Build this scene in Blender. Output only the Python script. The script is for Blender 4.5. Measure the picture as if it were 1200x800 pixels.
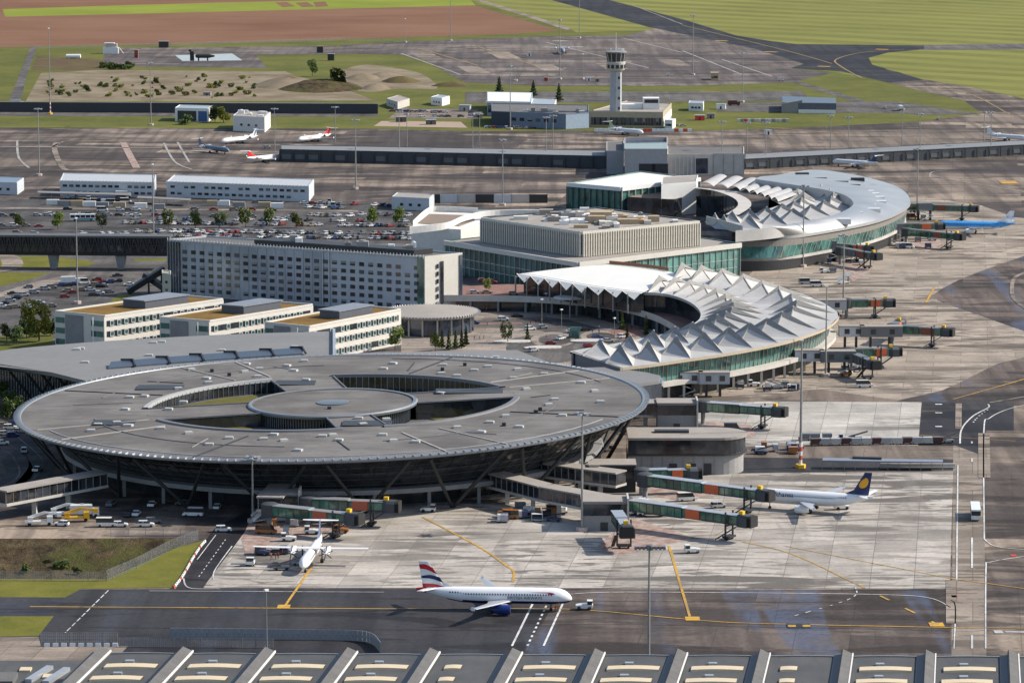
import bpy, math, random
from mathutils import Vector, Matrix, geometry, noise as mnoise
R = math.radians
random.seed(7)
for o in list(bpy.data.objects): bpy.data.objects.remove(o)
S = bpy.context.scene; COL = S.collection
# ------------------------------------------------------------------ camera
F = 4100.0; HC = 190.0; PITCH = math.atan(620.0/F)
cam = bpy.data.cameras.new('camera'); camo = bpy.data.objects.new('camera', cam); COL.objects.link(camo)
cam.sensor_width = 36; cam.lens = 36*F/1200; cam.clip_start = 1; cam.clip_end = 60000
camo.location = (0, 0, HC); camo.rotation_euler = (math.pi/2-PITCH, 0, 0)
S.camera = camo
S.render.resolution_x = 1024; S.render.resolution_y = 682
# ------------------------------------------------------------------ light
SUN_EL = R(37); SUN_AZ = R(9)            # azimuth measured from +X towards +Y
sd = Vector((math.cos(SUN_EL)*math.cos(SUN_AZ), math.cos(SUN_EL)*math.sin(SUN_AZ), math.sin(SUN_EL)))
w = bpy.data.worlds.new('World'); S.world = w; w.use_nodes = True
nt = w.node_tree; bg = nt.nodes['Background']
sky = nt.nodes.new('ShaderNodeTexSky'); sky.sky_type = 'NISHITA'; sky.sun_disc = False
sky.sun_elevation = SUN_EL; sky.sun_rotation = math.pi/2-SUN_AZ
sky.air_density = 1.0; sky.dust_density = 1.2
nt.links.new(sky.outputs[0], bg.inputs[0]); bg.inputs[1].default_value = 0.135
sl = bpy.data.lights.new('sun', 'SUN'); sl.energy = 4.7; sl.angle = R(0.5); sl.color = (1, 0.93, 0.82)
so = bpy.data.objects.new('sun', sl); COL.objects.link(so); so.rotation_euler = sd.to_track_quat('Z', 'Y').to_euler()
S.view_settings.view_transform = 'Standard'; S.view_settings.look = 'None'; S.view_settings.gamma = 1
S.view_settings.exposure = 0.4
S.view_settings.use_curve_mapping = False
S.render.engine = 'CYCLES'; S.cycles.max_bounces = 6
# ------------------------------------------------------------------ pixel -> place
CP, SP = math.cos(PITCH), math.sin(PITCH)
def ray(px, py):
    a = (px-600)/F; b = -(py-400)/F
    return Vector((a, CP+b*SP, -SP+b*CP))
def P(px, py, z=0.0):
    d = ray(px, py); t = (z-HC)/d.z
    return Vector((d.x*t, d.y*t, z))
def PX(v):
    x, y, z = v[0], v[1], v[2]-HC
    dep = y*CP-z*SP; up = y*SP+z*CP
    return 600+F*x/dep, 400-F*up/dep
def hgt(px, yb, yt):
    b = P(px, yb); d = ray(px, yt); return HC+d.z*(b.y/d.y)
# ------------------------------------------------------------------ meshes
class MB:
    def __init__(s): s.v = []; s.f = []; s.m = []; s.cur = 0
    def add(s, vs, fs):
        n = len(s.v); s.v += [tuple(q) for q in vs]
        for f in fs: s.f.append([i+n for i in f]); s.m.append(s.cur)
        return s
    def mat(s, i): s.cur = i; return s
    def box(s, x0, x1, y0, y1, z0, z1):
        return s.add([(x0,y0,z0),(x1,y0,z0),(x1,y1,z0),(x0,y1,z0),(x0,y0,z1),(x1,y0,z1),(x1,y1,z1),(x0,y1,z1)],
                     [(0,3,2,1),(4,5,6,7),(0,1,5,4),(1,2,6,5),(2,3,7,6),(3,0,4,7)])
    def prism(s, poly, z0, z1, top=None):
        n = len(poly); top = top or poly
        area = sum(poly[i][0]*poly[(i+1)%n][1]-poly[(i+1)%n][0]*poly[i][1] for i in range(n))
        if area < 0: poly = poly[::-1]; top = top[::-1]
        zb = z0 if callable(z0) else (lambda p: z0); zt = z1 if callable(z1) else (lambda p: z1)
        vs = [(p[0],p[1],zb(p)) for p in poly]+[(p[0],p[1],zt(p)) for p in top]
        tris = geometry.tessellate_polygon([[Vector((p[0],p[1],0)) for p in top]])
        fs = []
        for t in tris:
            a, b, c = [Vector((top[i][0], top[i][1])) for i in t]
            if (b-a).cross(c-a) < 0: t = t[::-1]
            fs.append(tuple(i+n for i in t)); fs.append(tuple(t[::-1]))
        fs += [(i, (i+1)%n, n+(i+1)%n, n+i) for i in range(n)]
        return s.add(vs, fs)
    def sheet(s, loops, z):
        pts = [Vector((p[0],p[1],0)) for l in loops for p in l]
        tris = geometry.tessellate_polygon([[Vector((p[0],p[1],0)) for p in l] for l in loops])
        fs = []
        for t in tris:
            a, b, c = [pts[i].xy for i in t]
            fs.append(t if (b-a).cross(c-a) > 0 else t[::-1])
        return s.add([(p.x,p.y,z) for p in pts], fs)
    def loft(s, rings, cap=True, closed=True):
        n = len(rings[0]); vs = [p for r in rings for p in r]; fs = []
        for i in range(len(rings)-1):
            for j in range(n if closed else n-1):
                k = (j+1) % n
                fs.append((i*n+j, i*n+k, (i+1)*n+k, (i+1)*n+j))
        if cap and closed:
            fs.append(tuple(range(n))[::-1]); fs.append(tuple(range((len(rings)-1)*n, len(rings)*n)))
        return s.add(vs, fs)
    def tube(s, p, q, r0, r1=None, n=8):
        p = Vector(p); q = Vector(q); r1 = r0 if r1 is None else r1
        d = (q-p).normalized(); u = d.orthogonal().normalized(); w_ = d.cross(u)
        cs = [(math.cos(2*math.pi*i/n), math.sin(2*math.pi*i/n)) for i in range(n)]
        return s.loft([[p+(u*c+w_*t)*r0 for c, t in cs], [q+(u*c+w_*t)*r1 for c, t in cs]])
    def bar(s, p, q, wd, ht):
        p = Vector(p); q = Vector(q); d = (q-p).normalized()
        u = d.cross(Vector((0,0,1)))
        u = u.normalized() if u.length > 1e-4 else Vector((1,0,0))
        v = u.cross(d)
        o = [(-wd/2,-ht/2),(wd/2,-ht/2),(wd/2,ht/2),(-wd/2,ht/2)]
        return s.loft([[p+u*a+v*b for a, b in o], [q+u*a+v*b for a, b in o]])
    def lathe(s, prof, n=16, c=(0,0,0), ax='z'):
        rings = []
        for r, h in prof:
            ring = []
            for i in range(n):
                a = 2*math.pi*i/n; x, y = r*math.cos(a), r*math.sin(a)
                ring.append((c[0]+x, c[1]+y, c[2]+h) if ax == 'z' else ((c[0]+h, c[1]+x, c[2]+y) if ax == 'x' else (c[0]+y, c[1]+h, c[2]+x)))
            rings.append(ring)
        return s.loft(rings)
    def mesh(s, name, mats, smooth=None):
        me = bpy.data.meshes.new(name); me.from_pydata(s.v, [], s.f); 
        for m in (mats if isinstance(mats, (list, tuple)) else [mats]): me.materials.append(m)
        if any(s.m): me.polygons.foreach_set('material_index', s.m)
        if smooth is not None:
            me.polygons.foreach_set('use_smooth', [True]*len(s.f)); me.set_sharp_from_angle(angle=R(smooth))
        me.update(); return me
def link(name, data, parent=None, loc=(0,0,0), rz=0.0):
    o = bpy.data.objects.new(name, data); COL.objects.link(o); o.parent = parent
    o.location = loc
    if rz: o.rotation_euler = (0, 0, rz)
    return o
def part(parent, name, mb, mats, smooth=None, label=None, stuff=False):
    o = link(name, mb.mesh(name, mats, smooth), parent)
    if label: o['label'] = label
    if stuff: o['kind'] = 'stuff'
    return o
def tag(o, label, cat, group=None):
    o['label'] = label; o['category'] = cat
    if group: o['group'] = group
    return o
def thing(name, label, cat, loc=(0,0,0), rz=0.0, group=None):
    return tag(link(name, None, None, loc, rz), label, cat, group)
def one(name, label, cat, mb, mats, loc=(0,0,0), rz=0.0, group=None, smooth=None):
    return tag(link(name, mb.mesh(name, mats, smooth), None, loc, rz), label, cat, group)
def rep(parent, name, me, spots):
    out = []
    for sp in spots:
        out.append(link(name, me, parent, sp[:3], sp[3] if len(sp) > 3 else 0.0))
    return out
def copy_tree(o, parent=None):
    c = o.copy(); COL.objects.link(c); c.parent = parent
    for ch in [x for x in KIDS.get(o.name, [])]: copy_tree(ch, c)
    return c
KIDS = {}
def note_kids():
    KIDS.clear()
    for o in bpy.data.objects:
        if o.parent: KIDS.setdefault(o.parent.name, []).append(o)
def struct(name, mb, mats, smooth=None, parent=None):
    o = link(name, mb.mesh(name, mats, smooth), parent)
    if parent is None: o['kind'] = 'structure'
    return o
def site(a, b, z=0.0):
    """ground frame whose x axis runs from pixel a to pixel b (seen at height z); y points away from the camera"""
    A = P(*a, z); B = P(*b, z); d = B-A; return (A.x, A.y, 0.0), math.atan2(d.y, d.x), d.length
def poly(*pts, z=0.0): return [P(x, y, z).xy for x, y in pts]
def lerp(a, b, t): return a+(b-a)*t
def curve(pts, n=8, closed=False):
    """Catmull-Rom through 2-D points"""
    out = []; m = len(pts)
    for i in range(m if closed else m-1):
        g = lambda k: Vector(pts[k % m]) if closed else Vector(pts[min(max(k,0),m-1)])
        p0, p1, p2, p3 = g(i-1), g(i), g(i+1), g(i+2)
        for k in range(n):
            t = k/n
            out.append(0.5*((2*p1)+(p2-p0)*t+(2*p0-5*p1+4*p2-p3)*t*t+(3*p1-p0-3*p2+p3)*t**3))
    if not closed: out.append(Vector(pts[-1]))
    return out
def ribbon(pts, wd, z, mb=None):
    """flat strip of width wd along 2-D ground points"""
    mb = mb or MB(); L = []; Rr = []
    for i, p in enumerate(pts):
        d = (Vector(pts[min(i+1,len(pts)-1)])-Vector(pts[max(i-1,0)])).normalized(); nrm = Vector((-d.y, d.x))
        L.append(Vector(p)+nrm*wd/2); Rr.append(Vector(p)-nrm*wd/2)
    n = len(pts)
    return mb.add([(p.x,p.y,z) for p in L]+[(p.x,p.y,z) for p in Rr], [(n+i, n+i+1, i+1, i) for i in range(n-1)])
# ------------------------------------------------------------------ materials
class N:
    def __init__(s, name):
        s.m = bpy.data.materials.new(name); s.m.use_nodes = True; s.t = s.m.node_tree; s.b = s.t.nodes['Principled BSDF']
    def n(s, typ, **kw):
        x = s.t.nodes.new(typ)
        for k, v in kw.items(): setattr(x, k, v)
        return x
    def set(s, sock, v):
        if hasattr(v, 'links') or isinstance(v, bpy.types.NodeSocket): s.t.links.new(v, sock)
        else: sock.default_value = v
    def coord(s, kind='world', rot=0.0, scale=(1,1,1)):
        o = s.n('ShaderNodeNewGeometry').outputs['Position'] if kind == 'world' else s.n('ShaderNodeTexCoord').outputs['Object']
        mp = s.n('ShaderNodeMapping'); mp.inputs['Rotation'].default_value = (0,0,rot); mp.inputs['Scale'].default_value = scale
        s.t.links.new(o, mp.inputs[0]); return mp.outputs[0]
    def noise(s, co, scale, detail=4, rough=.6, dist=0.0):
        x = s.n('ShaderNodeTexNoise'); s.t.links.new(co, x.inputs['Vector'])
        x.inputs['Scale'].default_value = scale; x.inputs['Detail'].default_value = detail
        x.inputs['Roughness'].default_value = rough; x.inputs['Distortion'].default_value = dist
        return x.outputs['Fac']
    def ramp(s, f, stops):
        x = s.n('ShaderNodeValToRGB'); s.t.links.new(f, x.inputs[0]); e = x.color_ramp.elements
        while len(e) < len(stops): e.new(0.5)
        for i, (p, c) in enumerate(stops):
            e[i].position = p; e[i].color = (c, c, c, 1) if isinstance(c, (int, float)) else (*c, 1)
        return x.outputs[0]
    def mix(s, f, a, b, mode='MIX'):
        x = s.n('ShaderNodeMix', data_type='RGBA', blend_type=mode)
        s.set(x.inputs[0], f)
        for sk, v in ((x.inputs[6], a), (x.inputs[7], b)): s.set(sk, (*v, 1) if isinstance(v, tuple) and len(v) == 3 else v)
        return x.outputs[2]
    def math(s, op, a, b=0.0):
        x = s.n('ShaderNodeMath', operation=op); s.set(x.inputs[0], a); s.set(x.inputs[1], b); return x.outputs[0]
    def bump(s, h, strength=.3, dist=.1):
        x = s.n('ShaderNodeBump'); x.inputs['Strength'].default_value = strength; x.inputs['Distance'].default_value = dist
        s.t.links.new(h, x.inputs['Height']); s.t.links.new(x.outputs[0], s.b.inputs['Normal'])
    def done(s, col, rough=.8, metal=0.0, spec=.4):
        s.set(s.b.inputs['Base Color'], (*col, 1) if isinstance(col, tuple) and len(col) == 3 else col)
        s.set(s.b.inputs['Roughness'], rough); s.set(s.b.inputs['Metallic'], metal); s.b.inputs['Specular IOR Level'].default_value = spec
        return s.m
MATS = {}
def M(name, col, rough=.7, metal=0.0, var=.18, scale=.6, spec=.4):
    """painted or cast surface with grime and tone variation in object space"""
    if name in MATS: return MATS[name]
    k = N(name); co = k.coord('obj')
    a = k.noise(co, scale, 5, .65); b = k.noise(co, scale*7, 3)
    f = k.mix(.4, a, b)
    c = k.mix(k.ramp(f, [(.3, 0.0), (.72, 1.0)]), tuple(x*(1-var) for x in col), tuple(min(1, x*(1+var*.6)) for x in col))
    MATS[name] = k.done(c, rough, metal, spec); return MATS[name]
def glassy(name, col, rough=.12, spec=.8, var=.5, scale=.35):
    if name in MATS: return MATS[name]
    k = N(name); co = k.coord('obj', 0, (1,1,.6))
    vor = k.n('ShaderNodeTexVoronoi'); k.t.links.new(co, vor.inputs['Vector']); vor.inputs['Scale'].default_value = scale
    f = k.mix(.5, vor.outputs['Color'], k.noise(co, scale*1.3, 2))
    bw = k.n('ShaderNodeRGBToBW'); k.t.links.new(f, bw.inputs[0])
    c = k.mix(k.ramp(bw.outputs[0], [(.3,0.0),(.7,1.0)]), tuple(x*(1-var) for x in col), tuple(x*(1+var) for x in col))
    MATS[name] = k.done(c, rough, 0.0, spec); return MATS[name]
def tinted(name, rough=.35, metal=0.0, spec=.5):
    """paint that takes each object's own colour"""
    if name in MATS: return MATS[name]
    k = N(name); oi = k.n('ShaderNodeObjectInfo'); co = k.coord('obj')
    f = k.noise(co, 1.3, 4)
    c = k.mix(k.ramp(f, [(.35, .78), (.65, 1.0)]), oi.outputs['Color'], oi.outputs['Color'])
    c = k.mix(1.0, oi.outputs['Color'], k.ramp(f, [(.35, .8), (.65, 1.0)]), 'MULTIPLY')
    MATS[name] = k.done(c, rough, metal, spec); return MATS[name]
GRID = R(-7.4)        # the apron's long axis lies 7.4 degrees off the view axis
# ================================================================== ground materials
def grass_mat(name, c1, c2, stripe=0.0, rot=0.0, sc=.05, dry=(.2,.17,.07)):
    k = N(name); co = k.coord('world'); cs = k.coord('world', rot, (1,1,1))
    f = k.noise(co, sc, 6, .65); g = k.noise(co, sc*9, 4, .6)
    c = k.mix(k.ramp(f, [(.35,0.0),(.68,1.0)]), c1, c2)
    c = k.mix(k.ramp(g, [(.5,0.0),(.85,.6)]), c, dry)
    if stripe:
        wv = k.n('ShaderNodeTexWave', wave_type='BANDS', bands_direction='X'); k.t.links.new(cs, wv.inputs[0])
        wv.inputs['Scale'].default_value = stripe; wv.inputs['Distortion'].default_value = 9; wv.inputs['Detail'].default_value = 3; wv.inputs['Detail Scale'].default_value=.25
        c = k.mix(k.math('MULTIPLY', k.ramp(wv.outputs[1], [(.35,0.0),(.65,1.0)]), k.ramp(k.noise(co,.004,3),[(.3,.25),(.7,.85)])), c, tuple(x*1.28 for x in c2))
    k.bump(g, .5, .3)
    return k.done(c, .95, 0, .1)
def asphalt_mat(name, c, patch=.35, light=(.3,.26,.22), lamt=.5, blue=0.0, sc=1.0, rough=.85, pale=.5):
    """worn asphalt: paver lanes, repair patches, pale worn areas, tar stains, crack sealing"""
    k = N(name); co = k.coord('world', -GRID); st = k.coord('world', -GRID, (.3,1,1)); ln = k.coord('world', -GRID, (1,.05,1))
    a = k.noise(co, .02*sc, 6, .65); b = k.noise(co, .6, 4, .7)
    col = k.mix(k.ramp(a, [(.34,0.0),(.66,1.0)]), tuple(x*(1-patch) for x in c), tuple(x*(1+patch) for x in c))
    def bricks(wd, ht, off=.5):
        br = k.n('ShaderNodeTexBrick', offset=off); k.t.links.new(co, br.inputs['Vector'])
        br.inputs['Scale'].default_value = 1; br.inputs['Brick Width'].default_value = wd; br.inputs['Row Height'].default_value = ht
        br.inputs['Mortar Size'].default_value = .1; br.inputs['Color1'].default_value = (0,0,0,1); br.inputs['Color2'].default_value = (1,1,1,1); br.inputs['Mortar'].default_value = (0,0,0,1)
        bw = k.n('ShaderNodeRGBToBW'); k.t.links.new(br.outputs[0], bw.inputs[0]); return bw.outputs[0], br.outputs['Fac']
    b1, j1 = bricks(34/sc, 11/sc); b2, j2 = bricks(13/sc, 47/sc, .3)
    col = k.mix(k.math('MULTIPLY', k.ramp(b2, [(.2,0.0),(.9,1.0)]), .38), col, tuple(x*.6 for x in c))
    lm = k.math('MULTIPLY', k.ramp(b1, [(.35,.12),(.8,1.0)]), k.ramp(k.noise(st, .045*sc, 5, .6), [(.47,0.0),(.54,1.0)]))
    col = k.mix(k.math('MULTIPLY', lm, lamt), col, light)
    pw = k.ramp(k.noise(st, .02*sc, 5, .62, .4), [(.5,0.0),(.57,1.0)])
    col = k.mix(k.math('MULTIPLY', pw, pale), col, tuple(lerp(x,y,.55) for x,y in zip(c,light)))
    col = k.mix(k.ramp(k.noise(ln, .16, 3, .5), [(.38,.5),(.58,0.0)]), col, tuple(x*.5 for x in c))
    col = k.mix(k.math('MULTIPLY', k.ramp(k.noise(st, .06, 5, .6, .8), [(.54,0.0),(.59,1.0)]), .6), col, tuple(x*.35 for x in c))
    if blue:
        lb = k.coord('world', -GRID, (1,.07,1))
        mk = k.math('MULTIPLY', k.ramp(k.noise(lb, .085, 2, .5, .15), [(.54,0.0),(.6,1.0)]), k.ramp(k.noise(co,.05,4,.65),[(.36,0.1),(.55,1.0)]))
        col = k.mix(k.math('MULTIPLY', mk, blue), col, (.085,.11,.17))
    col = k.mix(k.math('MULTIPLY', k.math('MAXIMUM', j1, j2), .45), col, (.03,.028,.028))
    col = k.mix(.45, col, k.mix(1.0, col, k.ramp(b, [(.3,.5),(.7,1.4)]), 'MULTIPLY'))
    k.bump(b, .25, .05)
    return k.done(col, rough, 0, .12)
def concrete_mat(name, c, stain=.6, rnd=0.0, warm=(.2,.15,.11), joint=None):
    k = N(name); co = k.coord('world', -GRID); st = k.coord('world', -GRID, (.2,1,1)); ln = k.coord('world', -GRID, (1,.08,1))
    a = k.noise(co, .03, 6, .65); b = k.noise(co, .9, 4, .7)
    col = k.mix(k.ramp(a, [(.34,0.0),(.66,1.0)]), tuple(x*.74 for x in c), tuple(x*1.12 for x in c))
    if rnd:
        oi = k.n('ShaderNodeObjectInfo')
        col = k.mix(1.0, col, k.ramp(oi.outputs['Random'], [(0.0,1-rnd),(1.0,1+rnd*.5)]), 'MULTIPLY')
    if joint:
        br = k.n('ShaderNodeTexBrick', offset=.5); k.t.links.new(co, br.inputs['Vector']); br.inputs['Scale'].default_value = 1; br.inputs['Brick Width'].default_value = joint[0]; br.inputs['Row Height'].default_value = joint[1]; br.inputs['Mortar Size'].default_value = .12
        br.inputs['Color1'].default_value = (.72,.72,.72,1); br.inputs['Color2'].default_value = (1.08,1.08,1.08,1); br.inputs['Mortar'].default_value = (.45,.42,.4,1)
        col = k.mix(.8, col, k.mix(1.0, col, br.outputs[0], 'MULTIPLY'))
    s1 = k.math('MAXIMUM', k.ramp(k.noise(st, .11, 4, .55, .5), [(.53,0.0),(.575,1.0)]), k.math('MULTIPLY', k.ramp(k.noise(st, .34, 4, .6, .5), [(.53,0.0),(.575,1.0)]), .9))
    s2 = k.ramp(k.noise(co, .016, 3, .55), [(.36,0.2),(.54,1.0)])
    col = k.mix(k.math('MULTIPLY', k.math('MULTIPLY', s1, s2), stain), col, tuple(x*.3 for x in c))
    s3 = k.ramp(k.noise(st, .4, 5, .8), [(.55,0.0),(.68,.8)])
    col = k.mix(k.math('MULTIPLY', s3, stain*.7), col, warm)
    s4 = k.math('MULTIPLY', k.ramp(k.noise(ln, .14, 3, .5), [(.56,0.0),(.66,.6)]), s2)
    col = k.mix(k.math('MULTIPLY', s4, stain), col, tuple(x*.45 for x in c))
    col = k.mix(.4, col, k.mix(1.0, col, k.ramp(b, [(.3,.62),(.7,1.3)]), 'MULTIPLY'))
    k.bump(b, .2, .04)
    return k.done(col, .85, 0, .12)
GRASS = grass_mat('grass', (.075,.085,.02), (.135,.135,.032), sc=.02, dry=(.19,.16,.07))
MEADOW = grass_mat('mown_meadow', (.12,.125,.032), (.17,.17,.045), stripe=.006, rot=R(-48), sc=.006, dry=(.23,.2,.09))
LAWN = grass_mat('bright_lawn', (.095,.1,.018), (.165,.155,.03), sc=.07, dry=(.14,.115,.05))
CROP = grass_mat('green_crop', (.16,.19,.025), (.22,.25,.035), sc=.01, dry=(.18,.22,.05))
k = N('ploughed_field'); co = k.coord('world', R(20)); wv = k.n('ShaderNodeTexWave'); k.t.links.new(co, wv.inputs[0]); wv.inputs['Scale'].default_value=.05; wv.inputs['Distortion'].default_value=3
c = k.mix(k.ramp(k.noise(co,.006,6,.6), [(.3,0.0),(.7,1.0)]), (.15,.072,.042), (.21,.115,.072))
c = k.mix(k.math('MULTIPLY', wv.outputs[1], .22), c, (.12,.06,.04))
c = k.mix(k.ramp(k.noise(k.coord('world',R(4),(.15,1,1)),.04,5,.7), [(.5,0.0),(.75,.5)]), c, (.24,.15,.1))
PLOUGH = k.done(c, .95, 0, .1)
k = N('sandy_soil'); co = k.coord('world')
c = k.mix(k.ramp(k.noise(co,.03,6,.65), [(.35,0.0),(.65,1.0)]), (.14,.108,.07), (.25,.205,.145))
c = k.mix(k.ramp(k.noise(k.coord('world',0,(.5,1,1)),.07,6,.7), [(.58,0.0),(.68,.75)]), c, (.1,.092,.04))
SAND = k.done(c, .95, 0, .1)
k = N('brown_dirt'); co = k.coord('world')
DIRT = k.done(k.mix(k.ramp(k.noise(co,.05,6,.65), [(.4,0.0),(.65,1.0)]), (.1,.062,.04), (.11,.1,.04)), .95, 0, .1)
k = N('scrub_slope'); co = k.coord('world', 0, (1,.6,1.4))
c = k.mix(k.ramp(k.noise(co,.25,6,.75), [(.38,0.0),(.62,1.0)]), (.032,.024,.014), (.115,.085,.045))
c = k.mix(k.ramp(k.noise(co,.06,5,.6), [(.5,0.0),(.66,.85)]), c, (.075,.085,.02))
k.bump(k.noise(co, 1.2, 5, .7), 1.0, .8); SCRUB = k.done(c, .95, 0, .1)
ASPH = asphalt_mat('worn_apron_asphalt', (.082,.068,.063), light=(.36,.285,.22), lamt=.9, sc=.6, pale=.7)
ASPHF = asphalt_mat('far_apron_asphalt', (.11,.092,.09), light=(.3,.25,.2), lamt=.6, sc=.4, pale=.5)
ASPHN = asphalt_mat('near_taxiway_asphalt', (.058,.05,.049), patch=.3, light=(.33,.25,.2), lamt=.4, blue=.6, sc=.9)
ASPHB = asphalt_mat('bluish_taxiway_asphalt', (.082,.066,.06), patch=.25, light=(.3,.24,.2), lamt=.35, blue=.6, sc=.7, pale=.4)
TARMAC = asphalt_mat('fresh_tarmac', (.03,.028,.032), patch=.2, light=(.08,.075,.07), lamt=.4, sc=.6, rough=.7)
TARMACN = asphalt_mat('fresh_tarmac_taxiway', (.04,.037,.041), patch=.15, light=(.06,.06,.06), lamt=.5, blue=.12, sc=.6, rough=.7)
CARP = asphalt_mat('car_park_asphalt', (.085,.08,.079), light=(.14,.13,.12), lamt=.5, sc=2)
ROADM = asphalt_mat('road_asphalt', (.12,.11,.105), light=(.2,.18,.16), lamt=.4, sc=2)
CONC = concrete_mat('apron_slab_concrete', (.43,.39,.345), 1.0, .24)
CONCG = concrete_mat('grey_slab_concrete', (.46,.43,.385), .95, .2)
BEIGE = concrete_mat('beige_apron_concrete', (.385,.325,.265), 1.0, joint=(19,9))
SERV = concrete_mat('service_road_concrete', (.3,.25,.205), .9, joint=(8,24))
PLAZA = concrete_mat('plaza_paving', (.32,.27,.23), .6, joint=(9,6))
k = N('red_stand_paint'); co = k.coord('world', -GRID)
REDP = k.done(k.mix(k.ramp(k.noise(co,.3,5,.7), [(.36,0.0),(.6,1.0)]), (.21,.11,.085), (.36,.29,.25)), .85)
k = N('brick_red_paving'); co = k.coord('world')
BRICKP = k.done(k.mix(k.ramp(k.noise(co,.3,5,.7), [(.35,0.0),(.65,1.0)]), (.17,.085,.065), (.25,.14,.11)), .85)
def worn_paint(name, c, under):
    k = N(name); co = k.coord('world'); f = k.math('MAXIMUM', k.ramp(k.noise(co,.5,5,.75),[(.5,0.0),(.64,.85)]), k.ramp(k.noise(co,.05,4,.6),[(.45,0.0),(.62,.6)]))
    return k.done(k.mix(f, c, under), .8)
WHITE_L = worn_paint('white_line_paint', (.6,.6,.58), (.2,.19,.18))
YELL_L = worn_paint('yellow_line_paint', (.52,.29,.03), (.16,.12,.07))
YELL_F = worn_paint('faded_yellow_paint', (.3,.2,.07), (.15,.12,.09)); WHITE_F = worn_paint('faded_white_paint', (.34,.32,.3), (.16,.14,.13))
RED_L = M('red_ground_sign_paint', (.5,.05,.04), .8)
BLK_L = M('black_ground_sign_paint', (.02,.02,.02), .8)
# ================================================================== ground sheets
pit = [(-120,631),(15,631),(222,630),(208,641),(125,678),(-120,678)]
g = MB().sheet([[(-14000,100),(14000,100),(14000,30000),(-14000,30000)], poly(*pit)], 0)
ground = struct('ground', g, GRASS)
def flat(name, mat, z, *pts, smooth=0, par=None):
    pl = poly(*pts)
    if smooth: pl = curve(pl, smooth, True)
    return struct(name, MB().sheet([pl], z), mat, None, par)
meadow = flat('meadow', MEADOW, .02, (560,-40),(548,0),(668,34),(675,38),(790,35),(820,60),(1010,90),(1230,125),(1400,60),(1400,-60),(700,-60))
flat('ploughed_field', PLOUGH, .03, (-200,-40),(540,-40),(548,-2),(557,7),(655,36),(600,40),(440,45),(200,52),(-80,57))
flat('crop_field', CROP, .05, (3,11),(180,5.5),(340,1.5),(420,-1),(549,-3),(557,6.5),(400,10.5),(220,15),(6,20))
for a in ((322,4,343,2.8),(346,4.2,366,3),(367,3.6,382,2.6)):
    flat('bare_soil_plot', PLOUGH, .07, (a[0],a[1]-.6),(a[0]+14,a[1]-1.4),(a[2]+3,a[3]+5),(a[2]-12,a[3]+6))
flat('field_track', SERV, .06, (545,-4),(552,-4),(672,34),(664,35.5))
flat('bare_patch', DIRT, .05, (1080,74),(1120,70),(1170,67),(1184,70),(1160,77),(1110,81),(1085,79), smooth=4)
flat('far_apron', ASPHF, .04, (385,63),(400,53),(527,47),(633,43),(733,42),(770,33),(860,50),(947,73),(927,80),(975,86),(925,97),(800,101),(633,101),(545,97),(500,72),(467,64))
tx = [(590,-16),(690,-16),(713,0),(800,23),(863,42),(900,48),(933,52),(1083,53.5),(1083,58),(1040,62),(1018,68),(1022,76),(1050,84),(1083,94),(1040,97),(987,84),(927,80),(942,75),(883,57),(760,32),(645,0)]
flat('taxiway', TARMAC, .06, *tx)
flat('runway_link', ROADM, .05, (1080,53),(1400,49),(1400,57),(1080,59))
flat('grass_verge', MEADOW, .07, (1022,71),(1050,63),(1090,59),(1230,58),(1400,60),(1400,150),(1230,123),(1140,102),(1083,91),(1040,82))
# main paved sheet of the airport with the pit cut out
mid = poly((-160,149),(440,151),(560,154),(840,153),(930,150),(1075,143),(1150,133),(1130,118),(1080,107),(1040,97),(1020,88),(1083,93),(1140,103),(1230,122),(1420,150),(1420,900),(-200,900))
apron = struct('apron', MB().sheet([mid, poly(*pit)], .03), ASPH)
flat('airside_road', ROADM, .05, (545,108),(940,107),(950,118),(545,121))
flat('airside_road', ROADM, .065, (922,95),(935,95),(1020,120),(1003,120))
flat('airside_road', ROADM, .075, (845,121),(1050,119),(1150,134),(1075,135),(1060,133),(840,131))
flat('access_road', ROADM, .05, (-80,131),(440,133),(445,137),(-80,136))
flat('training_ground', ASPHF, .05, (119,78),(124,57),(395,54),(395,63),(300,65),(313,80),(230,79))
flat('wet_patch', M('wet_concrete',(.25,.27,.32),.15,0,.3,.05), .07, (205,65),(272,63),(284,71),(214,72))
flat('bare_earth', SAND, .03, (30,119),(48,86),(120,82),(335,84),(352,92),(392,100),(440,118))
flat('bare_earth', SAND, .03, (400,84),(430,76),(480,83),(500,90),(512,104),(470,104),(430,108),(400,100), smooth=4)
flat('brown_earth', DIRT, .04, (36,83),(44,66),(120,70),(119,82))
flat('farm_track', ROADM, .05, (10,119),(36,55),(44,55),(33,84),(24,119))
flat('gravel_lot', M('pink_gravel',(.34,.25,.19),.9), .05, (438,148),(447,142),(540,143),(548,150))
flat('grey_gravel_lot', SERV, .05, (455,139),(470,127),(560,128),(560,139))
flat('yard', ROADM, .06, (870,150),(905,118),(912,118),(838,152)) if False else None
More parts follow.
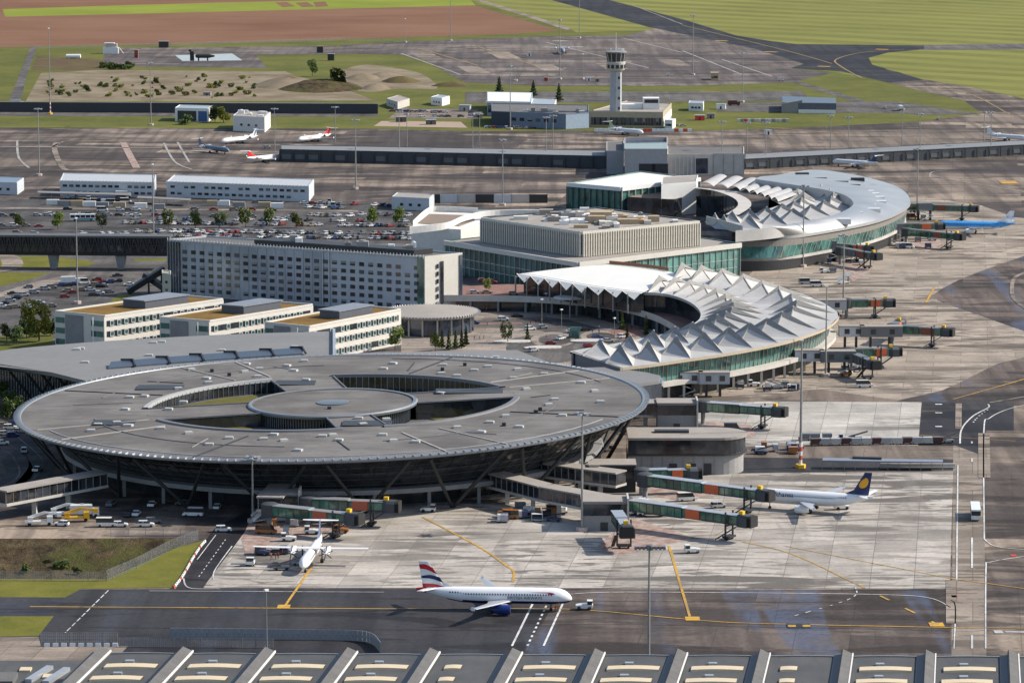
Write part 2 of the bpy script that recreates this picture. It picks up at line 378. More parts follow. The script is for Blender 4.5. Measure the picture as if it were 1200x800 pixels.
# left middle: landside
flat('car_park', CARP, .06, (-160,231),(250,236),(420,237),(500,242),(500,285),(-160,282))
flat('car_park_kerb_strip', SERV, .09, (-160,241.5),(420,246.5),(420,248.5),(-160,243.5))
flat('landside_road', ROADM, .06, (-160,282),(560,285),(640,330),(720,350),(700,430),(400,430),(200,420),(-160,420))
flat('verge', LAWN, .08, (-60,300),(60,300),(112,307),(104,312),(55,314),(-60,316))
flat('verge', LAWN, .08, (-60,319),(58,320),(40,326),(0,336),(-60,345))
flat('verge', LAWN, .08, (112,349),(150,345),(175,352),(120,362))
flat('verge', LAWN, .08, (155,303),(195,303),(195,306),(160,306))
flat('verge', GRASS, .08, (-60,398),(30,392),(62,385),(62,410),(-60,420))
flat('car_park', CARP, .09, (-120,380),(20,350),(60,330),(110,322),(160,326),(140,345),(105,372),(-120,410))
rail = curve(poly((-40,322),(8,315),(14,306),(2,299),(-40,296)), 8)
struct('tram_track', ribbon(rail, 9, .1), SERV); 
struct('ramp_road', ribbon(curve(poly((-60,350),(0,346),(50,332),(95,322)),8), 9, .1), PLAZA)
flat('plaza', PLAZA, .08, (470,372),(530,366),(560,362),(640,360),(700,374),(765,390),(740,412),(690,430),(470,420))
flat('forecourt_road', ROADM, .095, (545,377),(640,372),(700,384),(738,398),(715,410),(655,425),(600,420),(598,398),(640,390),(600,384),(545,383), smooth=5)
def islet(cx, cy, rx, ry, mat, z, name): struct(name, MB().sheet([[P(cx+rx*math.cos(i*math.pi/12), cy+ry*math.sin(i*math.pi/12)).xy for i in range(24)]], z), mat)
islet(648,398,26,9,PLAZA,.105,'paved_island'); islet(650,398.5,19,6.5,ROADM,.115,'island_road'); islet(704,394,24,7,PLAZA,.105,'paved_island'); islet(704,394.5,17,4.6,CARP,.115,'island_road')
flat('brick_terrace', BRICKP, .12, (712,388),(738,381),(760,392),(730,398))
for a in ((545,374,640,370),(548,379,612,378),(520,400,560,392)): flat('platform_strip', BRICKP if a[0]==548 else SERV, .125, (a[0],a[1]),(a[2],a[3]),(a[2],a[3]+1.6),(a[0],a[1]+1.8))
# road loops in the shade at the left end of the round terminal
for pts in (((-60,520),(0,505),(30,520),(50,545),(20,580)),((-60,540),(0,528),(18,540),(20,560),(-20,580))): struct('underpass_road', ribbon(curve(poly(*pts),8), 8, .1), CARP); struct('road_line', ribbon(curve(poly(*pts),8), .4, .12), SERV, None, apron)
# right apron
beige = flat('beige_apron', BEIGE, .05, (760,470),(850,470),(960,456),(1052,469),(1105,457),(1170,426),(1260,404),(1260,398),(1200,388),(1140,367),(1100,353),(1093,346),(1110,334),(1140,321),(1200,300),(1260,285),(1260,262),(1190,255),(1150,241),(1090,232),(1060,230),(900,300),(870,330),(700,430))
dk = curve(poly((1094,347),(1112,334),(1145,320),(1205,299),(1300,275),(1300,400),(1205,389),(1150,370),(1110,357)), 6, True)
struct('taxiway', MB().sheet([dk], .04), ASPHN)
flat('taxiway', ASPHN, .07, (1050,470),(1105,458),(1165,428),(1205,420),(1300,395),(1300,480),(1117,472),(1080,471))
flat('taxiway', TARMAC, .09, (1080,471),(1188,472),(1188,504),(1155,504),(1155,535),(1120,522),(1076,522))
flat('service_road', TARMAC, .06, (870,536),(1117,538),(1117,550),(760,556),(760,549))
srv = flat('service_road', SERV, .06, (1117,520),(1152,520),(1156,770),(1115,770))
flat('taxiway', ASPH, .05, (1154,505),(1300,500),(1300,770),(1156,770))
flat('taxiway', ASPHB, .08, (640,690),(1113,690),(1400,690),(1400,850),(625,850)) if False else flat('taxiway', ASPHB, .05, (650,691),(1114,691),(1114,850),(560,850))
flat('taxiway', TARMACN, .07, (-120,699),(60,699),(95,690.5),(240,690),(660,690),(560,850),(-120,850))
flat('verge', LAWN, .09, (-120,678.5),(125,678.5),(209,641),(240,633),(222,660),(205,688),(95,690),(76,700),(-120,699))
flat('verge', LAWN, .1, (-120,722),(63,722),(45,745),(-120,748))
flat('yard', SERV, .1, (-120,748),(45,746),(48,757),(150,757),(110,800),(-120,800))
flat('asphalt_ramp', TARMAC, .08, (252,618),(290,600),(300,604),(238,690),(206,690),(222,660))
flat('red_stand', REDP, .13, (283,632),(292,612),(420,604),(420,616),(340,632),(288,650))
flat('red_stand', REDP, .13, (700,640),(740,606),(812,630),(775,640),(720,652))
flat('red_stand', REDP, .13, (740,575),(800,562),(850,575),(800,588))
flat('red_stand', REDP, .13, (820,500),(835,494),(880,498),(886,512),(850,516))
flat('red_stand', REDP, .1, (1065,285),(1090,278),(1110,285),(1085,296))
flat('red_stand', REDP, .1, (985,315),(1005,305),(1020,318),(1000,330))
# ------------------------------------------------------------------ concrete slabs, one by one
slab_base = {}
def inside(p, pl):
    c = False; n = len(pl)
    for i in range(n):
        a, b = pl[i], pl[(i+1) % n]
        if (a[1] > p[1]) != (b[1] > p[1]) and p[0] < (b[0]-a[0])*(p[1]-a[1])/(b[1]-a[1])+a[0]: c = not c
    return c
def slabs(name, pxpoly, mat, sx, sy, z, gap=.13):
    pl = poly(*pxpoly)
    base = struct(name, MB().sheet([pl], z), M('joint_filler', (.14,.125,.11), .9))
    o = P(pxpoly[0][0], pxpoly[0][1]).xy; ax = (P(*ROWS[1])-P(*ROWS[0])).xy.normalized(); ay = Vector((math.sin(-GRID), math.cos(GRID)))
    cell = MB().add([(gap/2*ax.x, gap/2*ax.y, 0)]*0, [])
    q = [ax*gap/2+ay*gap/2, ax*(sx-gap/2)+ay*gap/2, ax*(sx-gap/2)+ay*(sy-gap/2), ax*gap/2+ay*(sy-gap/2)]
    me = MB().prism([(p.x,p.y) for p in q], 0, .035).mesh('slab', mat)
    n = 0
    for i in range(-40, 60):
        for j in range(-30, 60):
            b = o+ax*(sx*i)+ay*(sy*j)
            cs = [b+p for p in q]
            ins = [inside(p, pl) for p in cs]
            if all(ins): link('slab', me, base, (b.x, b.y, z)); n += 1
            elif any(ins):
                # trim the slab to the edge of the apron
                cl = clip(cs, pl)
                if len(cl) >= 3:
                    link('slab', MB().prism([(p[0]-b.x, p[1]-b.y) for p in cl], 0, .035).mesh('slab', mat), base, (b.x, b.y, z)); n += 1
    return base, n
def clip(subj, cl):
    n = len(cl); area = sum(cl[i][0]*cl[(i+1)%n][1]-cl[(i+1)%n][0]*cl[i][1] for i in range(n))
    cl = cl if area > 0 else cl[::-1]; out = [Vector(p) for p in subj]
    for i in range(n):
        a, b = Vector(cl[i]), Vector(cl[(i+1)%n]); inp = out; out = []
        if not inp: break
        for j, p in enumerate(inp):
            q = inp[j-1]; sp = (b-a).cross(p-a); sq = (b-a).cross(q-a)
            if sp >= 0:
                if sq < 0: out.append(q+(p-q)*(sq/(sq-sp)))
                out.append(p)
            elif sq >= 0: out.append(q+(p-q)*(sq/(sq-sp)))
    return out
ROWS = ((240,688.5),(1113,689.5))
near_apron, n1 = slabs('near_apron', [(238,688.5),(300,606),(760,556),(1117,552),(1113,689.5)], CONC, 11.0, 14.5, .06)
ROWS = ((850,520),(1076,522))
far_slab, n2 = slabs('cargo_apron', [(770,524),(800,474),(850,470),(1080,471.5),(1076,522)], CONCG, 8.0, 22.0, .06)
print('slabs', n1, n2)
# ------------------------------------------------------------------ painted markings (children of the paving they lie on)
def line(pts, wd, mat, z=.17, sm=8, name='painted_line', par=None):
    p = poly(*pts); p = curve(p, sm) if len(p) > 2 else p
    return struct(name, ribbon(p, wd, z), mat, None, par or apron)
def dashes(pts, wd, on, off, mat, z=.17, name='dashed_line', par=None):
    p = poly(*pts); p = curve(p, 20) if len(p) > 2 else [lerp(p[0], p[1], t/200) for t in range(201)]
    mb = MB(); acc = 0; seg = []
    for a, b in zip(p, p[1:]):
        acc += (b-a).length
        if acc % (on+off) < on: seg.append(a)
        else:
            if len(seg) > 1: ribbon(seg, wd, z, mb)
            seg = []
    if len(seg) > 1: ribbon(seg, wd, z, mb)
    return struct(name, mb, mat, None, par or apron)
line([(35,711),(450,713.5)], .55, YELL_L); line([(450,713.5),(640,713.5),(700,716),(820,727),(900,731),(1113,735.5)], .5, YELL_L); line([(1113,735.5),(1230,736.5)], .5, YELL_L)
line([(175,692.5),(450,694)], .3, WHITE_L); line([(660,697),(720,694),(900,695),(1040,697),(1090,701),(1114,712)], .35, WHITE_L)
dashes([(127,692),(76,742)], .3, 4, 1, WHITE_L)
line([(600,757),(625,706)], .5, WHITE_L); line([(637,757),(662,702)], .5, WHITE_L); dashes([(618,757),(643,704)], .5, 2.2, 2.2, WHITE_L)
line([(334,710),(366,664)], .65, YELL_L); line([(495,606),(560,640),(592,662),(602,670),(601,682)], .65, YELL_L); line([(784,640),(809,725)], .65, YELL_L)
for a, b in (((325,711),(340,711)),((803,725),(820,725)),((1089,732),(1106,732))): line([a,b], 4.0, YELL_L, .18, name='stand_number')
line([(922,733.5),(950,733.5)], 4.2, BLK_L, .18, name='taxiway_sign'); 
for x in (923.5,940.5): line([(x,733.6),(x+9,733.6)], 2.0, YELL_L, .19, name='taxiway_sign_letters')
line([(870,635),(930,650),(1000,683)], .45, YELL_L); dashes([(1003,684),(1095,730)], .7, 5.5, 9, YELL_L)
line([(920,640),(1115,678)], .4, YELL_L); line([(1115,678),(1230,694)], .5, YELL_L)
dashes([(1002,688),(1003,697),(985,706),(930,722)], .35, 2.5, 2.0, WHITE_L)
line([(1118,760),(1119.5,712),(1114,703)], .3, WHITE_L); line([(1121,680),(1122.5,545)], .4, WHITE_L)
line([(1155,760),(1155.5,666),(1160,659),(1200,652)], .35, WHITE_L); line([(1153.5,632),(1153,505),(1160,490),(1187,478),(1230,470)], .4, WHITE_L); line([(1153.5,632),(1170,641),(1230,646)], .4, WHITE_L)
line([(1125,520),(1127,503),(1140,488),(1158,478),(1158,474)], .5, WHITE_L); dashes([(1139,760),(1139,560),(1139.5,503),(1145,490),(1158,480)], .5, 2.0, 2.0, WHITE_L)
line([(1123,503),(1123.5,473)], 2.0, SERV, name='stop_bar')
line([(1115,731),(1114.5,680)], 2.6, SERV, name='kerb_strip'); line([(1153,508),(1153.5,560)], 3.5, SERV, name='kerb_strip')
line([(1117,468),(1160,456),(1230,436)], .6, YELL_L); line([(1160,472),(1230,460)], .8, SERV); line([(1080,482),(1100,482)], .3, YELL_L); line([(1076,510),(1190,517)], .3, YELL_L)
for y in (474,484,500): line([(1096,y),(1104,y)], 1.6, WHITE_L, name='stand_mark')
line([(1205,318),(1190,325),(1186,335),(1188,350),(1205,364)], 1.6, SERV, name='taxiway_edge_line')
line([(1085,355),(1095,337)], .8, YELL_L); line([(988,350),(1095,352)], .4, YELL_L); line([(990,362),(1080,366)], .4, YELL_L)
line([(1165,736.5+4),(1175,740.5)], 3.0, WHITE_L, name='runway_sign'); line([(1178,740.5),(1230,741)], 1.2, WHITE_L)
for a in ((1115,699),(1184,651)): line([a,(a[0]+7,a[1])], 2.2, RED_L, name='red_ground_sign')
# apron markings in the distance
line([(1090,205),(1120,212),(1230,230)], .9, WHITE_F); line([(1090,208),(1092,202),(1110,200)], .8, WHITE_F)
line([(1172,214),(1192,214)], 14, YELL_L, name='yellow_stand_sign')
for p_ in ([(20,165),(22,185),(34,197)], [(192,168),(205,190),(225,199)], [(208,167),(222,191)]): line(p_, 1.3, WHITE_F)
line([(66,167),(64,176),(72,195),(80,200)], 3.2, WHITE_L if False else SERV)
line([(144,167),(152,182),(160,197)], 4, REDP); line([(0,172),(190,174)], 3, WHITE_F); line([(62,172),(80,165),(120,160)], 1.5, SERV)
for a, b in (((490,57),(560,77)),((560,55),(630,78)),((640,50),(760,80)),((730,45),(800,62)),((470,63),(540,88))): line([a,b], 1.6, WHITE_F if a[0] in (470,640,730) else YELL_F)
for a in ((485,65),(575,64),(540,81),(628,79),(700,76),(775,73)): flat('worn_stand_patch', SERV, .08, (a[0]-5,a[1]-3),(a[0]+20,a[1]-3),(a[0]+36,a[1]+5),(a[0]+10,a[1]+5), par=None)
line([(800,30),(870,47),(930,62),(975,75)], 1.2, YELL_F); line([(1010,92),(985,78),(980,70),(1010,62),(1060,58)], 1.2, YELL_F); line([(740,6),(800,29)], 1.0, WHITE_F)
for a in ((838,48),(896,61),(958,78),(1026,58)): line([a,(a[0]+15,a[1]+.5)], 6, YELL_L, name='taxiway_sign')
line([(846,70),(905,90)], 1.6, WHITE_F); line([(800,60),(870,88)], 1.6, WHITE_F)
line([(1085,97),(1140,112),(1184,135)], 1.0, YELL_F); line([(880,148),(1000,158)], 1.0, YELL_L); line([(820,107),(870,110)], 1.5, YELL_L)
TAR = M('tar_sealant', (.02,.019,.019), .6)
for pts in ([(652,731.5),(760,732),(900,734.5),(1113,739)],[(660,704),(1000,706)],[(0,713.5),(240,714.5)],[(100,735),(600,739)],[(640,690.6),(1112,691.4)],[(240,689.4),(640,690)]): line(pts, .25, TAR, .165, name='sealed_joint')
# zebra of parking strips beside the old terminal
for i in range(11): line([(806+i*7.5,449-i*1.0),(826+i*7.5,440-i*1.0)], .5, WHITE_L)
line([(231,656),(253,627)], .22, WHITE_L); dashes([(233,676),(266,630)], .22, 2, 2, WHITE_L); line([(215,678),(222,689),(258,690)], .4, WHITE_L); line([(250,680),(252,668),(272,640)], .3, WHITE_L)
# ------------------------------------------------------------------ pit with scrubby slopes
def pitmesh():
    mb = MB(); NX, NY = 46, 22; rows = []
    for j in range(NY+1):
        v = j/NY; row = []
        for i in range(NX+1):
            u = i/NX
            far = P(lerp(-120,222,u), 630.5-.0*u).xy
            near = P(lerp(-120,125,min(1,u/.72)) if u < .72 else lerp(125,222,(u-.72)/.28), 678 if u < .72 else lerp(678,630.5,(u-.72)/.28)).xy
            p = lerp(Vector((far.x,far.y)), Vector((near.x,near.y)), v)
            dmax = 6.0*min(1, (1-u)*3.2)
            z = -dmax*min(1, v/.74) if v < .9 else -dmax*(1-v)/.1
            if 0 < v < 1: z += 1.1*mnoise.noise((p.x*.12, p.y*.12, 0))*min(1,(1-u)*4)*min(1, v*4)
            row.append((p.x, p.y, min(z, .02) if 0 < v < 1 else .02))
        rows.append(row)
    n = NX+1
    return mb.add([p for r in rows for p in r], [(j*n+i, (j+1)*n+i, (j+1)*n+i+1, j*n+i+1) for j in range(NY) for i in range(NX)])
struct('pit_slope', pitmesh(), SCRUB, 60)
# ================================================================== palette
ROOFG = None
k = N('membrane_roof'); co = k.coord('obj', 0, (1,1,1)); st = k.coord('obj', 0, (.25,1,1))
c = k.mix(k.ramp(k.noise(co,.045,5,.6), [(.38,0.0),(.62,1.0)]), (.112,.101,.094), (.18,.167,.156))
c = k.mix(k.ramp(k.noise(st,.25,4,.7), [(.5,0.0),(.68,.55)]), c, (.085,.078,.073))
vo = k.n('ShaderNodeTexBrick'); k.t.links.new(k.coord('obj', R(12)), vo.inputs['Vector']); vo.inputs['Scale'].default_value=1; vo.inputs['Brick Width'].default_value=14; vo.inputs['Row Height'].default_value=2.2
vo.inputs['Color1'].default_value=(.9,.9,.9,1); vo.inputs['Color2'].default_value=(1.08,1.08,1.08,1); vo.inputs['Mortar'].default_value=(.72,.72,.72,1); vo.inputs['Mortar Size'].default_value=.06
c = k.mix(1.0, c, vo.outputs[0], 'MULTIPLY')
k.bump(k.noise(co, 1.5, 3), .1, .05); ROOFG = k.done(c, .85, 0, .25)
DGLASS = glassy('dark_facade_glass', (.028,.031,.037), .09, .8, .6, .25)
GGLASS = glassy('green_glass', (.055,.14,.12), .1, .8, .55, .3)
BGLASS = glassy('blue_glass', (.03,.045,.07), .08, .9, .5, .3)
WINM = glassy('window_glass', (.03,.035,.042), .1, .7, .4, .5)
METAL = M('light_metal', (.5,.52,.54), .4, .6, .15, .3)
STEEL = M('dark_steel', (.045,.047,.05), .5, .3)
POLE = M('galvanised_pole', (.3,.3,.29), .5, .5)
WHITE = M('white_paint', (.72,.72,.7), .5, 0, .1, .4)
CREAM = M('cream_render', (.6,.57,.51), .8, 0, .12, .15)
LCONC = M('light_concrete', (.48,.45,.41), .85, 0, .2, .2)
GCONC = M('grey_concrete', (.25,.25,.25), .85, 0, .25, .2)
DCONC = M('dark_concrete', (.11,.105,.1), .85, 0, .25, .2)
RUBBER = M('black_rubber', (.02,.02,.02), .8)
YEL = M('yellow_paint', (.75,.45,.03), .5, 0, .12)
REDM = M('red_paint', (.55,.05,.04), .5, 0, .12)
ORNG = M('orange_panel', (.62,.13,.045), .5, 0, .12)
# ================================================================== round terminal
C0 = P(390,472.8,17); RC = C0.xy
def rz_(x): return 17+x*.0216
def zt(p): return rz_(p[0])
RAD = 92.0
T1 = thing('round_terminal', 'huge round grey terminal with disc roof, ring of courtyards and dark leaning glass facade', 'terminal', (RC.x, RC.y, 0))
T1.scale = (1.012,1.012,1)
pol = lambda r, a: (r*math.cos(a), r*math.sin(a))
# roof deck: outer ring, four bridges; courtyards left open
BR = [R(14+90*i) for i in range(4)]; HW = [8.5,9.0,9.5,6.5]
def ringseg(r0, r1, a0, a1, n, up=0.0, mb=None):
    mb = mb or MB(); A = [lerp(a0, a1, i/n) for i in range(n+1)]
    vi = [pol(r0,a) for a in A]; vo = [pol(r1,a) for a in A]; m = n+1
    vs = [(*p, zt(p)+up) for p in vi]+[(*p, zt(p)+up) for p in vo]
    return mb.add(vs, [(i, m+i, m+i+1, i+1) for i in range(n)])
def r_out(i, t): return lerp(*((54,50),(49,54.5),(54.5,42.5),(42.5,54.5))[i], t)
mb = MB()
for ra, rb in ((54.6,66),(66,79),(79,90.6)): ringseg(ra, rb, 0, 2*math.pi, 96, 0, mb)
for i in range(4):
    a0 = BR[i]; a1 = BR[i]+R(90); n = 24; A_ = [lerp(a0,a1,t/n) for t in range(n+1)]
    vi = [pol(r_out(i,t/n),a) for t,a in enumerate(A_)]; vo = [pol(54.6,a) for a in A_]
    mb.add([(*p,zt(p)-.01) for p in vi]+[(*p,zt(p)) for p in vo], [(q,n+1+q,n+2+q,q+1) for q in range(n)])
for b, hw in zip(BR, HW):
    d = Vector((math.cos(b), math.sin(b))); t = Vector((-d.y, d.x))
    pts = [d*22+t*-hw, d*54.3+t*-hw*1.1, d*54.3+t*hw*1.1, d*22+t*hw]
    mb.add([(p.x,p.y,zt(p)-.03) for p in pts], [(0,1,2,3)])
part(T1, 'roof_deck', mb, ROOFG)
part(T1, 'fascia', MB().loft([[(*pol(r,a), zt(pol(r,a))+h) for a in [2*math.pi*i/120 for i in range(120)]] for r, h in ((90.4,.05),(90.6,.3),(91.7,.35),(92.3,.05),(92.2,-.5),(91.2,-.9),(84,-1.6))], cap=False), M('rim_metal',(.26,.28,.3),.45,.5), 40)
# gutter fins round the rim
fm = MB().box(-.9,.9,-.07,.07,.4,1.0).mesh('rim_bracket', METAL)
mbf = MB()
for i in range(240):
    a = 2*math.pi*i/240; p = pol(91.3, a); q = pol(92.6, a)
    mbf.bar((*p, zt(p)+.5), (*q, zt(q)+.25), .16, .3)
part(T1, 'rim_bracket_row', mbf, METAL, stuff=True)
# central disc
disc = MB().lathe([(0,.0),(23.4,0),(23.4,.2),(24.2,.3),(24.8,.1),(24.6,-.7),(22,-1.0),(0,-1.0)], 64)
disc.v = [(x,y,z+zt((x,y))+.25) for x,y,z in disc.v]
cd = part(T1, 'central_roof_disc', disc, ROOFG, 40)
cr = MB().loft([[(*pol(r,a), zt(pol(r,a))+h) for a in [2*math.pi*i/72 for i in range(72)]] for r, h in ((23.6,.3),(23.6,.6),(24.5,.65),(24.9,.3),(24.7,-.4))], cap=False); part(cd, 'rim', cr, M('rim_metal',(.26,.28,.3)), 40)
sk = MB().lathe([(0,.35),(4.2,.3),(4.8,.2),(4.8,0),(0,0)], 24); sk.v = [(x,y,z+zt((x,y))+.3) for x,y,z in sk.v]
part(cd, 'skylight', sk, M('skylight_blue',(.1,.115,.13),.3,0,.2), 40)
# courtyards: outer wall, side walls, floor, planting
ZC = 12.6
for i in range(4):
    a0 = BR[i]+math.asin(HW[i]*1.1/54); a1 = BR[i]+R(90)-math.asin(HW[(i+1)%4]*1.1/54)
    A = [lerp(a0,a1,t/16) for t in range(17)]; RO = [r_out(i, (a-BR[i])/R(90)) for a in A]
    mbw = MB().loft([[(*pol(r,a), zt(pol(r,a))-.05) for r,a in zip(RO,A)],[(*pol(r,a), ZC) for r,a in zip(RO,A)]], closed=False)
    for a, s_ in ((BR[i],HW[i]),(BR[i]+R(90),-HW[(i+1)%4])):
        d = Vector((math.cos(a), math.sin(a))); t = Vector((-d.y,d.x))*s_
        p, q = d*23+t, d*54+t*1.1
        mbw.add([(p.x,p.y,ZC),(q.x,q.y,ZC),(q.x,q.y,zt(q)-.3),(p.x,p.y,zt(p)-.3)], [(0,1,2,3)])
    mbw.loft([[(*pol(22.5,a), 16.4) for a in A],[(*pol(22.5,a), ZC) for a in A]], closed=False)
    part(T1, 'courtyard_glazing', mbw, DGLASS)
    mm = MB()
    for j in range(33):
        a = lerp(a0,a1,j/32); p = pol(r_out(i,(a-BR[i])/R(90))-.1,a); mm.box(p[0]-.1,p[0]+.1,p[1]-.1,p[1]+.1,ZC,zt(p)-.1)
        p = pol(22.7,a); mm.box(p[0]-.1,p[0]+.1,p[1]-.1,p[1]+.1,ZC,16.3)
    part(T1, 'mullion_row', mm, GCONC, stuff=True)
    part(T1, 'courtyard_floor', MB().sheet([[pol(23,a) for a in A][::-1]+[pol(r,a) for r,a in zip(RO,A)]], ZC), DCONC)
    lawn = [pol(r_out(i,t/10)-1.5-1.5*math.sin(t*2.1)**2,BR[i]+R(90)*(.12+.76*t/10)) for t in range(11)]+[pol(31+3*math.cos(t*1.7),BR[i]+R(90)*(.12+.76*t/10)) for t in range(10,-1,-1)]
    part(T1, 'courtyard_lawn', MB().prism(lawn, ZC, ZC+.3), grass_mat('courtyard_planting',(.09,.09,.025),(.14,.13,.04),sc=.3,dry=(.13,.07,.05)) if i == 0 else bpy.data.materials['courtyard_planting'])
    part(T1, 'courtyard_kerb', MB().loft([[(*pol(r+e,a), zt(pol(r+e,a))+h) for r,a in zip(RO,A)] for e,h in ((1.7,.02),(1.5,.5),(0,.5),(-.1,-.5))], closed=False), M('kerb_pale',(.36,.36,.36),.6) if i == 1 else M('kerb_dark',(.15,.15,.16),.6), 40)
    for a, s_ in ((BR[i],HW[i]),(BR[i]+R(90),-HW[(i+1)%4])):
        d = Vector((math.cos(a), math.sin(a))); t = Vector((-d.y,d.x))*s_; p, q = d*23+t, d*(r_out(i,0) if s_ > 0 else r_out(i,1))*.97+t*1.08
        part(T1, 'bridge_parapet', MB().bar((p.x,p.y,zt(p)+.15),(q.x,q.y,zt(q)+.15), .4, .45), M('kerb_dark',(.15,.15,.16)))
# roof seams
for a, r0, r1, m_, wd in [(R(14+45*i+9),56,89,0 if i%2 else 1,.5) for i in range(8)]+[(R(35+90*i),56,89,1,.35) for i in range(4)]:
    p, q = pol(r0,a), pol(r1,a)
    part(T1, 'roof_seam', MB().bar((*p, zt(p)+.1),(*q, zt(q)+.1), wd, .3), [STEEL, M('pale_flashing',(.4,.37,.33),.7)][m_])
for r, a0, a1, m_ in ((72,R(95),R(165),0),(70,R(195),R(262),0),(84,R(20),R(80),0),(66,R(285),R(350),0),(86,R(205),R(335),1)):
    A = [lerp(a0,a1,t/24) for t in range(25)]; part(T1, 'roof_seam', MB().loft([[(*pol(rr,a), zt(pol(rr,a))+h) for a in A] for rr,h in ((r-.15,.02),(r-.15,.22),(r+.15,.22),(r+.15,.02))], closed=False), [M('kerb_dark',(.15,.15,.16)), METAL][m_])
for i in range(11):
    a = R(i*33.8+3); r0 = 58+(i*7)%11; p, q = pol(r0,a), pol(r0+6+(i*5)%14,a+.05); part(T1, 'roof_pipe', MB().bar((*p,zt(p)+.12),(*q,zt(q)+.12),.22,.22), [STEEL, GCONC][i%2])
# rooflights and vents scattered over the deck
VENT = M('vent_white', (.45,.45,.43), .6)
vm = MB().box(-1.15,1.15,-.8,.8,0,.55).box(-1.0,1.0,-.65,.65,.55,.62).mesh('roof_vent', VENT)
vm2 = MB().box(-.55,.55,-.5,.5,0,1.0).mesh('roof_fan', STEEL)
random.seed(11)
for px, py in ((152,494),(191,498),(223,504),(247,518),(270,511),(310,513),(322,508),(118,492),(110,499),(140,490),(154,494),(155,461),(172,460),(211,452),(246,446),(244,441),(226,430),(288,434),(303,440),(305,431),(290,425),(337,428),(357,423),(345,434),(359,445),(449,434),(460,428),(518,431),(554,438),(604,438),(570,434),(516,441),(534,444),(599,448),(635,444),(678,455),(693,465),(614,461),(640,480),(647,474),(656,493),(606,505),(572,499),(562,510),(534,504),(448,511),(460,518),(420,491),(425,498),(452,493),(515,464),(397,516),(390,510),(378,511),(333,515),(217,468),(150,475),(700,478),(590,492),(486,520),(350,527),(200,476)):
    p = P(px,py,17)-Vector((RC.x,RC.y,0)); 
    o = link('roof_vent', vm, T1, (p.x,p.y,zt(p)), random.uniform(-.4,.4))
for px, py in ((250,433),(270,438),(517,437),(543,432),(630,486),(625,489),(588,503),(386,480)):
    p = P(px,py,17)-Vector((RC.x,RC.y,0)); link('roof_fan', vm2, T1, (p.x,p.y,zt(p)))
for px, py, w_ in ((190,450,7),(137,490,6),(430,497,7),(347,448,6),(548,462,10)):
    p = P(px,py,17)-Vector((RC.x,RC.y,0)); part(T1, 'roof_hatch', MB().box(p.x-w_,p.x+w_,p.y-4,p.y+4,zt(p),zt(p)+.25), STEEL)
# facade: leaning dark glass drum in two tiers
A = [2*math.pi*i/120 for i in range(120)]
part(T1, 'facade_glass', MB().loft([[(*pol(88,a), zt(pol(88,a))-1.4) for a in A],[(*pol(74,a), 5.2) for a in A]], cap=False), DGLASS)
part(T1, 'first_floor_edge', MB().loft([[(*pol(r,a), h) for a in A] for r,h in ((73.9,6.2),(79.0,6.2),(79.2,5.0),(74,4.8))], cap=False), GCONC)
part(T1, 'ground_floor_glazing', MB().loft([[(*pol(70,a), 5) for a in A],[(*pol(70,a), 0) for a in A]], cap=False), DGLASS)
mm = MB()
for i in range(150):
    a = 2*math.pi*i/150; p = pol(88.15,a); q = pol(74.2,a); mm.bar((*p, zt(p)-1.5),(*q,5.4),.12,.12)
for t in (.2,.4,.6,.8):
    r = lerp(88,74,t)+.15
    for i in range(120):
        p, q = pol(r,A[i]), pol(r,A[(i+1)%120]); mm.bar((*p, lerp(zt(p)-1.4,5.2,t)),(*q, lerp(zt(q)-1.4,5.2,t)),.12,.12)
part(T1, 'facade_mullions', mm, M('mullion_grey',(.06,.06,.065),.5,.2), stuff=True)
for i in range(20):
    a = 2*math.pi*(i+.5)/20
    for s_ in (-1,1):
        p = pol(79.5,a); q = pol(90,a+s_*R(7.2)); part(T1, 'slanted_column', MB().tube((*p,0),(*q,zt(q)-1.4),.55,.45,8), STEEL, 40)
for i in range(32):
    a = 2*math.pi*i/32; p = pol(78,a); part(T1, 'pillar', MB().box(p[0]-.45,p[0]+.45,p[1]-.45,p[1]+.45,0,4.9), GCONC)
# ================================================================== wing roof behind the disc
W1 = thing('terminal_wing', 'flat grey terminal wing roof with blue glazed strip behind the round roof', 'terminal', (0,0,0))
zw = 14.0
wing = curve(poly((-60,425),(0,411),(90,402),(200,395),(300,390.5),(392,388), z=zw), 6)+poly((392,440),(330,445),(240,452),(125,452),(60,436),(-60,417), z=zw)
part(W1, 'roof_slab', MB().prism([(p.x,p.y) for p in wing], zw-1.2, zw), M('wing_roof_grey',(.2,.195,.19),.7,.1,.15,.05))
for px,py in ((90,410),(95,409),(100,425),(175,417),(180,402),(190,401),(260,411),(345,407)):
    p = P(px,py,zw); link('roof_vent', vm, W1, (p.x,p.y,zw))
part(W1, 'end_wall', MB().prism(poly((390,388),(393,388),(393,442),(390,442), z=zw), 0, zw+1.0), METAL)
st = curve([(p.x,p.y) for p in [P(x,y,zw) for x,y in ((128,431),(200,425),(280,419),(355,414))]], 10)
part(W1, 'blue_clerestory', ribbon([Vector(p) for p in st], 9, 0).prism([(st[0].x,st[0].y),(st[0].x+.1,st[0].y),(st[0].x,st[0].y+.1)],0,.1) if False else MB().loft([[(p.x,p.y-3,zw+.05) for p in st],[(p.x,p.y-2.8,zw+.5) for p in st],[(p.x,p.y+5,zw+1.3) for p in st],[(p.x,p.y+5.4,zw) for p in st]], closed=False), M('clerestory_glass',(.05,.062,.08),.25), 40)
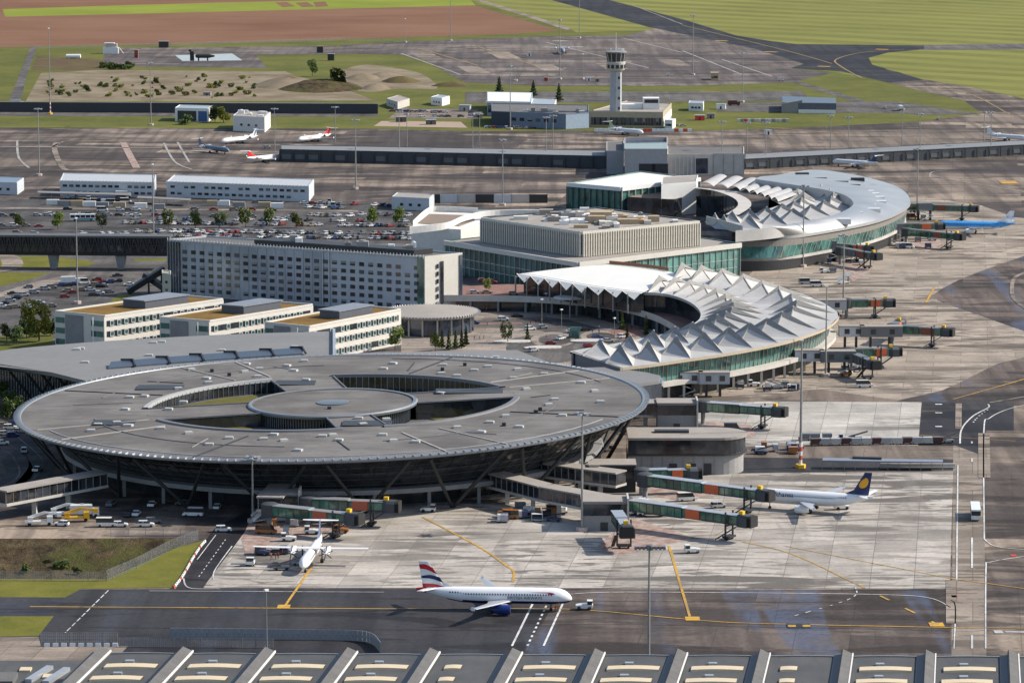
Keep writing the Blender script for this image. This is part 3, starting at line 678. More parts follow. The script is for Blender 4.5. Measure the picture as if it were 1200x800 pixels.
for i in range(4, len(st)-1, 5):
    p = st[i]; part(W1, 'clerestory_bracket', MB().box(p.x-3.2,p.x+1.0,p.y+4.2,p.y+4.8,zw+1.2,zw+1.8).bar((p.x+.7,p.y+4.6,zw+1.5),(p.x+2.4,p.y-3.2,zw+.6),.5,.5), STEEL)
ev = curve([p for p in poly((-60,417),(0,422),(60,429),(125,438), z=zw)], 8)
part(W1, 'eaves_gutter', MB().loft([[(p.x,p.y-1.2,zw-.1) for p in ev],[(p.x,p.y-1.4,zw-1.4) for p in ev],[(p.x,p.y+1,zw-2.2) for p in ev]], closed=False), METAL, 40)
gw = [(p.x+2,p.y+9) for p in ev]
part(W1, 'glazed_wall', MB().loft([[(x,y,zw-1.3) for x,y in gw],[(x,y,0) for x,y in gw]], closed=False), BGLASS)
mm = MB()
for i in range(60):
    t = i/59*(len(gw)-1); j = min(int(t), len(gw)-2); x = lerp(gw[j][0],gw[j+1][0],t-j); y = lerp(gw[j][1],gw[j+1][1],t-j); mm.box(x-.08,x+.08,y-.3,y-.1,0,zw-1.3)
part(W1, 'mullion_row', mm, METAL, stuff=True)
for px in (14,34,52,70,88):
    p = P(px,424+(px)*.11,zw); q = P(px+9,431+px*.11,zw)
    part(W1, 'raking_column', MB().tube((p.x+7,p.y+4,0),(p.x-2,p.y+1,zw-1.4),.45), STEEL); part(W1, 'raking_column', MB().tube((p.x+7,p.y+4,0),(p.x+14,p.y+1,zw-1.4),.45), STEEL)
W2 = thing('terminal_link_roof', 'low grey sloping link roof between the round terminal and the tented terminal', 'terminal', (0,0,0))
lk = poly((395,415),(440,413),(545,411),(606,410),(660,431),(700,440),(712,445),(640,452),(395,440), z=13)
part(W2, 'roof_slab', MB().prism([(p.x,p.y) for p in lk], 12.2, 13), M('wing_roof_grey',(.2,.195,.19)))
lk2 = poly((660,431),(712,430),(757,436),(774,440),(772,446),(745,450),(712,444), z=12)
part(W2, 'lower_roof', MB().prism([(p.x,p.y) for p in lk2], 11.0, 12), M('wing_roof_grey',(.2,.195,.19)))
part(W2, 'side_glazing', MB().prism([(p.x+1,p.y+1.2) for p in lk2], 5.6, 11.0), BGLASS)
lk3 = [(p.x,p.y) for p in lk2]; part(W2, 'floor_edge', MB().prism(lk3, 4.6, 5.6), LCONC)
for px, py in ((773,446),(757,449),(765,438)):
    p = P(px,py,12); part(W2, 'pillar', MB().box(p.x-.6,p.x+.6,p.y-.2,p.y+1,0,4.6), LCONC)
p = P(581,419,13); link('roof_vent', vm, W2, (p.x,p.y,13))
# ================================================================== tented terminals
k = N('tent_membrane'); co = k.coord('obj'); 
c = k.mix(k.ramp(k.noise(co,.12,5,.65), [(.3,0.0),(.7,1.0)]), (.36,.355,.345), (.46,.45,.435))
c = k.mix(k.ramp(k.noise(co,.9,4,.7), [(.5,0.0),(.8,.35)]), c, (.27,.265,.255)); TENT = k.done(c, .6, .0, .3)
WROOF = M('white_roof_sheet', (.78,.75,.68), .45, .1, .08, .1)
def samp(pts, t):
    n = len(pts)-1; x = min(max(t*n,0),n-1e-6); i = int(x); return lerp(pts[i], pts[i+1], x-i)
def even(pts, n=200):
    L = [0]
    for a, b in zip(pts, pts[1:]): L.append(L[-1]+(b-a).length)
    out = []; j = 0
    for i in range(n+1):
        s_ = L[-1]*i/n
        while j < len(L)-2 and L[j+1] < s_: j += 1
        out.append(lerp(pts[j], pts[j+1], (s_-L[j])/max(L[j+1]-L[j],1e-6)))
    return out
def tent_mesh(ia, ib, oa, ob, z0, hp, vpk, wmax, drop=0.0, nv=10):
    """one membrane bay between two radial edges: a sharp peak whose steep folded ridge runs out to the eave"""
    c = (ia+ib+oa+ob)/4; vs = []
    vv = sorted(set([j/nv for j in range(nv+1)]+[vpk])); m = 9
    for v in vv:
        rd = v/vpk if v < vpk else (1-v)/(1-vpk)
        w_ = .5*wmax*(lerp(.25,1,v/vpk) if v < vpk else lerp(1,.12,(v-vpk)/(1-vpk)))
        us = [0,(.5-w_)*.33,(.5-w_)*.7,.5-w_,.5,.5+w_,1-(.5-w_)*.7,1-(.5-w_)*.33,1]
        sag = hp*.33*rd; hs = [0,.22,.56,1.0,0,1.0,.56,.22,0]
        for i in range(m):
            p = lerp(lerp(ia,ib,us[i]), lerp(oa,ob,us[i]), v)
            h = hp*rd**.78 if i == 4 else sag*hs[i]
            vs.append((p.x-c.x, p.y-c.y, z0+h))
    return c, MB().add(vs, [(j*m+i, j*m+i+1, (j+1)*m+i+1, (j+1)*m+i) for j in range(len(vv)-1) for i in range(m-1)])
def flipfix(mb):
    a, b, c_ = [Vector(mb.v[i]) for i in mb.f[0][:3]]
    if (b-a).cross(c_-a).z < 0: mb.f = [f[::-1] for f in mb.f]
    return mb
def diamond_bay(ia, ib, oa, ob, z0, hp, vp):
    """pyramid over a diamond plan with flat corner membranes; folds sag a little like stretched fabric"""
    c = (ia+ib+oa+ob)/4; at = lambda u, v: lerp(lerp(ia,ib,u), lerp(oa,ob,u), v)-c
    mb = MB(); N_ = 5; Pk = at(.5,vp)
    for (e, f) in (((.5,1),(1,vp)),((1,vp),(.5,0)),((.5,0),(0,vp)),((0,vp),(.5,1))):
        E, G_ = at(*e), at(*f); vs = []
        idx = {}
        for a in range(N_+1):
            for b in range(N_+1-a):
                t, s_ = a/N_, b/N_; p = Pk*(1-t-s_)+E*t+G_*s_; k_ = max(0.0, 1-t-s_)
                h = hp*(k_**1.18) - .35*hp*t*s_*2*k_
                idx[a,b] = len(vs); vs.append((p.x,p.y,z0+h))
        fs = []
        for a in range(N_):
            for b in range(N_-a):
                fs.append((idx[a,b],idx[a+1,b],idx[a,b+1]))
                if a+b < N_-1: fs.append((idx[a+1,b],idx[a+1,b+1],idx[a,b+1]))
        a0, b0, c0 = [Vector(vs[q]) for q in fs[0]]
        if (b0-a0).cross(c0-a0).z < 0: fs = [f_[::-1] for f_ in fs]
        mb.add(vs, fs)
    for q in (((.5,1),(1,vp),(1,1)),((1,vp),(.5,0),(1,0)),((.5,0),(0,vp),(0,0)),((0,vp),(.5,1),(0,1))):
        p = [at(*w_) for w_ in q]; tri = [(x.x,x.y,z0) for x in p]
        if (p[1]-p[0]).cross(p[2]-p[0]) < 0: tri = tri[::-1]
        mb.add(tri, [(0,1,2)])
    return c, mb, at
def tents(T, inn, out, n, z0, hp, split, z_in=0.0):
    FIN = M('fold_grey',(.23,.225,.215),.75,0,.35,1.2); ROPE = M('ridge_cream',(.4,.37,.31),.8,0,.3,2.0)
    for r, (va, vb, h, vp) in enumerate(((0,split,hp*.8,.5),(split,1,hp,.42))):
        for i in range(n):
            t0, t1 = i/n, (i+1)/n
            ia, ib, oa, ob = samp(inn,t0), samp(inn,t1), samp(out,t0), samp(out,t1)
            hh = h*random.uniform(.93,1.05)
            c, mb, at = diamond_bay(lerp(ia,oa,va), lerp(ib,ob,va), lerp(ia,oa,vb), lerp(ib,ob,vb), z0, hh, vp)
            o = part(T, 'tent_bay', mb, TENT); o.location = (c.x, c.y, 0)
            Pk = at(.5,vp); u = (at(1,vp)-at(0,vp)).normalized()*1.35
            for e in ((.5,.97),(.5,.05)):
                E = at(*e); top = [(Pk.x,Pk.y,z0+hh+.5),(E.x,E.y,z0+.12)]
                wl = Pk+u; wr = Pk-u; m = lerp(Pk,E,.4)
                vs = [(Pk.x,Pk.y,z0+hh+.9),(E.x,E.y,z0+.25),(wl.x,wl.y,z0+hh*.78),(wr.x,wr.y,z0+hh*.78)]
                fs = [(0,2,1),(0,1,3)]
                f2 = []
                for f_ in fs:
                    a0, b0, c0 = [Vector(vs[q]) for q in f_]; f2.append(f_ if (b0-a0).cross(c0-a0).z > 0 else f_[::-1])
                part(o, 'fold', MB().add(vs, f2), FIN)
            for e in ((0.02,vp),(.98,vp)):
                E = at(*e); m = lerp(Pk,E,.5); part(o, 'ridge_rope', MB().bar((Pk.x,Pk.y,z0+hh+.1),(m.x,m.y,z0+hh*.44+.15),.35,.3).bar((m.x,m.y,z0+hh*.44+.15),(E.x,E.y,z0+.15),.35,.3), ROPE)
            part(o, 'mast_tip', MB().tube((Pk.x,Pk.y,z0+hh*.7),(Pk.x,Pk.y,z0+hh+.9),.5,.3,6), METAL)
ZE = 13.0
PAIRS = [(802,316,751,343),(832,318,768,343.5),(862,323,784,345.5),(898,332,800,350.5),(928,339.5,811,356),(958,351,818,362),(979,363,821,367),(983,371,821,371),(970,383,819,375),(945,393,813,379.5),(918,401,803,384),(885,408,791,388),(845,415,772,393),(800,421.5,747,398),(762,427,720,403),(727,431,668,412)]
byidx = lambda c: [samp(c, i/200) for i in range(201)]
outer = byidx(curve(poly(*[p[:2] for p in PAIRS], z=ZE), 10)); inner = byidx(curve(poly(*[p[2:] for p in PAIRS], z=ZE), 10))
T2 = thing('tented_terminal', 'horseshoe terminal with rows of pale pointed tent roofs and green glass front', 'terminal')
random.seed(3)
tents(T2, inner, outer, 17, ZE, 4.7, .48)
part(T2, 'roof_edge', MB().loft([[(p.x,p.y,ZE+.1) for p in outer],[(p.x,p.y,ZE-.9) for p in outer]], closed=False), M('tan_edge',(.42,.35,.26),.8))
def inset(a, b, d): return [p+(q-p).normalized()*d for p, q in zip(a, b)]
gl = inset(outer, inner, 3.0)
part(T2, 'canopy_ledge', MB().loft([[(p.x,p.y,ZE-.9) for p in outer],[(p.x,p.y,ZE-1.0) for p in gl]], closed=False), M('tan_edge',(.42,.35,.26)))
part(T2, 'green_glazing', MB().loft([[(p.x,p.y,ZE-1.0) for p in gl],[(p.x,p.y,6.0) for p in inset(outer,inner,4.0)]], closed=False), GGLASS)
mm = MB()
for i in range(0,201,2): 
    p, q = gl[i], inset(outer,inner,4.0)[i]; d = (outer[i]-inner[i]).normalized()*.15; mm.bar((p.x+d.x,p.y+d.y,ZE-1),(q.x+d.x,q.y+d.y,6),.15,.15)
part(T2, 'mullion_row', mm, METAL, stuff=True)
fl = inset(outer, inner, 1.0)
part(T2, 'floor_band', MB().loft([[(p.x,p.y,6.0) for p in inset(outer,inner,4)],[(p.x,p.y,6.0) for p in fl],[(p.x,p.y,4.6) for p in fl],[(p.x,p.y,4.4) for p in inset(outer,inner,4)]], closed=False), LCONC)
part(T2, 'ground_floor_wall', MB().loft([[(p.x,p.y,4.5) for p in inset(outer,inner,6)],[(p.x,p.y,0) for p in inset(outer,inner,6)]], closed=False), STEEL)
part(T2, 'inner_wall', MB().loft([[(p.x,p.y,ZE) for p in inset(inner,outer,2.5)],[(p.x,p.y,0) for p in inset(inner,outer,2.5)]], closed=False), DGLASS)
part(T2, 'inner_eave', MB().loft([[(p.x,p.y,ZE+.2) for p in inner],[(p.x,p.y,ZE-.8) for p in inner]], closed=False), METAL)
for i in range(100,200,6):
    p = inset(outer,inner,2)[i]; part(T2, 'pillar', MB().box(p.x-.4,p.x+.4,p.y-.4,p.y+.4,0,4.5), LCONC)
for i in range(120,170,5):
    p = inner[i]; part(T2, 'pillar', MB().box(p.x-.3,p.x+.3,p.y-.3,p.y+.3,0,ZE), LCONC)
# end gables at the lower tip
for t in (199,):
    a, b = inner[t], outer[t]; part(T2, 'end_gable', MB().bar((a.x,a.y,6.5),(b.x,b.y,6.5),.6,13), M('gable_grey',(.2,.2,.21),.7))
# smooth white canopy with saw-tooth front
can_b = poly((714,313),(745,316),(775,320),(802,326), z=ZE); can_f = poly((606,322),(645,329),(690,337),(751,345), z=ZE)
T3 = thing('white_canopy', 'bright white sheet canopy with saw-tooth front over the drop-off road', 'canopy')
cb = even(curve(can_b,8),40); cf = even(curve(can_f,8),40)
vs = []
for i in range(41):
    for j in range(9):
        v = j/8; p = lerp(cf[i], cb[i], v); vs.append((p.x,p.y,ZE+.9*math.sin(min(1,v*1.3)*math.pi/2)+.3))
part(T3, 'sheet', flipfix(MB().add(vs, [(i*9+j,(i+1)*9+j,(i+1)*9+j+1,i*9+j+1) for i in range(40) for j in range(8)])), WROOF, 60)
for i in range(8):
    a, b = cf[i*5], cf[i*5+5]; m_ = lerp(a,b,.5); d = (cf[20]-cb[20]).normalized()*4; 
    part(T3, 'tooth', MB().add([(a.x,a.y,ZE+.6),(b.x,b.y,ZE+.6),(b.x+d.x,b.y+d.y,ZE-1.6),(a.x+d.x*.1,a.y+d.y*.1,ZE+.5)],[(0,2,1),(0,3,2)]), WROOF)
part(T3, 'front_wall', MB().loft([[(p.x,p.y,ZE+.5) for p in [q+(r-q).normalized()*3 for q,r in zip(cf,cb)]],[(p.x,p.y,5.6) for p in [q+(r-q).normalized()*3 for q,r in zip(cf,cb)]]], closed=False), DGLASS)
for i in range(1,41,4):
    p = cf[i]+(cf[i]-cb[i]).normalized()*2; part(T3, 'post', MB().tube((p.x,p.y,5.6),(p.x,p.y,ZE),.3), POLE)
part(T3, 'red_edge', MB().loft([[(p.x,p.y,ZE+2.6) for p in cb[:30]],[(p.x,p.y,ZE+1.4) for p in cb[:30]]], closed=False), M('rust_edge',(.3,.12,.06)))
# raised drop-off road
rf = even(curve(poly((470,349),(542,349),(611,350),(665,353),(713,358),(759,369),(782,379),(800,390), z=5.5),8),60)
rb = even(curve(poly((470,336),(545,335),(606,333),(660,339),(710,345),(765,355),(812,366),(822,376), z=5.5),8),60)
VR = thing('raised_road', 'curved raised drop-off road with red-brown paving and pale parapet before the terminal', 'viaduct')
part(VR, 'deck', flipfix(MB().add([(p.x,p.y,5.5) for p in rf]+[(p.x,p.y,5.5) for p in rb],[(i,i+1,62+i,61+i) for i in range(60)])), BRICKP)
part(VR, 'parapet', MB().loft([[(p.x,p.y+.6,6.5) for p in rf],[(p.x,p.y,6.6) for p in rf],[(p.x,p.y-.2,4.2) for p in rf],[(p.x,p.y+1,4.2) for p in rf]], closed=False), LCONC)
part(VR, 'undercroft_wall', MB().loft([[(p.x,p.y+4,5.4) for p in rf],[(p.x,p.y+4,0) for p in rf]], closed=False), DGLASS)
for i in range(2,60,4): part(VR, 'pillar', MB().box(rf[i].x-.4,rf[i].x+.4,rf[i].y+.6,rf[i].y+1.4,0,4.3), GCONC)
# ================================================================== far crescent terminal
ZF = 14.0
o2 = [(867,276.5),(926,276),(970,270),(1025,259),(1056,247),(1067,235),(1054,220),(1021,209),(985,202),(959,199),(930,202),(904,207.5)]
i2 = [(862,272),(905,268),(936,262),(968,256),(992,247),(1000,239),(990,230),(968,224),(945,220),(925,217),(905,214),(885,211)]
T4 = thing('crescent_terminal', 'far terminal with smooth metallic crescent roof around a pale tented court', 'terminal')
oc = even(curve(poly(*o2, z=ZF),10)); ic = even(curve(poly(*i2, z=ZF+4),10))
k = N('brushed_shell'); co = k.coord('obj'); c = k.mix(k.ramp(k.noise(co,.05,4,.6),[(.3,0.0),(.7,1.0)]), (.33,.335,.34), (.43,.43,.42)); SHELL = k.done(c, .38, .5, .5)
vs = []
for i in range(201):
    for j in range(9):
        v = j/8; p = lerp(oc[i], ic[i], v); vs.append((p.x,p.y,ZF+4.5*math.sin(v*math.pi/2)))
part(T4, 'shell_roof', flipfix(MB().add(vs,[(i*9+j,(i+1)*9+j,(i+1)*9+j+1,i*9+j+1) for i in range(200) for j in range(8)])), SHELL, 60)
part(T4, 'shell_rim', MB().loft([[(p.x,p.y,ZF+.1) for p in oc],[(p.x,p.y,ZF-1.1) for p in oc]], closed=False), METAL)
part(T4, 'inner_upstand', MB().loft([[(p.x,p.y,ZF+4.5) for p in ic],[(p.x,p.y,ZF-.2) for p in ic]], closed=False), TENT)
gi = inset(oc, ic, 4); gb = inset(oc, ic, 7)
part(T4, 'rim_soffit', MB().loft([[(p.x,p.y,ZF-1.1) for p in oc],[(p.x,p.y,ZF-1.6) for p in gi]], closed=False), DCONC)
part(T4, 'louvre_band', MB().loft([[(p.x,p.y,ZF-1.6) for p in gi],[(p.x,p.y,ZF-4.0) for p in inset(oc,ic,4.6)]], closed=False), M('louvre_tan',(.22,.2,.18),.6))
part(T4, 'green_glazing', MB().loft([[(p.x,p.y,ZF-4.0) for p in inset(oc,ic,4.6)],[(p.x,p.y,5.4) for p in gb]], closed=False), GGLASS)
mm = MB()
for i in range(0,201,2):
    p, q = inset(oc,ic,4.4)[i], inset(oc,ic,6.8)[i]; mm.bar((p.x,p.y,ZF-4),(q.x,q.y,5.4),.18,.18)
part(T4, 'mullion_row', mm, METAL, stuff=True)
part(T4, 'floor_band', MB().loft([[(p.x,p.y,5.4) for p in gb],[(p.x,p.y,5.4) for p in inset(oc,ic,5.0)],[(p.x,p.y,4.2) for p in inset(oc,ic,5.0)],[(p.x,p.y,4.2) for p in inset(oc,ic,8)]], closed=False), LCONC)
part(T4, 'ground_floor_wall', MB().loft([[(p.x,p.y,4.3) for p in inset(oc,ic,8)],[(p.x,p.y,0) for p in inset(oc,ic,8)]], closed=False), STEEL)
o3 = [(1003,230),(1006,238),(1000,247),(970,256),(936,262),(905,268),(862,272)][0:]
o3 = [(972,224),(992,230),(1001,239),(994,247),(970,256),(936,262),(905,268),(862,272),(838,268)]
i3 = [(917,232),(926,236),(924,242),(908,247),(890,250),(868,253),(850,256),(832,258),(826,260)]
oc3 = even(curve(poly(*o3, z=ZF),10)); ic3 = even(curve(poly(*i3, z=ZF),10))
random.seed(5); tents(T4, ic3, oc3, 10, ZF, 4.3, .45)
for a, b in (((838,268),(830,262)),):
    p, q = P(870,273.5,ZF), P(828,262,ZF); part(T4, 'end_gable', MB().bar((p.x,p.y,ZF+1.5),(q.x,q.y,ZF+1.5),.5,3.6), METAL)
# long sail bays on the upper side of the court
o4 = even(curve(poly((835,208),(860,211),(890,214),(925,221),(945,227), z=ZF+1),8)); i4 = even(curve(poly((818,216),(845,219),(870,223),(895,230),(912,236), z=ZF+1),8))
for i in range(8):
    ia, ib, oa, ob = samp(i4,i/8), samp(i4,(i+1)/8), samp(o4,i/8), samp(o4,(i+1)/8); c = (ia+ib+oa+ob)/4; vs = []
    for j in range(7):
        for q in range(9):
            p = lerp(lerp(ia,ib,q/8),lerp(oa,ob,q/8),j/6)-c; vs.append((p.x,p.y,ZF+.8+1.5*math.sin(math.pi*q/8)**.8+1.6*(q/8)*(j/6)))
    o = part(T4, 'sail_bay', flipfix(MB().add(vs,[(j*9+q,j*9+q+1,(j+1)*9+q+1,(j+1)*9+q) for j in range(6) for q in range(8)])), TENT, 60); o.location = (c.x,c.y,0)
cw = curve(poly((816,219),(845,223),(868,232),(872,241),(858,251), z=ZF),8)
part(T4, 'court_ring', ribbon(cw, 6, ZF-.2), LCONC)
part(T4, 'court_wall', MB().loft([[(p.x,p.y,ZF-.3) for p in cw],[(p.x,p.y,0) for p in cw]], closed=False), DGLASS)
part(T4, 'court_roof', MB().sheet([poly((850,224),(885,211),(930,215),(985,222),(1006,236),(960,257),(900,262),(868,256),(915,240),(895,230), z=ZF)], ZF+.05), TENT)
for px,py,s_ in ((961,211,1),(986,215,1),(1000,219,1),(975,221,1),(1022,229,0),(1016,226,0),(1028,233,0),(1030,238,0),(1018,242,0),(1023,247,0),(1002,251,0),(988,259,0),(1005,211,1),(940,205,1)):
    p = P(px,py,ZF+2.5); part(T4, 'rooflight', MB().box(p.x-3.2,p.x+3.2,p.y-1.5,p.y+1.5,ZF+1.2,ZF+3.6), STEEL if s_ else WHITE)
# ================================================================== general building kit
def corners(px, z=0.0):
    w_ = [P(x,y,z).xy for x,y in px]; A = w_[0].copy(); return A, [p-A for p in w_]
def bld(name, label, cat, px, h, wall, roof, z=None, par=.9, close=True, group=None, z0=0.0):
    """px: front-left, front-right, back-right (and back-left) corners seen at height z (default roof)"""
    A, c = corners(px, h if z is None else z)
    if len(c) == 3 and close: c.append(c[0]+c[2]-c[1])
    T = thing(name, label, cat, (A.x,A.y,0), 0, group)
    pl = [(p.x,p.y) for p in c]
    part(T, 'wall', MB().prism(pl, z0, h), wall)
    m = Vector((sum(p.x for p in c)/len(c), sum(p.y for p in c)/len(c)))
    ins = [tuple(m+(p-m)*(1-.9/max((p-m).length,1))) for p in c]
    part(T, 'roof', MB().prism(ins, h, h+.12), roof)
    if par:
        mb = MB()
        for i in range(len(c)):
            a, b = c[i], c[(i+1)%len(c)]; a2 = a+(m-a).normalized()*.35; b2 = b+(m-b).normalized()*.35
            d = (b2-a2).normalized()*(.24 if i%2 else -.24)
            mb.bar((a2.x,a2.y,h+par/2+.01*(i%2)),(b2.x,b2.y,h+par/2+.01*(i%2)),.45,par)
        part(T, 'parapet', mb, wall)
    return T, c
WCACHE = {}; BLIND = M('blind_grey',(.22,.22,.22),.7); BLIND2 = M('curtain_dark',(.085,.088,.095),.6)
def windows(T, p, q, zs, n, w_, h_, mat, off=0.05, m0=.04, m1=.04, skip=0.0, name='window', frame=None, depth=.12):
    p = Vector(p); q = Vector(q); d = q-p; L = d.length; a = math.atan2(d.y,d.x); nrm = Vector((d.y,-d.x)).normalized()
    key = (round(w_,2),round(h_,2),mat.name,frame.name if frame else '')
    if key not in WCACHE:
        mb = MB().box(-w_/2,w_/2,-depth,0,-h_/2,h_/2)
        if frame: 
            mb.mat(1); t=.14; mb.box(-w_/2-t,w_/2+t,-depth-.08,-.02,h_/2,h_/2+t).box(-w_/2-t,w_/2+t,-depth-.08,-.02,-h_/2-t,-h_/2).box(-w_/2-t,-w_/2,-depth-.07,-.02,-h_/2,h_/2).box(w_/2,w_/2+t,-depth-.07,-.02,-h_/2,h_/2)
        WCACHE[key] = mb.mesh('window', [mat,frame] if frame else mat)
    me = WCACHE[key]; alt = []
    if name == 'window' and not frame:
        for mv in (BLIND, BLIND2):
            kk = key+(mv.name,)
            if kk not in WCACHE: WCACHE[kk] = MB().box(-w_/2,w_/2,-depth,0,-h_/2,h_/2).mat(1).box(-w_/2,w_/2,-depth-.03,-depth+.02,h_/2*(-.1 if mv is BLIND else -.9),h_/2).mesh('window',[mat,mv])
            alt.append(WCACHE[kk])
    for z in zs:
        for i in range(n):
            if random.random() < skip: continue
            t = lerp(m0,1-m1,(i+.5)/n); o = p+d*t+nrm*off
            link(name, random.choice([me,me,me]+alt) if alt else me, T, (o.x,o.y,z), a)
def band(T, p, q, z0, z1, mat, name='glazing_band', off=.06, th=.15, m0=.02, m1=.02):
    p = Vector(p); q = Vector(q); d = (q-p); nrm = Vector((d.y,-d.x)).normalized()
    a = p+d*m0+nrm*off; b = p+d*(1-m1)+nrm*off
    return part(T, name, MB().bar((a.x,a.y,(z0+z1)/2),(b.x,b.y,(z0+z1)/2),th,z1-z0), mat)
def ribs(T, p, q, z0, z1, n, wd, dp, mat, name='fin', off=0.0):
    p = Vector(p); q = Vector(q); d = q-p; a = math.atan2(d.y,d.x); nrm = Vector((d.y,-d.x)).normalized()
    me = MB().box(-wd/2,wd/2,-dp,0,z0,z1).mesh(name, mat)
    for i in range(n+1):
        o = p+d*(i/n)+nrm*off; link(name, me, T, (o.x,o.y,0), a)
def clutter(T, c, z, n, seed, mats, smin=1.2, smax=4):
    random.seed(seed)
    for i in range(n):
        u, v = random.uniform(.06,.94), random.uniform(.12,.88)
        p = lerp(lerp(c[0],c[1],u), lerp(c[3],c[2],u), v); a, b, h = random.uniform(smin,smax)/2, random.uniform(smin,smax)/2, random.uniform(.8,2.4)
        mb = MB().box(p.x-a,p.x+a,p.y-b,p.y+b,z,z+h)
        if i % 3 == 0: mb.lathe([(min(a,b)*.6,z+h),(min(a,b)*.6,z+h+.4)],10,(p.x,p.y,0))
        part(T, 'rooftop_unit', mb, random.choice(mats))
ROOFD = M('dark_roof', (.13,.125,.12), .85, 0, .25, .1)
ROOFL = M('pale_gravel_roof', (.3,.27,.24), .9, 0, .2, .1)
# ================================================================== hotel
HP = M('hotel_grey_panel', (.42,.445,.48), .5, .0, .12, .15)
HT, hc = bld('hotel', 'seven-storey grey hotel slab with rows of square windows and pale lit end wall', 'hotel', [(198,345),(497,368),(541,363)], 21.5, HP, ROOFD, z=0, par=.7)
random.seed(21)
windows(HT, hc[0], hc[1], [2.6+3.0*i for i in range(6)], 27, 2.1, 1.5, WINM, m0=.05, m1=.01, frame=None, skip=.02)
L_ = (hc[1]-hc[0])
band(HT, hc[0], hc[1], .3, 21.2, glassy('curtain_grey_glass',(.31,.34,.38),.22,.6,.16,.12), 'curtain_wall', .0, .06, .0, .39)
ribs(HT, hc[0], hc[0]+L_*.61, .3, 21.2, 17, .09, .08, GCONC, 'mullion', .05)
band(HT, hc[0], hc[0]+L_*.05, .5, 21.3, BGLASS, 'corner_glazing', .25, .4, 0, 0)
ribs(HT, hc[0], hc[0]+L_*.055, .5, 21.3, 5, .12, .2, METAL, 'mullion', .5)
ribs(HT, hc[0]+L_*.615, hc[0]+L_*.64, .5, 21.4, 1, .4, .5, METAL, 'facade_fin', .1)
part(HT, 'end_wall', MB().prism([tuple(hc[1]+Vector((.05,.0))), tuple(hc[1]+Vector((.35,-.05))), tuple(hc[2]+Vector((.35,.05))), tuple(hc[2]+Vector((.05,0)))], 0, 22.3), CREAM)
windows(HT, hc[1], hc[2], [3.5+2.9*i for i in range(6)], 1, 1.0, 1.7, WINM, .45, .3, .62)
band(HT, hc[1], hc[2], 2.5, 19.8, WINM, 'stair_slot', .5, .2, .42, .5)
band(HT, hc[1], hc[2], .5, 21.5, BGLASS, 'corner_glazing', .45, .2, .93, .0); band(HT, hc[0], hc[1], .5, 22, GGLASS, 'corner_glazing', .1, .2, .975, .0)
ribs(HT, hc[0], hc[1], 21.4, 22.9, 80, .18, .3, METAL, 'parapet_post', .3)
m_ = [lerp(hc[0],hc[3],.3)+L_*.3, lerp(hc[0],hc[3],.3)+L_*.92, lerp(hc[0],hc[3],.8)+L_*.92, lerp(hc[0],hc[3],.8)+L_*.3]
part(HT, 'penthouse', MB().prism([tuple(p) for p in m_], 21.7, 23.6), STEEL)
clutter(HT, m_, 23.6, 7, 2, [ROOFL, GCONC, WHITE], 1.5, 5)
DP = P(505,372,5)
DR = thing('hotel_drum', 'low round entrance drum with glass band at the lit end of the hotel', 'pavilion', (DP.x,DP.y,0))
part(DR, 'wall', MB().lathe([(15.5,0),(15.5,6.6)],40), BGLASS, 40)
part(DR, 'roof', MB().lathe([(17.4,6.3),(18,6.6),(18,7.4),(17,7.6),(0,7.9)],48), ROOFL, 40)
ed = MB()
for i in range(90):
    a = i/90*2*math.pi; ed.bar((17.7*math.cos(a),17.7*math.sin(a),7.6),(18.4*math.cos(a),18.4*math.sin(a),7.0),.2,.5)
part(DR, 'rim_fins', ed, METAL, stuff=True)
for i in range(10):
    a = R(180+i*20); part(DR, 'pier', MB().box(15.7*math.cos(a)-.3,15.7*math.cos(a)+.3,15.7*math.sin(a)-.3,15.7*math.sin(a)+.3,0,6.3), LCONC)
# ================================================================== three offices with rust-coloured sedum roofs
SEDUM = grass_mat('sedum_roof', (.15,.085,.03), (.21,.125,.035), sc=.12, dry=(.11,.11,.035))
for i, (l, f, e, lab) in enumerate((((64,366),(122,371.5),(262,351.5),'white office block with rust sedum roof standing by the small trees'),
                              ((187,373),(245,377.5),(367,358),'middle white office block with rust sedum roof between two alike'),
                              ((310,379),(362,384),(470,363.5),'white office block with rust sedum roof beside the hotel drum'))):
    T, c = bld('office_block', lab, 'office', [l, f, e], 12.5, CREAM, SEDUM, par=.7)
    band(T, c[0], c[1], .3, 12.2, GCONC, 'end_panel', .1, .3, .22, .42)
    for z in (2.2,6.2,10.0):
        band(T, c[1], c[2], z-1.0, z+1.0, WINM, 'glazing_band', .06, .14, .02, .03); band(T, c[0], c[1], z-1, z+1, GGLASS, 'glazing_band', .06, .14, .02, .8); band(T, c[0], c[1], z-1, z+1, GGLASS, 'glazing_band', .06, .14, .74, .02)
        windows(T, c[1], c[2], [z], 16, 1.5, 1.5, GGLASS, .16, .03, .04, .12, frame=WHITE)
    pu = [lerp(lerp(c[0],c[1],.35),lerp(c[3],c[2],.35),.42), lerp(lerp(c[0],c[1],.8),lerp(c[3],c[2],.8),.42), lerp(lerp(c[0],c[1],.8),lerp(c[3],c[2],.8),.78), lerp(lerp(c[0],c[1],.35),lerp(c[3],c[2],.35),.78)]
    ph = part(T, 'penthouse', MB().prism([tuple(p) for p in pu], 12.6, 15.2), M('penthouse_slate',(.09,.1,.125),.5))
    m = sum(pu, Vector((0,0)))/4
    part(ph, 'roof', MB().prism([tuple(m+(p-m)*1.07) for p in pu], 15.2, 15.6), M('penthouse_roof',(.2,.22,.25),.5))
    part(T, 'downpipe', MB().tube((c[1].x-4,c[1].y-.4,0),(c[1].x-4,c[1].y-.4,12.5),.18), WHITE)
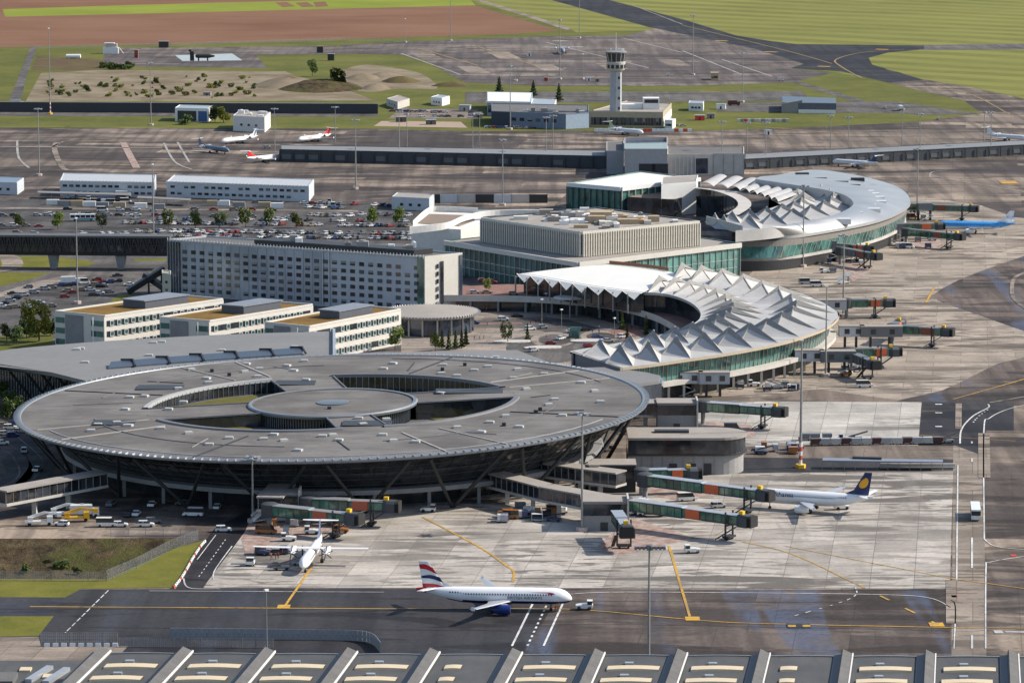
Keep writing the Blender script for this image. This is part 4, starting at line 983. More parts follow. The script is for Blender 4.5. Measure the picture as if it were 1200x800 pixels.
# ================================================================== central terminal building: glass podium + ribbed office floor
PT, pc = bld('podium_building', 'green glass podium with cream fascia below the ribbed office block', 'terminal', [(522,283),(678,308.5),(867,286)], 13, glassy('podium_dark_green_glass',(.05,.11,.1),.1,.8,.5,.2), ROOFL, par=.5)
for a, b in ((pc[0],pc[1]),(pc[1],pc[2])):
    band(PT, a, b, 11.6, 13.5, CREAM, 'fascia', .5, .9, -.003, -.003)
    ribs(PT, a, b, .2, 11.6, 26, .16, .3, METAL, 'mullion', .2)
    for z in (3.4,6.8): band(PT, a, b, z, z+.25, METAL, 'transom', .15, .2)
band(PT, pc[1], pc[2], .3, 11.5, glassy('bright_green_glass',(.11,.24,.205),.12,.8,.5,.2), 'green_glazing', .04, .1)
q0 = lerp(pc[0],pc[1],.35); 
yb = band(PT, pc[0], pc[1], 3.6, 6.4, YEL, 'yellow_sign', .4, .15, .7, .21)
OT, oc_ = bld('ribbed_office_block', 'pale office block of close vertical concrete fins on the glass podium', 'office', [(566,256),(682,272.5),(818,260)], 23, BGLASS, ROOFL, z=23, par=.6, z0=13.12)
for a, b, n in ((oc_[0],oc_[1],44),(oc_[1],oc_[2],48)):
    ribs(OT, a, b, 13.3, 22.6, n, .5, .8, M('fin_concrete',(.58,.55,.48),.8), 'fin', .7)
    band(OT, a, b, 22.2, 23.5, M('fin_concrete',(.5,.46,.4)), 'top_beam', .4, 1.0, -.004, -.004)
    band(OT, a, b, 13.2, 14.0, M('fin_concrete',(.5,.46,.4)), 'sill_beam', .4, .9, -.003, -.003)
clutter(OT, oc_, 23.1, 52, 5, [ROOFL, CREAM, WHITE, GCONC, M('tan_unit',(.42,.32,.2))], 1.5, 6)
pr = [lerp(lerp(oc_[0],oc_[1],.62),lerp(oc_[3],oc_[2],.62),.5)]
for u, v, sx, sy, h in ((.55,.55,9,6,3.6),(.66,.42,7,4,3.0),(.3,.7,14,3,1.6),(.8,.55,10,5,2.0)):
    p = lerp(lerp(oc_[0],oc_[1],u),lerp(oc_[3],oc_[2],u),v); part(OT, 'plant_room', MB().box(p.x-sx/2,p.x+sx/2,p.y-sy/2,p.y+sy/2,23.1,23.1+h), M('tan_unit',(.42,.32,.2)))
gp = lerp(pc[1],pc[2],.5)+Vector((0,6)); GT = P(768,288,13)
one('green_roof_canopy', 'small dark green barrel canopy on the podium terrace', 'canopy', MB().loft([[(x,2.2*math.cos(a),2.4*math.sin(a)) for a in [R(18*i) for i in range(11)]] for x in (-5,5)], closed=True), M('green_sheet',(.03,.1,.06),.5), (GT.x,GT.y,13.15), R(8), smooth=40)
# white curved wing left of the ribbed block
WT = thing('curved_white_wing', 'white building with a sweeping curved parapet left of the ribbed office block', 'building', (0,0,0))
wp = poly((482,265),(540,269),(566,262),(566,250),(500,248), z=17)
part(WT, 'wall', MB().prism([tuple(p) for p in wp], 0, 17), M('white_render',(.66,.64,.6),.7))
part(WT, 'roof', MB().prism([tuple(p) for p in poly((489,262),(538,265.5),(556,259),(556,253),(503,251), z=17)], 17, 17.2), M('brown_roof',(.22,.17,.13),.9))
sw = curve(poly((480,266),(522,263),(545,256),(580,251),(633,250.5), z=19),8)
part(WT, 'curved_parapet', MB().loft([[(p.x,p.y,16+2.4*min(1,i/20)) for i,p in enumerate(sw)],[(p.x,p.y,19+1.6*min(1,i/20)) for i,p in enumerate(sw)],[(p.x,p.y+1.6,19+1.6*min(1,i/20)) for i,p in enumerate(sw)]], closed=False), M('white_render',(.66,.64,.6)))
bw_ = curve(poly((484,262),(500,248),(515,245),(560,247), z=18),6); part(WT, 'rear_parapet', MB().loft([[(p.x,p.y,17) for p in bw_],[(p.x,p.y,19.2) for p in bw_],[(p.x,p.y+.8,19.2) for p in bw_]], closed=False), M('white_render',(.66,.64,.6)))
wA = P(545,268,15).xy; wB = P(566,262,15).xy
windows(WT, wA, wB, [8.0,12.0], 3, 2.2, 1.3, WINM, .3)
part(WT, 'dark_roof_strip', MB().prism([tuple(p) for p in poly((556,246),(640,246),(640,250),(560,250), z=17)], 0, 17), BGLASS)
# ================================================================== glass terminal behind, grey boxes
GTt, gc = bld('glass_hall', 'dark green glass hall with wide flat white roof behind the tented court', 'terminal', [(665,216),(728,221.5),(820,210),(752,202)], 12, GGLASS, M('white_roof_sheet',(.78,.75,.68)), par=.6)
ribs(GTt, gc[0], gc[1], 0, 11.2, 9, .3, .4, STEEL, 'mullion', .3); ribs(GTt, gc[1], gc[2], 0, 11.2, 12, .3, .4, LCONC, 'mullion', .3)
for a, b in ((gc[0],gc[1]),(gc[1],gc[2])): band(GTt, a, b, 11, 12.9, WHITE, 'fascia', .4, .8, 0, 0)
T, c = bld('white_screen_block', 'white ribbed roof block beside the glass hall', 'building', [(775,217),(816,214),(818,206),(776,208)], 15, WHITE, ROOFL, par=.4)
T, c = bld('low_hall', 'low tan-roofed hall between the glass hall and the tented court', 'building', [(735,232),(790,235),(835,222),(760,218)], 8, DGLASS, M('brown_roof',(.22,.17,.13)), par=.5)
T, c = bld('grey_concrete_block', 'tall blank grey concrete block with sunken blue roof below the control tower', 'building', [(732,178),(782,178),(782,164),(732,165)], 14, M('block_grey',(.36,.36,.37),.8), BGLASS, par=1.6)
windows(T, c[0], c[1], [4.0], 2, 8.5, 7.5, STEEL, .05, .38, .02, name='door_recess')
T, c = bld('grey_annex', 'lower shaded grey annex on the left of the blank concrete block', 'building', [(711,178),(731,178),(731,166),(711,167)], 12, M('block_grey',(.36,.36,.37)), ROOFD, par=.6)
T, c = bld('silver_hall', 'silver ribbed hall with pale concrete end right of the concrete block', 'building', [(782,182),(836,181),(872,181),(872,173),(782,172)], 11, LCONC, ROOFD, par=.5, close=False)
ribs(T, c[0], lerp(c[0],c[1],.6), .2, 10, 7, .5, .4, METAL, 'fin', .4); band(T, c[0], c[1], 1, 9, BGLASS, 'dark_glazing', .1, .2, .6, .12)
ribs(T, c[1], c[2], .3, 10.8, 3, .15, .12, GCONC, 'panel_joint', .1)
# ================================================================== long low gate buildings on the middle apron
def longlow(lab, px, h, n):
    T, c = bld('gate_building', lab, 'building', px, h, M('gate_wall_blue',(.045,.052,.062),.6), M('gate_roof',(.2,.205,.21),.7), par=.35)
    ribs(T, c[0], c[1], 0, h, n, .4, .5, STEEL, 'pier', .5)
    windows(T, c[0], c[1], [h*.42], n, (c[1]-c[0]).length/n*.7, h*.4, M('gate_panel',(.1,.11,.12),.5), .1, 0, 0, .5, name='panel')
    return T, c
longlow('long low gate building with dark panelled front running to the concrete block', [(328,175.5),(711,183.5),(711,177),(328,170.5)], 6.5, 24)
longlow('long low dark gate building behind the crescent terminal, lined with lamp masts', [(872,187),(1240,168),(1240,163),(872,181)], 5.5, 26)
# ================================================================== prefab offices and sheds
PREF = M('prefab_white', (.5,.53,.56), .6, 0, .12, .2); PROOF = M('prefab_roof', (.4,.42,.44), .7)
for lab, px, h, n in (('long white two-storey prefab office beside the covered car shelters', [(70,212.5),(181,214.5),(183,205.5)], 7.5, 14), ('longer white two-storey prefab office with yellow truck in front', [(195,213.5),(362,219),(368,211)], 7.5, 20)):
    T, c = bld('prefab_office', lab, 'building', px, h, PREF, PROOF, par=.4, group='prefab offices')
    windows(T, c[0], c[1], [2.2,5.4], n, 2.2, 1.2, WINM, .05, .02, .02, .12)
    ribs(T, c[0], c[1], 7.3, 8.3, n*2, .25, .3, PROOF, 'roof_rail', .3)
for lab, px, h, wm, rm in (('small white flat shed with blue-grey roof at the picture edge road', [(-20,213),(20,214.5),(28,209)], 6, PREF, M('bluegrey_roof',(.16,.22,.3))),
                   ('small pale prefab with gravel roof near the curved white wing', [(459,231),(503,233),(509,228)], 6, PREF, ROOFL),
                   ('white cubic house with rooftop boxes by the far access road', [(273,136),(310,138),(317,132)], 9, M('white_render',(.66,.64,.6)), ROOFL),
                   ('small white barn with grey roof near the gravel mounds', [(505,114),(518,115.5),(527,113)], 5, WHITE, METAL),
                   ('pale shed with tan roof among parked cars', [(453,116),(466,120),(480,116)], 4.5, LCONC, ROOFL),
                   ('white cabin beside the fenced yard near control tower', [(779,141),(788,141.5),(792,139.5)], 5, WHITE, WHITE),
                   ('white box cabin on the far road by the tower annex', [(807,121),(824,121.5),(825,119)], 5, WHITE, METAL),
                   ('tan equipment box on the edge of the far apron', [(833,86),(842,86),(842,84.5)], 5, M('tan_unit',(.42,.32,.2)), ROOFL)):
    T, c = bld('small_building', lab, 'building', px, h, wm, rm, par=.3)
    windows(T, c[0], c[1], [h*.45], 3, 1.6, 1.3, WINM, .05, .15, .15)
    if h == 9: clutter(T, c, h+.1, 6, 9, [WHITE], 2, 4)
# open blue-fronted garage
T, c = bld('garage', 'open white-framed garage with blue door on the far access road', 'garage', [(205,127),(244,128),(249,124.5)], 8, WHITE, METAL, par=.4)
band(T, c[0], c[1], .3, 6.6, STEEL, 'open_bay', .1, .2, .08, .36); band(T, c[0], c[1], .3, 6.6, M('blue_door',(.06,.12,.3)), 'door', .1, .2, .7, .04)
# car shelters in front of the prefab
for x0, x1, y0, y1, lab in ((43,152,226,229,'long low car shelter roof in front of the prefab office'),(160,222,232,235,'short grey shelter roof over parked service vans')):
    A, c = corners([(x0,y0),(x1,y1),(x1+2,y1-2.2),(x0+2,y0-2.2)], 3)
    T = thing('car_shelter', lab, 'shelter', (A.x,A.y,0))
    part(T, 'roof', MB().prism([tuple(p) for p in c], 2.8, 3.1), M('shelter_roof',(.2,.19,.18)))
    for t in range(8): p = lerp(c[0],c[1],.02+t/7.3); part(T, 'post', MB().tube((p.x,p.y+.3,0),(p.x,p.y+.3,2.8),.12), POLE)
# ================================================================== control tower
tb = P(721.5,147.5); TW = thing('control_tower', 'tall grey control tower with flared glass cab and white balcony ring', 'control tower', (tb.x,tb.y,0))
zt_ = lambda y: hgt(721.5,147.5,y)
part(TW, 'shaft', MB().lathe([(3.6,0),(3.5,zt_(83))],28), M('tower_concrete',(.4,.41,.43),.8), 40)
part(TW, 'stair_strip', MB().box(-.2,2.6,-3.95,-3.0,0,zt_(84)), M('tower_pale',(.5,.5,.5),.8))
for i in range(5):
    z = 4+i*6.2; part(TW, 'slot_window', MB().box(1.2,2.4,-4.1,-3.9,z,z+1.6), WINM)
part(TW, 'balcony_ring', MB().lathe([(3.6,zt_(84)),(5.2,zt_(82)),(5.7,zt_(80)),(5.8,zt_(72.5)),(5.5,zt_(72.2))],24), LCONC, 30)
for i in range(12):
    a = 2*math.pi*i/12+.13; r = 5.85
    part(TW, 'balcony_window', MB().loft([[(r*math.cos(a+s*.17),r*math.sin(a+s*.17),zt_(80.0)) for s in (-1,1)],[(r*math.cos(a+s*.17),r*math.sin(a+s*.17),zt_(75.5)) for s in (-1,1)]], closed=False), WINM)
part(TW, 'cab_glass', MB().lathe([(5.2,zt_(72.3)),(6.0,zt_(62))],12), DGLASS)
for i in range(12):
    a = 2*math.pi*i/12; part(TW, 'cab_mullion', MB().bar((5.25*math.cos(a),5.25*math.sin(a),zt_(72.3)),(6.1*math.cos(a),6.1*math.sin(a),zt_(62)),.3,.3), LCONC)
cr_ = part(TW, 'cab_roof', MB().lathe([(6.5,zt_(62)),(6.6,zt_(60.5)),(5.8,zt_(60)),(0,zt_(59.5))],24), GCONC, 30)
for x, y in ((-3,1),(2,2),(3.5,0),(4.5,1),(0,-2)): part(cr_, 'aerial_box', MB().box(x-.6,x+.6,y-.6,y+.6,zt_(60),zt_(57.5)), WHITE)
part(cr_, 'antenna', MB().tube((0,0,zt_(60)),(0,0,zt_(38)),.18,.06,6), WHITE)
# tower annexe
TA, c = bld('tower_annexe', 'tan two-storey annexe of close windows behind the control tower', 'building', [(690,131.5),(777,132.5),(787,122),(735,119)], 9, M('annexe_tan',(.4,.34,.25),.8), ROOFL, par=.6)
windows(TA, c[0], c[1], [3.6], 26, 1.5, 4.6, WINM, .05, .03, .02); band(TA, c[1], c[2], 2, 6, WHITE, 'white_side', .15, .3)
p = lerp(lerp(c[0],c[1],.75), lerp(c[3],c[2],.75), .4)
pb = part(TA, 'rooftop_cabin', MB().box(p.x-5,p.x+5,p.y-5,p.y+5,9.1,16), WHITE); part(pb, 'window', MB().box(p.x-4.2,p.x+4.2,p.y-5.15,p.y-5,13,15.2), WINM)
part(TA, 'rooftop_wing', MB().box(p.x-22,p.x-5.2,p.y-3,p.y+6,9.1,12), WHITE); 
T, c = bld('blue_hall', 'blue-grey clad hall with white flat roof lights left of the control tower', 'building', [(576,131),(663,134.5),(690,133),(690,124),(576,122)], 9, M('blue_cladding',(.16,.2,.27),.6), ROOFD, par=.5, close=False)
band(T, c[1], c[2], .2, 8.8, M('pale_blue_cladding',(.3,.37,.46)), 'end_cladding', .1, .2, 0, 0); windows(T, c[0], c[1], [5], 6, 3, 2, WINM, .05, .25, .1); band(T, c[0], c[1], .2, 9, M('navy_cladding',(.04,.05,.075)), 'navy_bay', .12, .2, 0, .75)
clutter(T, c[:4], 9.1, 8, 4, [WHITE, METAL, ROOFL], 2, 6)
T, c = bld('white_roof_hall', 'long hall with white overhanging roof behind the blue hall', 'building', [(571,119),(622,120),(624,109),(571,108)], 9, M('pale_blue_cladding',(.3,.37,.46)), WHITE, par=.3)
band(T, c[0], c[1], 2, 6.5, BGLASS, 'glazing_band', .1, .2); band(T, c[0], c[1], 8.2, 9.4, WHITE, 'roof_fascia', .6, 1.2, -.02, -.02)
T, c = bld('pale_link', 'low pale link building with grey roof beside three conifers', 'building', [(622,122),(650,123),(652,117)], 6, WHITE, METAL, par=.3)
T, c = bld('slate_hangar', 'dark slate hangar with solar roof on the grass beyond the apron', 'hangar', [(916,120.5),(980,121.5),(980,115),(916,113)], 6.5, M('slate_wall',(.1,.115,.14),.6), M('solar_roof',(.03,.045,.08),.3), par=.0)
band(T, c[0], c[1], .2, 2.6, WHITE, 'white_fence_panels', 3, .2, .32, 0); part(T, 'side_lean_to', MB().prism([(c[0].x,c[0].y-2),(c[0].x+13,c[0].y-2),(c[0].x+13,c[0].y-.05),(c[0].x,c[0].y-.05)], 0, lambda p: 6.0+(p[0]-c[0].x)*.18), GCONC)
T = thing('container_row', 'row of small grey and red boxes on the grass island', 'boxes', tuple(P(864,143)))
for i in range(15):
    part(T, 'box', MB().box(i*2.15,i*2.15+1.8,0,2,0,1.8), [PREF,GCONC,LCONC][i%3] if i not in (2,) else REDM)
# fire training rigs
T = thing('training_rig', 'dark scorched training rig standing in the wet patch', 'training rig', tuple(P(238,71)))
part(T, 'hull', MB().loft([[(x,r*math.cos(a),3.4+r*math.sin(a)) for a in [i*math.pi/5 for i in range(10)]] for x,r in ((-6,.5),(-5,1.6),(4,1.7),(9,.6))]), M('scorched_steel',(.035,.03,.028),.8), 40)
part(T, 'tower_frame', MB().box(-10,-7,-1.5,1.5,0,7).box(-11,-9,-1,1,7,8.5), M('scorched_steel',(.035,.03,.028))); part(T, 'leg', MB().box(-4,-3,-1,1,0,2), M('scorched_steel',(.035,.03,.028))); part(T, 'leg', MB().box(3,4,-1,1,0,2), M('scorched_steel',(.035,.03,.028)))
T = thing('training_tower', 'small white stepped training tower at the edge of the drill ground', 'tower', tuple(P(130,63)))
part(T, 'wall', MB().box(-6,6,-3,3,0,5), WHITE); part(T, 'upper_floor', MB().box(-4,5,-2,2,5,8), LCONC); part(T, 'roof', MB().box(-5,3,-2.5,2.5,8,8.6), WHITE); part(T, 'stair', MB().bar((6.5,0,5),(10,0,0),2,.3), LCONC)
one('storage_tank', 'white horizontal storage tank on the rough grass', 'tank', MB().lathe([(.2,-6),(1.6,-5.5),(1.7,5.5),(.2,6)],12,(0,0,1.9),'x').box(-4,-3,-1,1,0,1).box(3,4,-1,1,0,1), WHITE, tuple(P(86,69)), 0, None, 40)
# retaining wall, with the shade on its face put into the dark colour
A, c = corners([(-60,131),(443,133.5)], 0); T = thing('retaining_wall', 'long dark retaining wall below the bare earth bank', 'wall', (A.x,A.y,0))
part(T, 'wall', MB().bar((0,0,3.1),(c[1].x,c[1].y,3.1),.8,6.2), M('retaining_shade_tone',(.05,.052,.058),.8)); part(T, 'coping', MB().bar((0,0,6.4),(c[1].x,c[1].y,6.4),1.4,.35), GCONC)
# ================================================================== black truss footbridge to the station
fa, fb = P(-40,290,9), P(199,292,9); L_ = (fb-fa).length
BT = thing('truss_footbridge', 'long black steel box-truss footbridge running to the hotel', 'footbridge', (fa.x,fa.y,0), math.atan2(fb.y-fa.y,fb.x-fa.x))
BLK = M('black_steel',(.018,.019,.022),.4,.3)
part(BT, 'deck', MB().box(0,L_,0,8,6,7.2), BLK); part(BT, 'roof', MB().box(-.5,L_,-.4,8.4,13.6,14.4), M('bridge_roof',(.1,.1,.105),.6)); part(BT, 'glazing', MB().box(0,L_,1.0,7,7.2,13.6), DGLASS)
n = 26
for i in range(n):
    x0, x1 = L_*i/n, L_*(i+1)/n; xm = (x0+x1)/2
    part(BT, 'truss_bay', MB().bar((x0,.1,7.2),(xm,.1,13.6),.35,.4).bar((xm,.1,13.6),(x1,.1,7.2),.35,.4).bar((x0,.05,7.2),(x0,.05,13.6),.3,.3).bar((x0,.05,10.4),(x1,.05,10.4),.2,.25), STEEL)
for px in (61,140): 
    x = (px+40)/239*L_; part(BT, 'pylon', MB().loft([[(x-1.2,2,0),(x+1.2,2,0),(x+1.2,6,0),(x-1.2,6,0)],[(x-2,1,6),(x+2,1,6),(x+2,7,6),(x-2,7,6)]]), GCONC)
# escalator and stair core at the bridge head
sA = P(150,345); T = thing('stair_ramp', 'dark enclosed stair descending from the footbridge to the car park', 'stairs', tuple(sA))
part(T, 'flight', MB().bar((0,0,1.2),(14,6,9.5),3,2.2), BLK); part(T, 'flight', MB().bar((16,2,1.2),(6,7,7),3,2.0), STEEL); part(T, 'prop', MB().tube((8,3,0),(8,3,5),.4), STEEL); part(T, 'prop', MB().tube((13,5,0),(13,5,8),.4), STEEL)
T, c = bld('stair_core', 'pale green rendered stair tower at the corner of the hotel', 'tower', [(190,321),(200,322),(200,318)], 12, M('pale_green_render',(.4,.42,.34)), ROOFL, par=.4)
windows(T, c[0], c[1], [3,6,9], 1, 1.2, 1, WINM, .05)
# ================================================================== round-ended gate house on the near apron
gz = 11; g0 = P(735,507,gz)
GH = thing('gate_house', 'grey concrete gate house with dark glazed upper floor and rounded end', 'terminal', (g0.x,g0.y,0))
def stad(x1, r, ins=0.0, n=14):
    return [(0,-r+ins),(x1,-r+ins)]+[(x1+(r-ins)*math.sin(R(180*i/n)), -(r-ins)*math.cos(R(180*i/n))) for i in range(1,n)]+[(x1,r-ins),(0,r-ins)]
part(GH, 'wall', MB().prism(stad(26,8.5,.5), 0, 6.0), M('gatehouse_concrete',(.3,.29,.28),.8,0,.2,.3)); part(GH, 'upper_glazing', MB().prism(stad(26,8.8,.2), 6.0, 10.4), DGLASS); part(GH, 'roof', MB().prism(stad(26,9.0), 10.4, 11.1), ROOFL)
part(GH, 'floor_band', MB().prism(stad(26,9.0), 5.8, 6.2), STEEL); part(GH, 'rooflight', MB().box(8,18,-1,2,11.1,11.8), STEEL)
for x in (12,17.5,22): part(GH, 'door', MB().box(x,x+2.2,-8.3,-7.9,0,3.4), STEEL)
for i in range(9): part(GH, 'panel_joint', MB().box(1+3.0*i,1.15+3.0*i,-8.15,-7.9,.1,5.7), GCONC)
part(GH, 'vault', MB().loft([[(x,-8+5*math.cos(a),4.6*math.sin(a)) for a in [R(15*i) for i in range(13)]] for x in (-17,-.5)]), M('vault_tan',(.26,.24,.22)), 40)
# ================================================================== foreground hangar roof
k = N('hangar_roof_sheet'); co = k.coord('obj'); st = k.coord('obj', 0, (1,.08,1))
c = k.mix(k.ramp(k.noise(co,.08,5,.65),[(.3,0.0),(.7,1.0)]), (.055,.057,.06), (.09,.09,.088)); c = k.mix(k.ramp(k.noise(st,.8,4,.7),[(.5,0.0),(.75,.5)]), c, (.05,.05,.05))
HROOF = k.done(c, .75, .0, .35)
RIB = M('ridge_concrete',(.11,.106,.102),.85,0,.35,.25); RIBW = M('ridge_white_flashing',(.7,.68,.64),.6); RIB_SHADE = M('navy_ridge_shade',(.03,.038,.06),.5,.3)
HZ = 15.0
ha, hb = P(122,761.5,HZ), P(1186,766,HZ); hd = (hb-ha).xy; nb = 11; ux = hd.normalized(); bay = hd.length/nb
uy = -Vector((math.sin(-GRID)+.0, math.cos(GRID)))    # ridges run towards the viewer
HG = thing('hangar', 'big foreground hangar with dark bays between tilted concrete roof ridges', 'hangar', (ha.x,ha.y,0))
LEN = 46.0
def hp(i, u, v): q = ux*(bay*(i+u))+uy*v; return q.x, q.y
pl = [hp(0,-.08,0.6), hp(nb,1.4,.6), hp(nb,1.4,LEN), hp(0,-.08,LEN)]
part(HG, 'wall', MB().prism(pl, 0, HZ-2.0), GCONC)
skl = M('skylight_cream',(.62,.5,.33),.5,0,.1,.4)
for i in range(0, nb+2):
    # ridge: dark near-vertical left face, pale sloping right face with white flashing
    def rg(u, z, m0, m1, v0=0.0): return [(*hp(i,u[0],v0),z[0]),(*hp(i,u[1],v0),z[1])]
    prof = [(-.06,HZ-1.6),(-.055,HZ+.7),(-.04,HZ+.95),(.075,HZ+.0),(.085,HZ-1.6)]
    f = [(*hp(i,u,0.0),z) for u,z in prof]; b = [(*hp(i,u,LEN),z) for u,z in prof]
    rd = part(HG, 'roof_ridge', MB().loft([f[::-1],b[::-1]]), RIB)
    pr2 = [(.072,HZ+.12),(.087,HZ+.12),(.087,HZ-.3),(.072,HZ-.3)]
    part(rd, 'white_flashing', MB().loft([[(*hp(i,u,-.15),z) for u,z in pr2][::-1],[(*hp(i,u,LEN),z) for u,z in pr2][::-1]]), RIBW)
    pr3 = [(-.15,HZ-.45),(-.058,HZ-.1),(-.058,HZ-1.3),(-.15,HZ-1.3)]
    part(rd, 'shade_tinted_gutter', MB().loft([[(*hp(i,u,-.1),z) for u,z in pr3],[(*hp(i,u,LEN),z) for u,z in pr3]]), RIB_SHADE)  # gutter strip tinted navy for the shadow each ridge casts beside it
    if i > nb: continue
    # slightly vaulted bay between ridges
    us = [.085+.79*t/8 for t in range(9)]
    top = lambda u: HZ-.75+.12*math.sin(math.pi*(u-.085)/.79)
    bayo = part(HG, 'roof_bay', MB().loft([[(*hp(i,u,.3),top(u)) for u in us],[(*hp(i,u,LEN),top(u)) for u in us]][::-1], closed=False), HROOF)
    part(HG, 'front_fascia', MB().loft([[(*hp(i,u,.3),top(u)+.25) for u in us],[(*hp(i,u,.0),top(u)+.25) for u in us],[(*hp(i,u,0),HZ-2.4) for u in us]], closed=False), METAL)
    rows = [(12.0,.22,.62),(22.5,.2,.6),(33.5,.2,.6)] if i not in (4,8) else [(12.0,.28,.2),(22.5,.3,.18)]
    for v, u0, wd in rows:
        uu = [u0-.04+wd*t/8 for t in range(9)]
        part(bayo, 'rooflight', MB().loft([[(*hp(i,u,v+s),top(min(u,.87))+h+.1*math.sin(math.pi*(u-uu[0])/(uu[-1]-uu[0]))) for u in uu] for s,h in ((1.7,-.4),(1.55,.4),(-1.55,.4),(-1.7,-.4))], closed=False), skl, 40)
        for t in (.18,) if wd > .3 else ():
            q = hp(i,.42,v-4.0); part(bayo, 'roof_vent', MB().box(q[0]-.9,q[0]+.9,q[1]-.6,q[1]+.6,top(.42),top(.42)+.5), METAL)
            
LA_ = P(-40,775,9); q = [(p-LA_).xy for p in (P(-60,774,9),P(100,773,9),P(62,812,9),P(-60,812,9))]
LB = thing('low_workshop', 'lower flat dark workshop roof beside the end ridge of the hangar', 'building', (LA_.x,LA_.y,0)); part(LB, 'roof', MB().prism([tuple(p) for p in q], 8.6, 9), HROOF); part(LB, 'wall', MB().prism([tuple(p*.995) for p in q], 0, 8.6), GCONC)
for px,py in ((55,790),(75,792)):
    p = (P(px,py,9)-LA_).xy; part(LB, 'roof_duct', MB().bar((p.x,p.y+5,9.4),(p.x-3,p.y-7,9.4),1.5,.8), METAL)
for px,py in ((57,793),(30,785)):
    p = (P(px,py,9)-LA_).xy; part(LB, 'rooflight', MB().box(p.x-1.2,p.x+1.2,p.y-1.5,p.y+1.5,9,9.4), skl)
p = (P(14,796,9)-LA_).xy; part(LB, 'plant_room', MB().box(p.x-6,p.x+1,p.y-6,p.y+2,9,10.2), ROOFD)
# ================================================================== piers and jet bridges
TUNG = glassy('tunnel_green_glass', (.04,.13,.09), .1, .8, .7, .5)
TUNGREY = M('tunnel_grey', (.16,.17,.18), .5, .2, .2, .4); CANV = M('canopy_charcoal', (.055,.06,.068), .6, 0, .2, .6)
TAN_T = M('tunnel_olive', (.2,.21,.16), .5)
def jet_bridge(p0, p1, label, z=4.3, wd=3.0, style='green', zpx=6.5, panel=True, rot=True, leg=True, curl=0):
    a = P(*p0, zpx); b = P(*p1, zpx); d = (b-a).xy; L = d.length
    T = thing('jet_bridge', label, 'jet bridge', (a.x,a.y,0), math.atan2(d.y,d.x))
    h = 2.9; hw = wd/2; c = L-4.6; m = c*.5; zc = z+.0
    frame = {'green':CANV,'grey':TUNGREY,'tan':TAN_T}[style]; gl = {'green':TUNG,'grey':TUNGREY,'tan':TUNG}[style]
    if rot:
        ro = part(T, 'rotunda', MB().lathe([(2.3,z-.3),(2.3,z+h+.2),(1.8,z+h+.5),(0,z+h+.6)],16), CANV, 30); part(ro, 'column', MB().lathe([(.7,0),(.7,z-.3)],12), GCONC)
    for nm, x0, x1, w2, hh, dz in (('outer_tunnel',1.2,m+1,hw,h,0),('inner_tunnel',m+1,c,hw-.2,h-.35,.12)):
        t = part(T, nm, MB().box(x0,x1,-w2,w2,z+dz,z+dz+.35).box(x0,x1,-w2,w2,z+dz+hh-.3,z+dz+hh), frame)
        part(t, 'glazing', MB().box(x0,x1,-w2+.08,w2-.08,z+dz+.35,z+dz+hh-.3), gl)
        n = max(3,int((x1-x0)/2.2)); mb = MB()
        for i in range(n+1):
            x = lerp(x0,x1-.15,i/n); mb.box(x,x+.14,-w2+.02,-w2+.12,z+dz+.3,z+dz+hh-.25); mb.box(x,x+.14,w2-.12,w2-.02,z+dz+.3,z+dz+hh-.25)
        part(t, 'mullions', mb, STEEL, stuff=True)
        part(t, 'roof', MB().box(x0-.1,x1+.1,-w2-.12,w2+.12,z+dz+hh,z+dz+hh+.16), METAL if style == 'green' else TUNGREY)
    if panel: part(T, 'advert_panel', MB().box(m+2.2,min(m+6.5,c-1),-hw-.08,hw+.08,z+.3,z+h-.15), panel if panel is not True else ORNG)
    cb = part(T, 'cab', MB().loft([[(x,-w2,z-.1),(x,w2,z-.1),(x,w2,z+h-.5),(x,w2-.6,z+h+.15),(x,-w2+.6,z+h+.15),(x,-w2,z+h-.5)] for x,w2 in ((c,hw),(c+1,hw+.5),(c+3.4,hw+.5))]), CANV)
    for i in range(3): part(cb, 'bellows', MB().loft([[(x,-w2,z),(x,w2,z),(x,w2,z+h-.4),(x,w2-.5,z+h+.1),(x,-w2+.5,z+h+.1),(x,-w2,z+h-.4)] for x,w2 in ((c+3.45+.4*i,hw+.2),(c+3.65+.4*i,hw+.45),(c+3.85+.4*i,hw+.2))]), RUBBER)
    part(cb, 'beacon_box', MB().box(c+.2,c+1.4,-.7,.5,z+h+.2,z+h+1.1), YEL)
    if leg:
        x = c-3.2
        lg = part(T, 'lift_frame', MB().box(x-.2,x+.2,-hw-.5,-hw-.1,1,z+h+.5).box(x-.2,x+.2,hw+.1,hw+.5,1,z+h+.5).box(x-.25,x+.25,-hw-.5,hw+.5,z-.5,z-.1), STEEL)
        part(lg, 'bogie', MB().box(x-1.0,x+1.0,-hw-.4,hw+.4,.7,1.2), STEEL)
        for s in (-1,1): part(lg, 'wheel', MB().lathe([(.2,-.25),(.6,-.22),(.6,.22),(.2,.25)],12,(x,s*(hw-.3),.6),'y'), RUBBER)
        part(T, 'service_stair', MB().bar((c+.5,-hw-1.1,z),(x-2.5,-hw-1.1,.3),.9,.25).bar((c+.5,-hw-1.5,z+1),(x-2.5,-hw-1.5,1.3),.08,.08), STEEL)
    return T
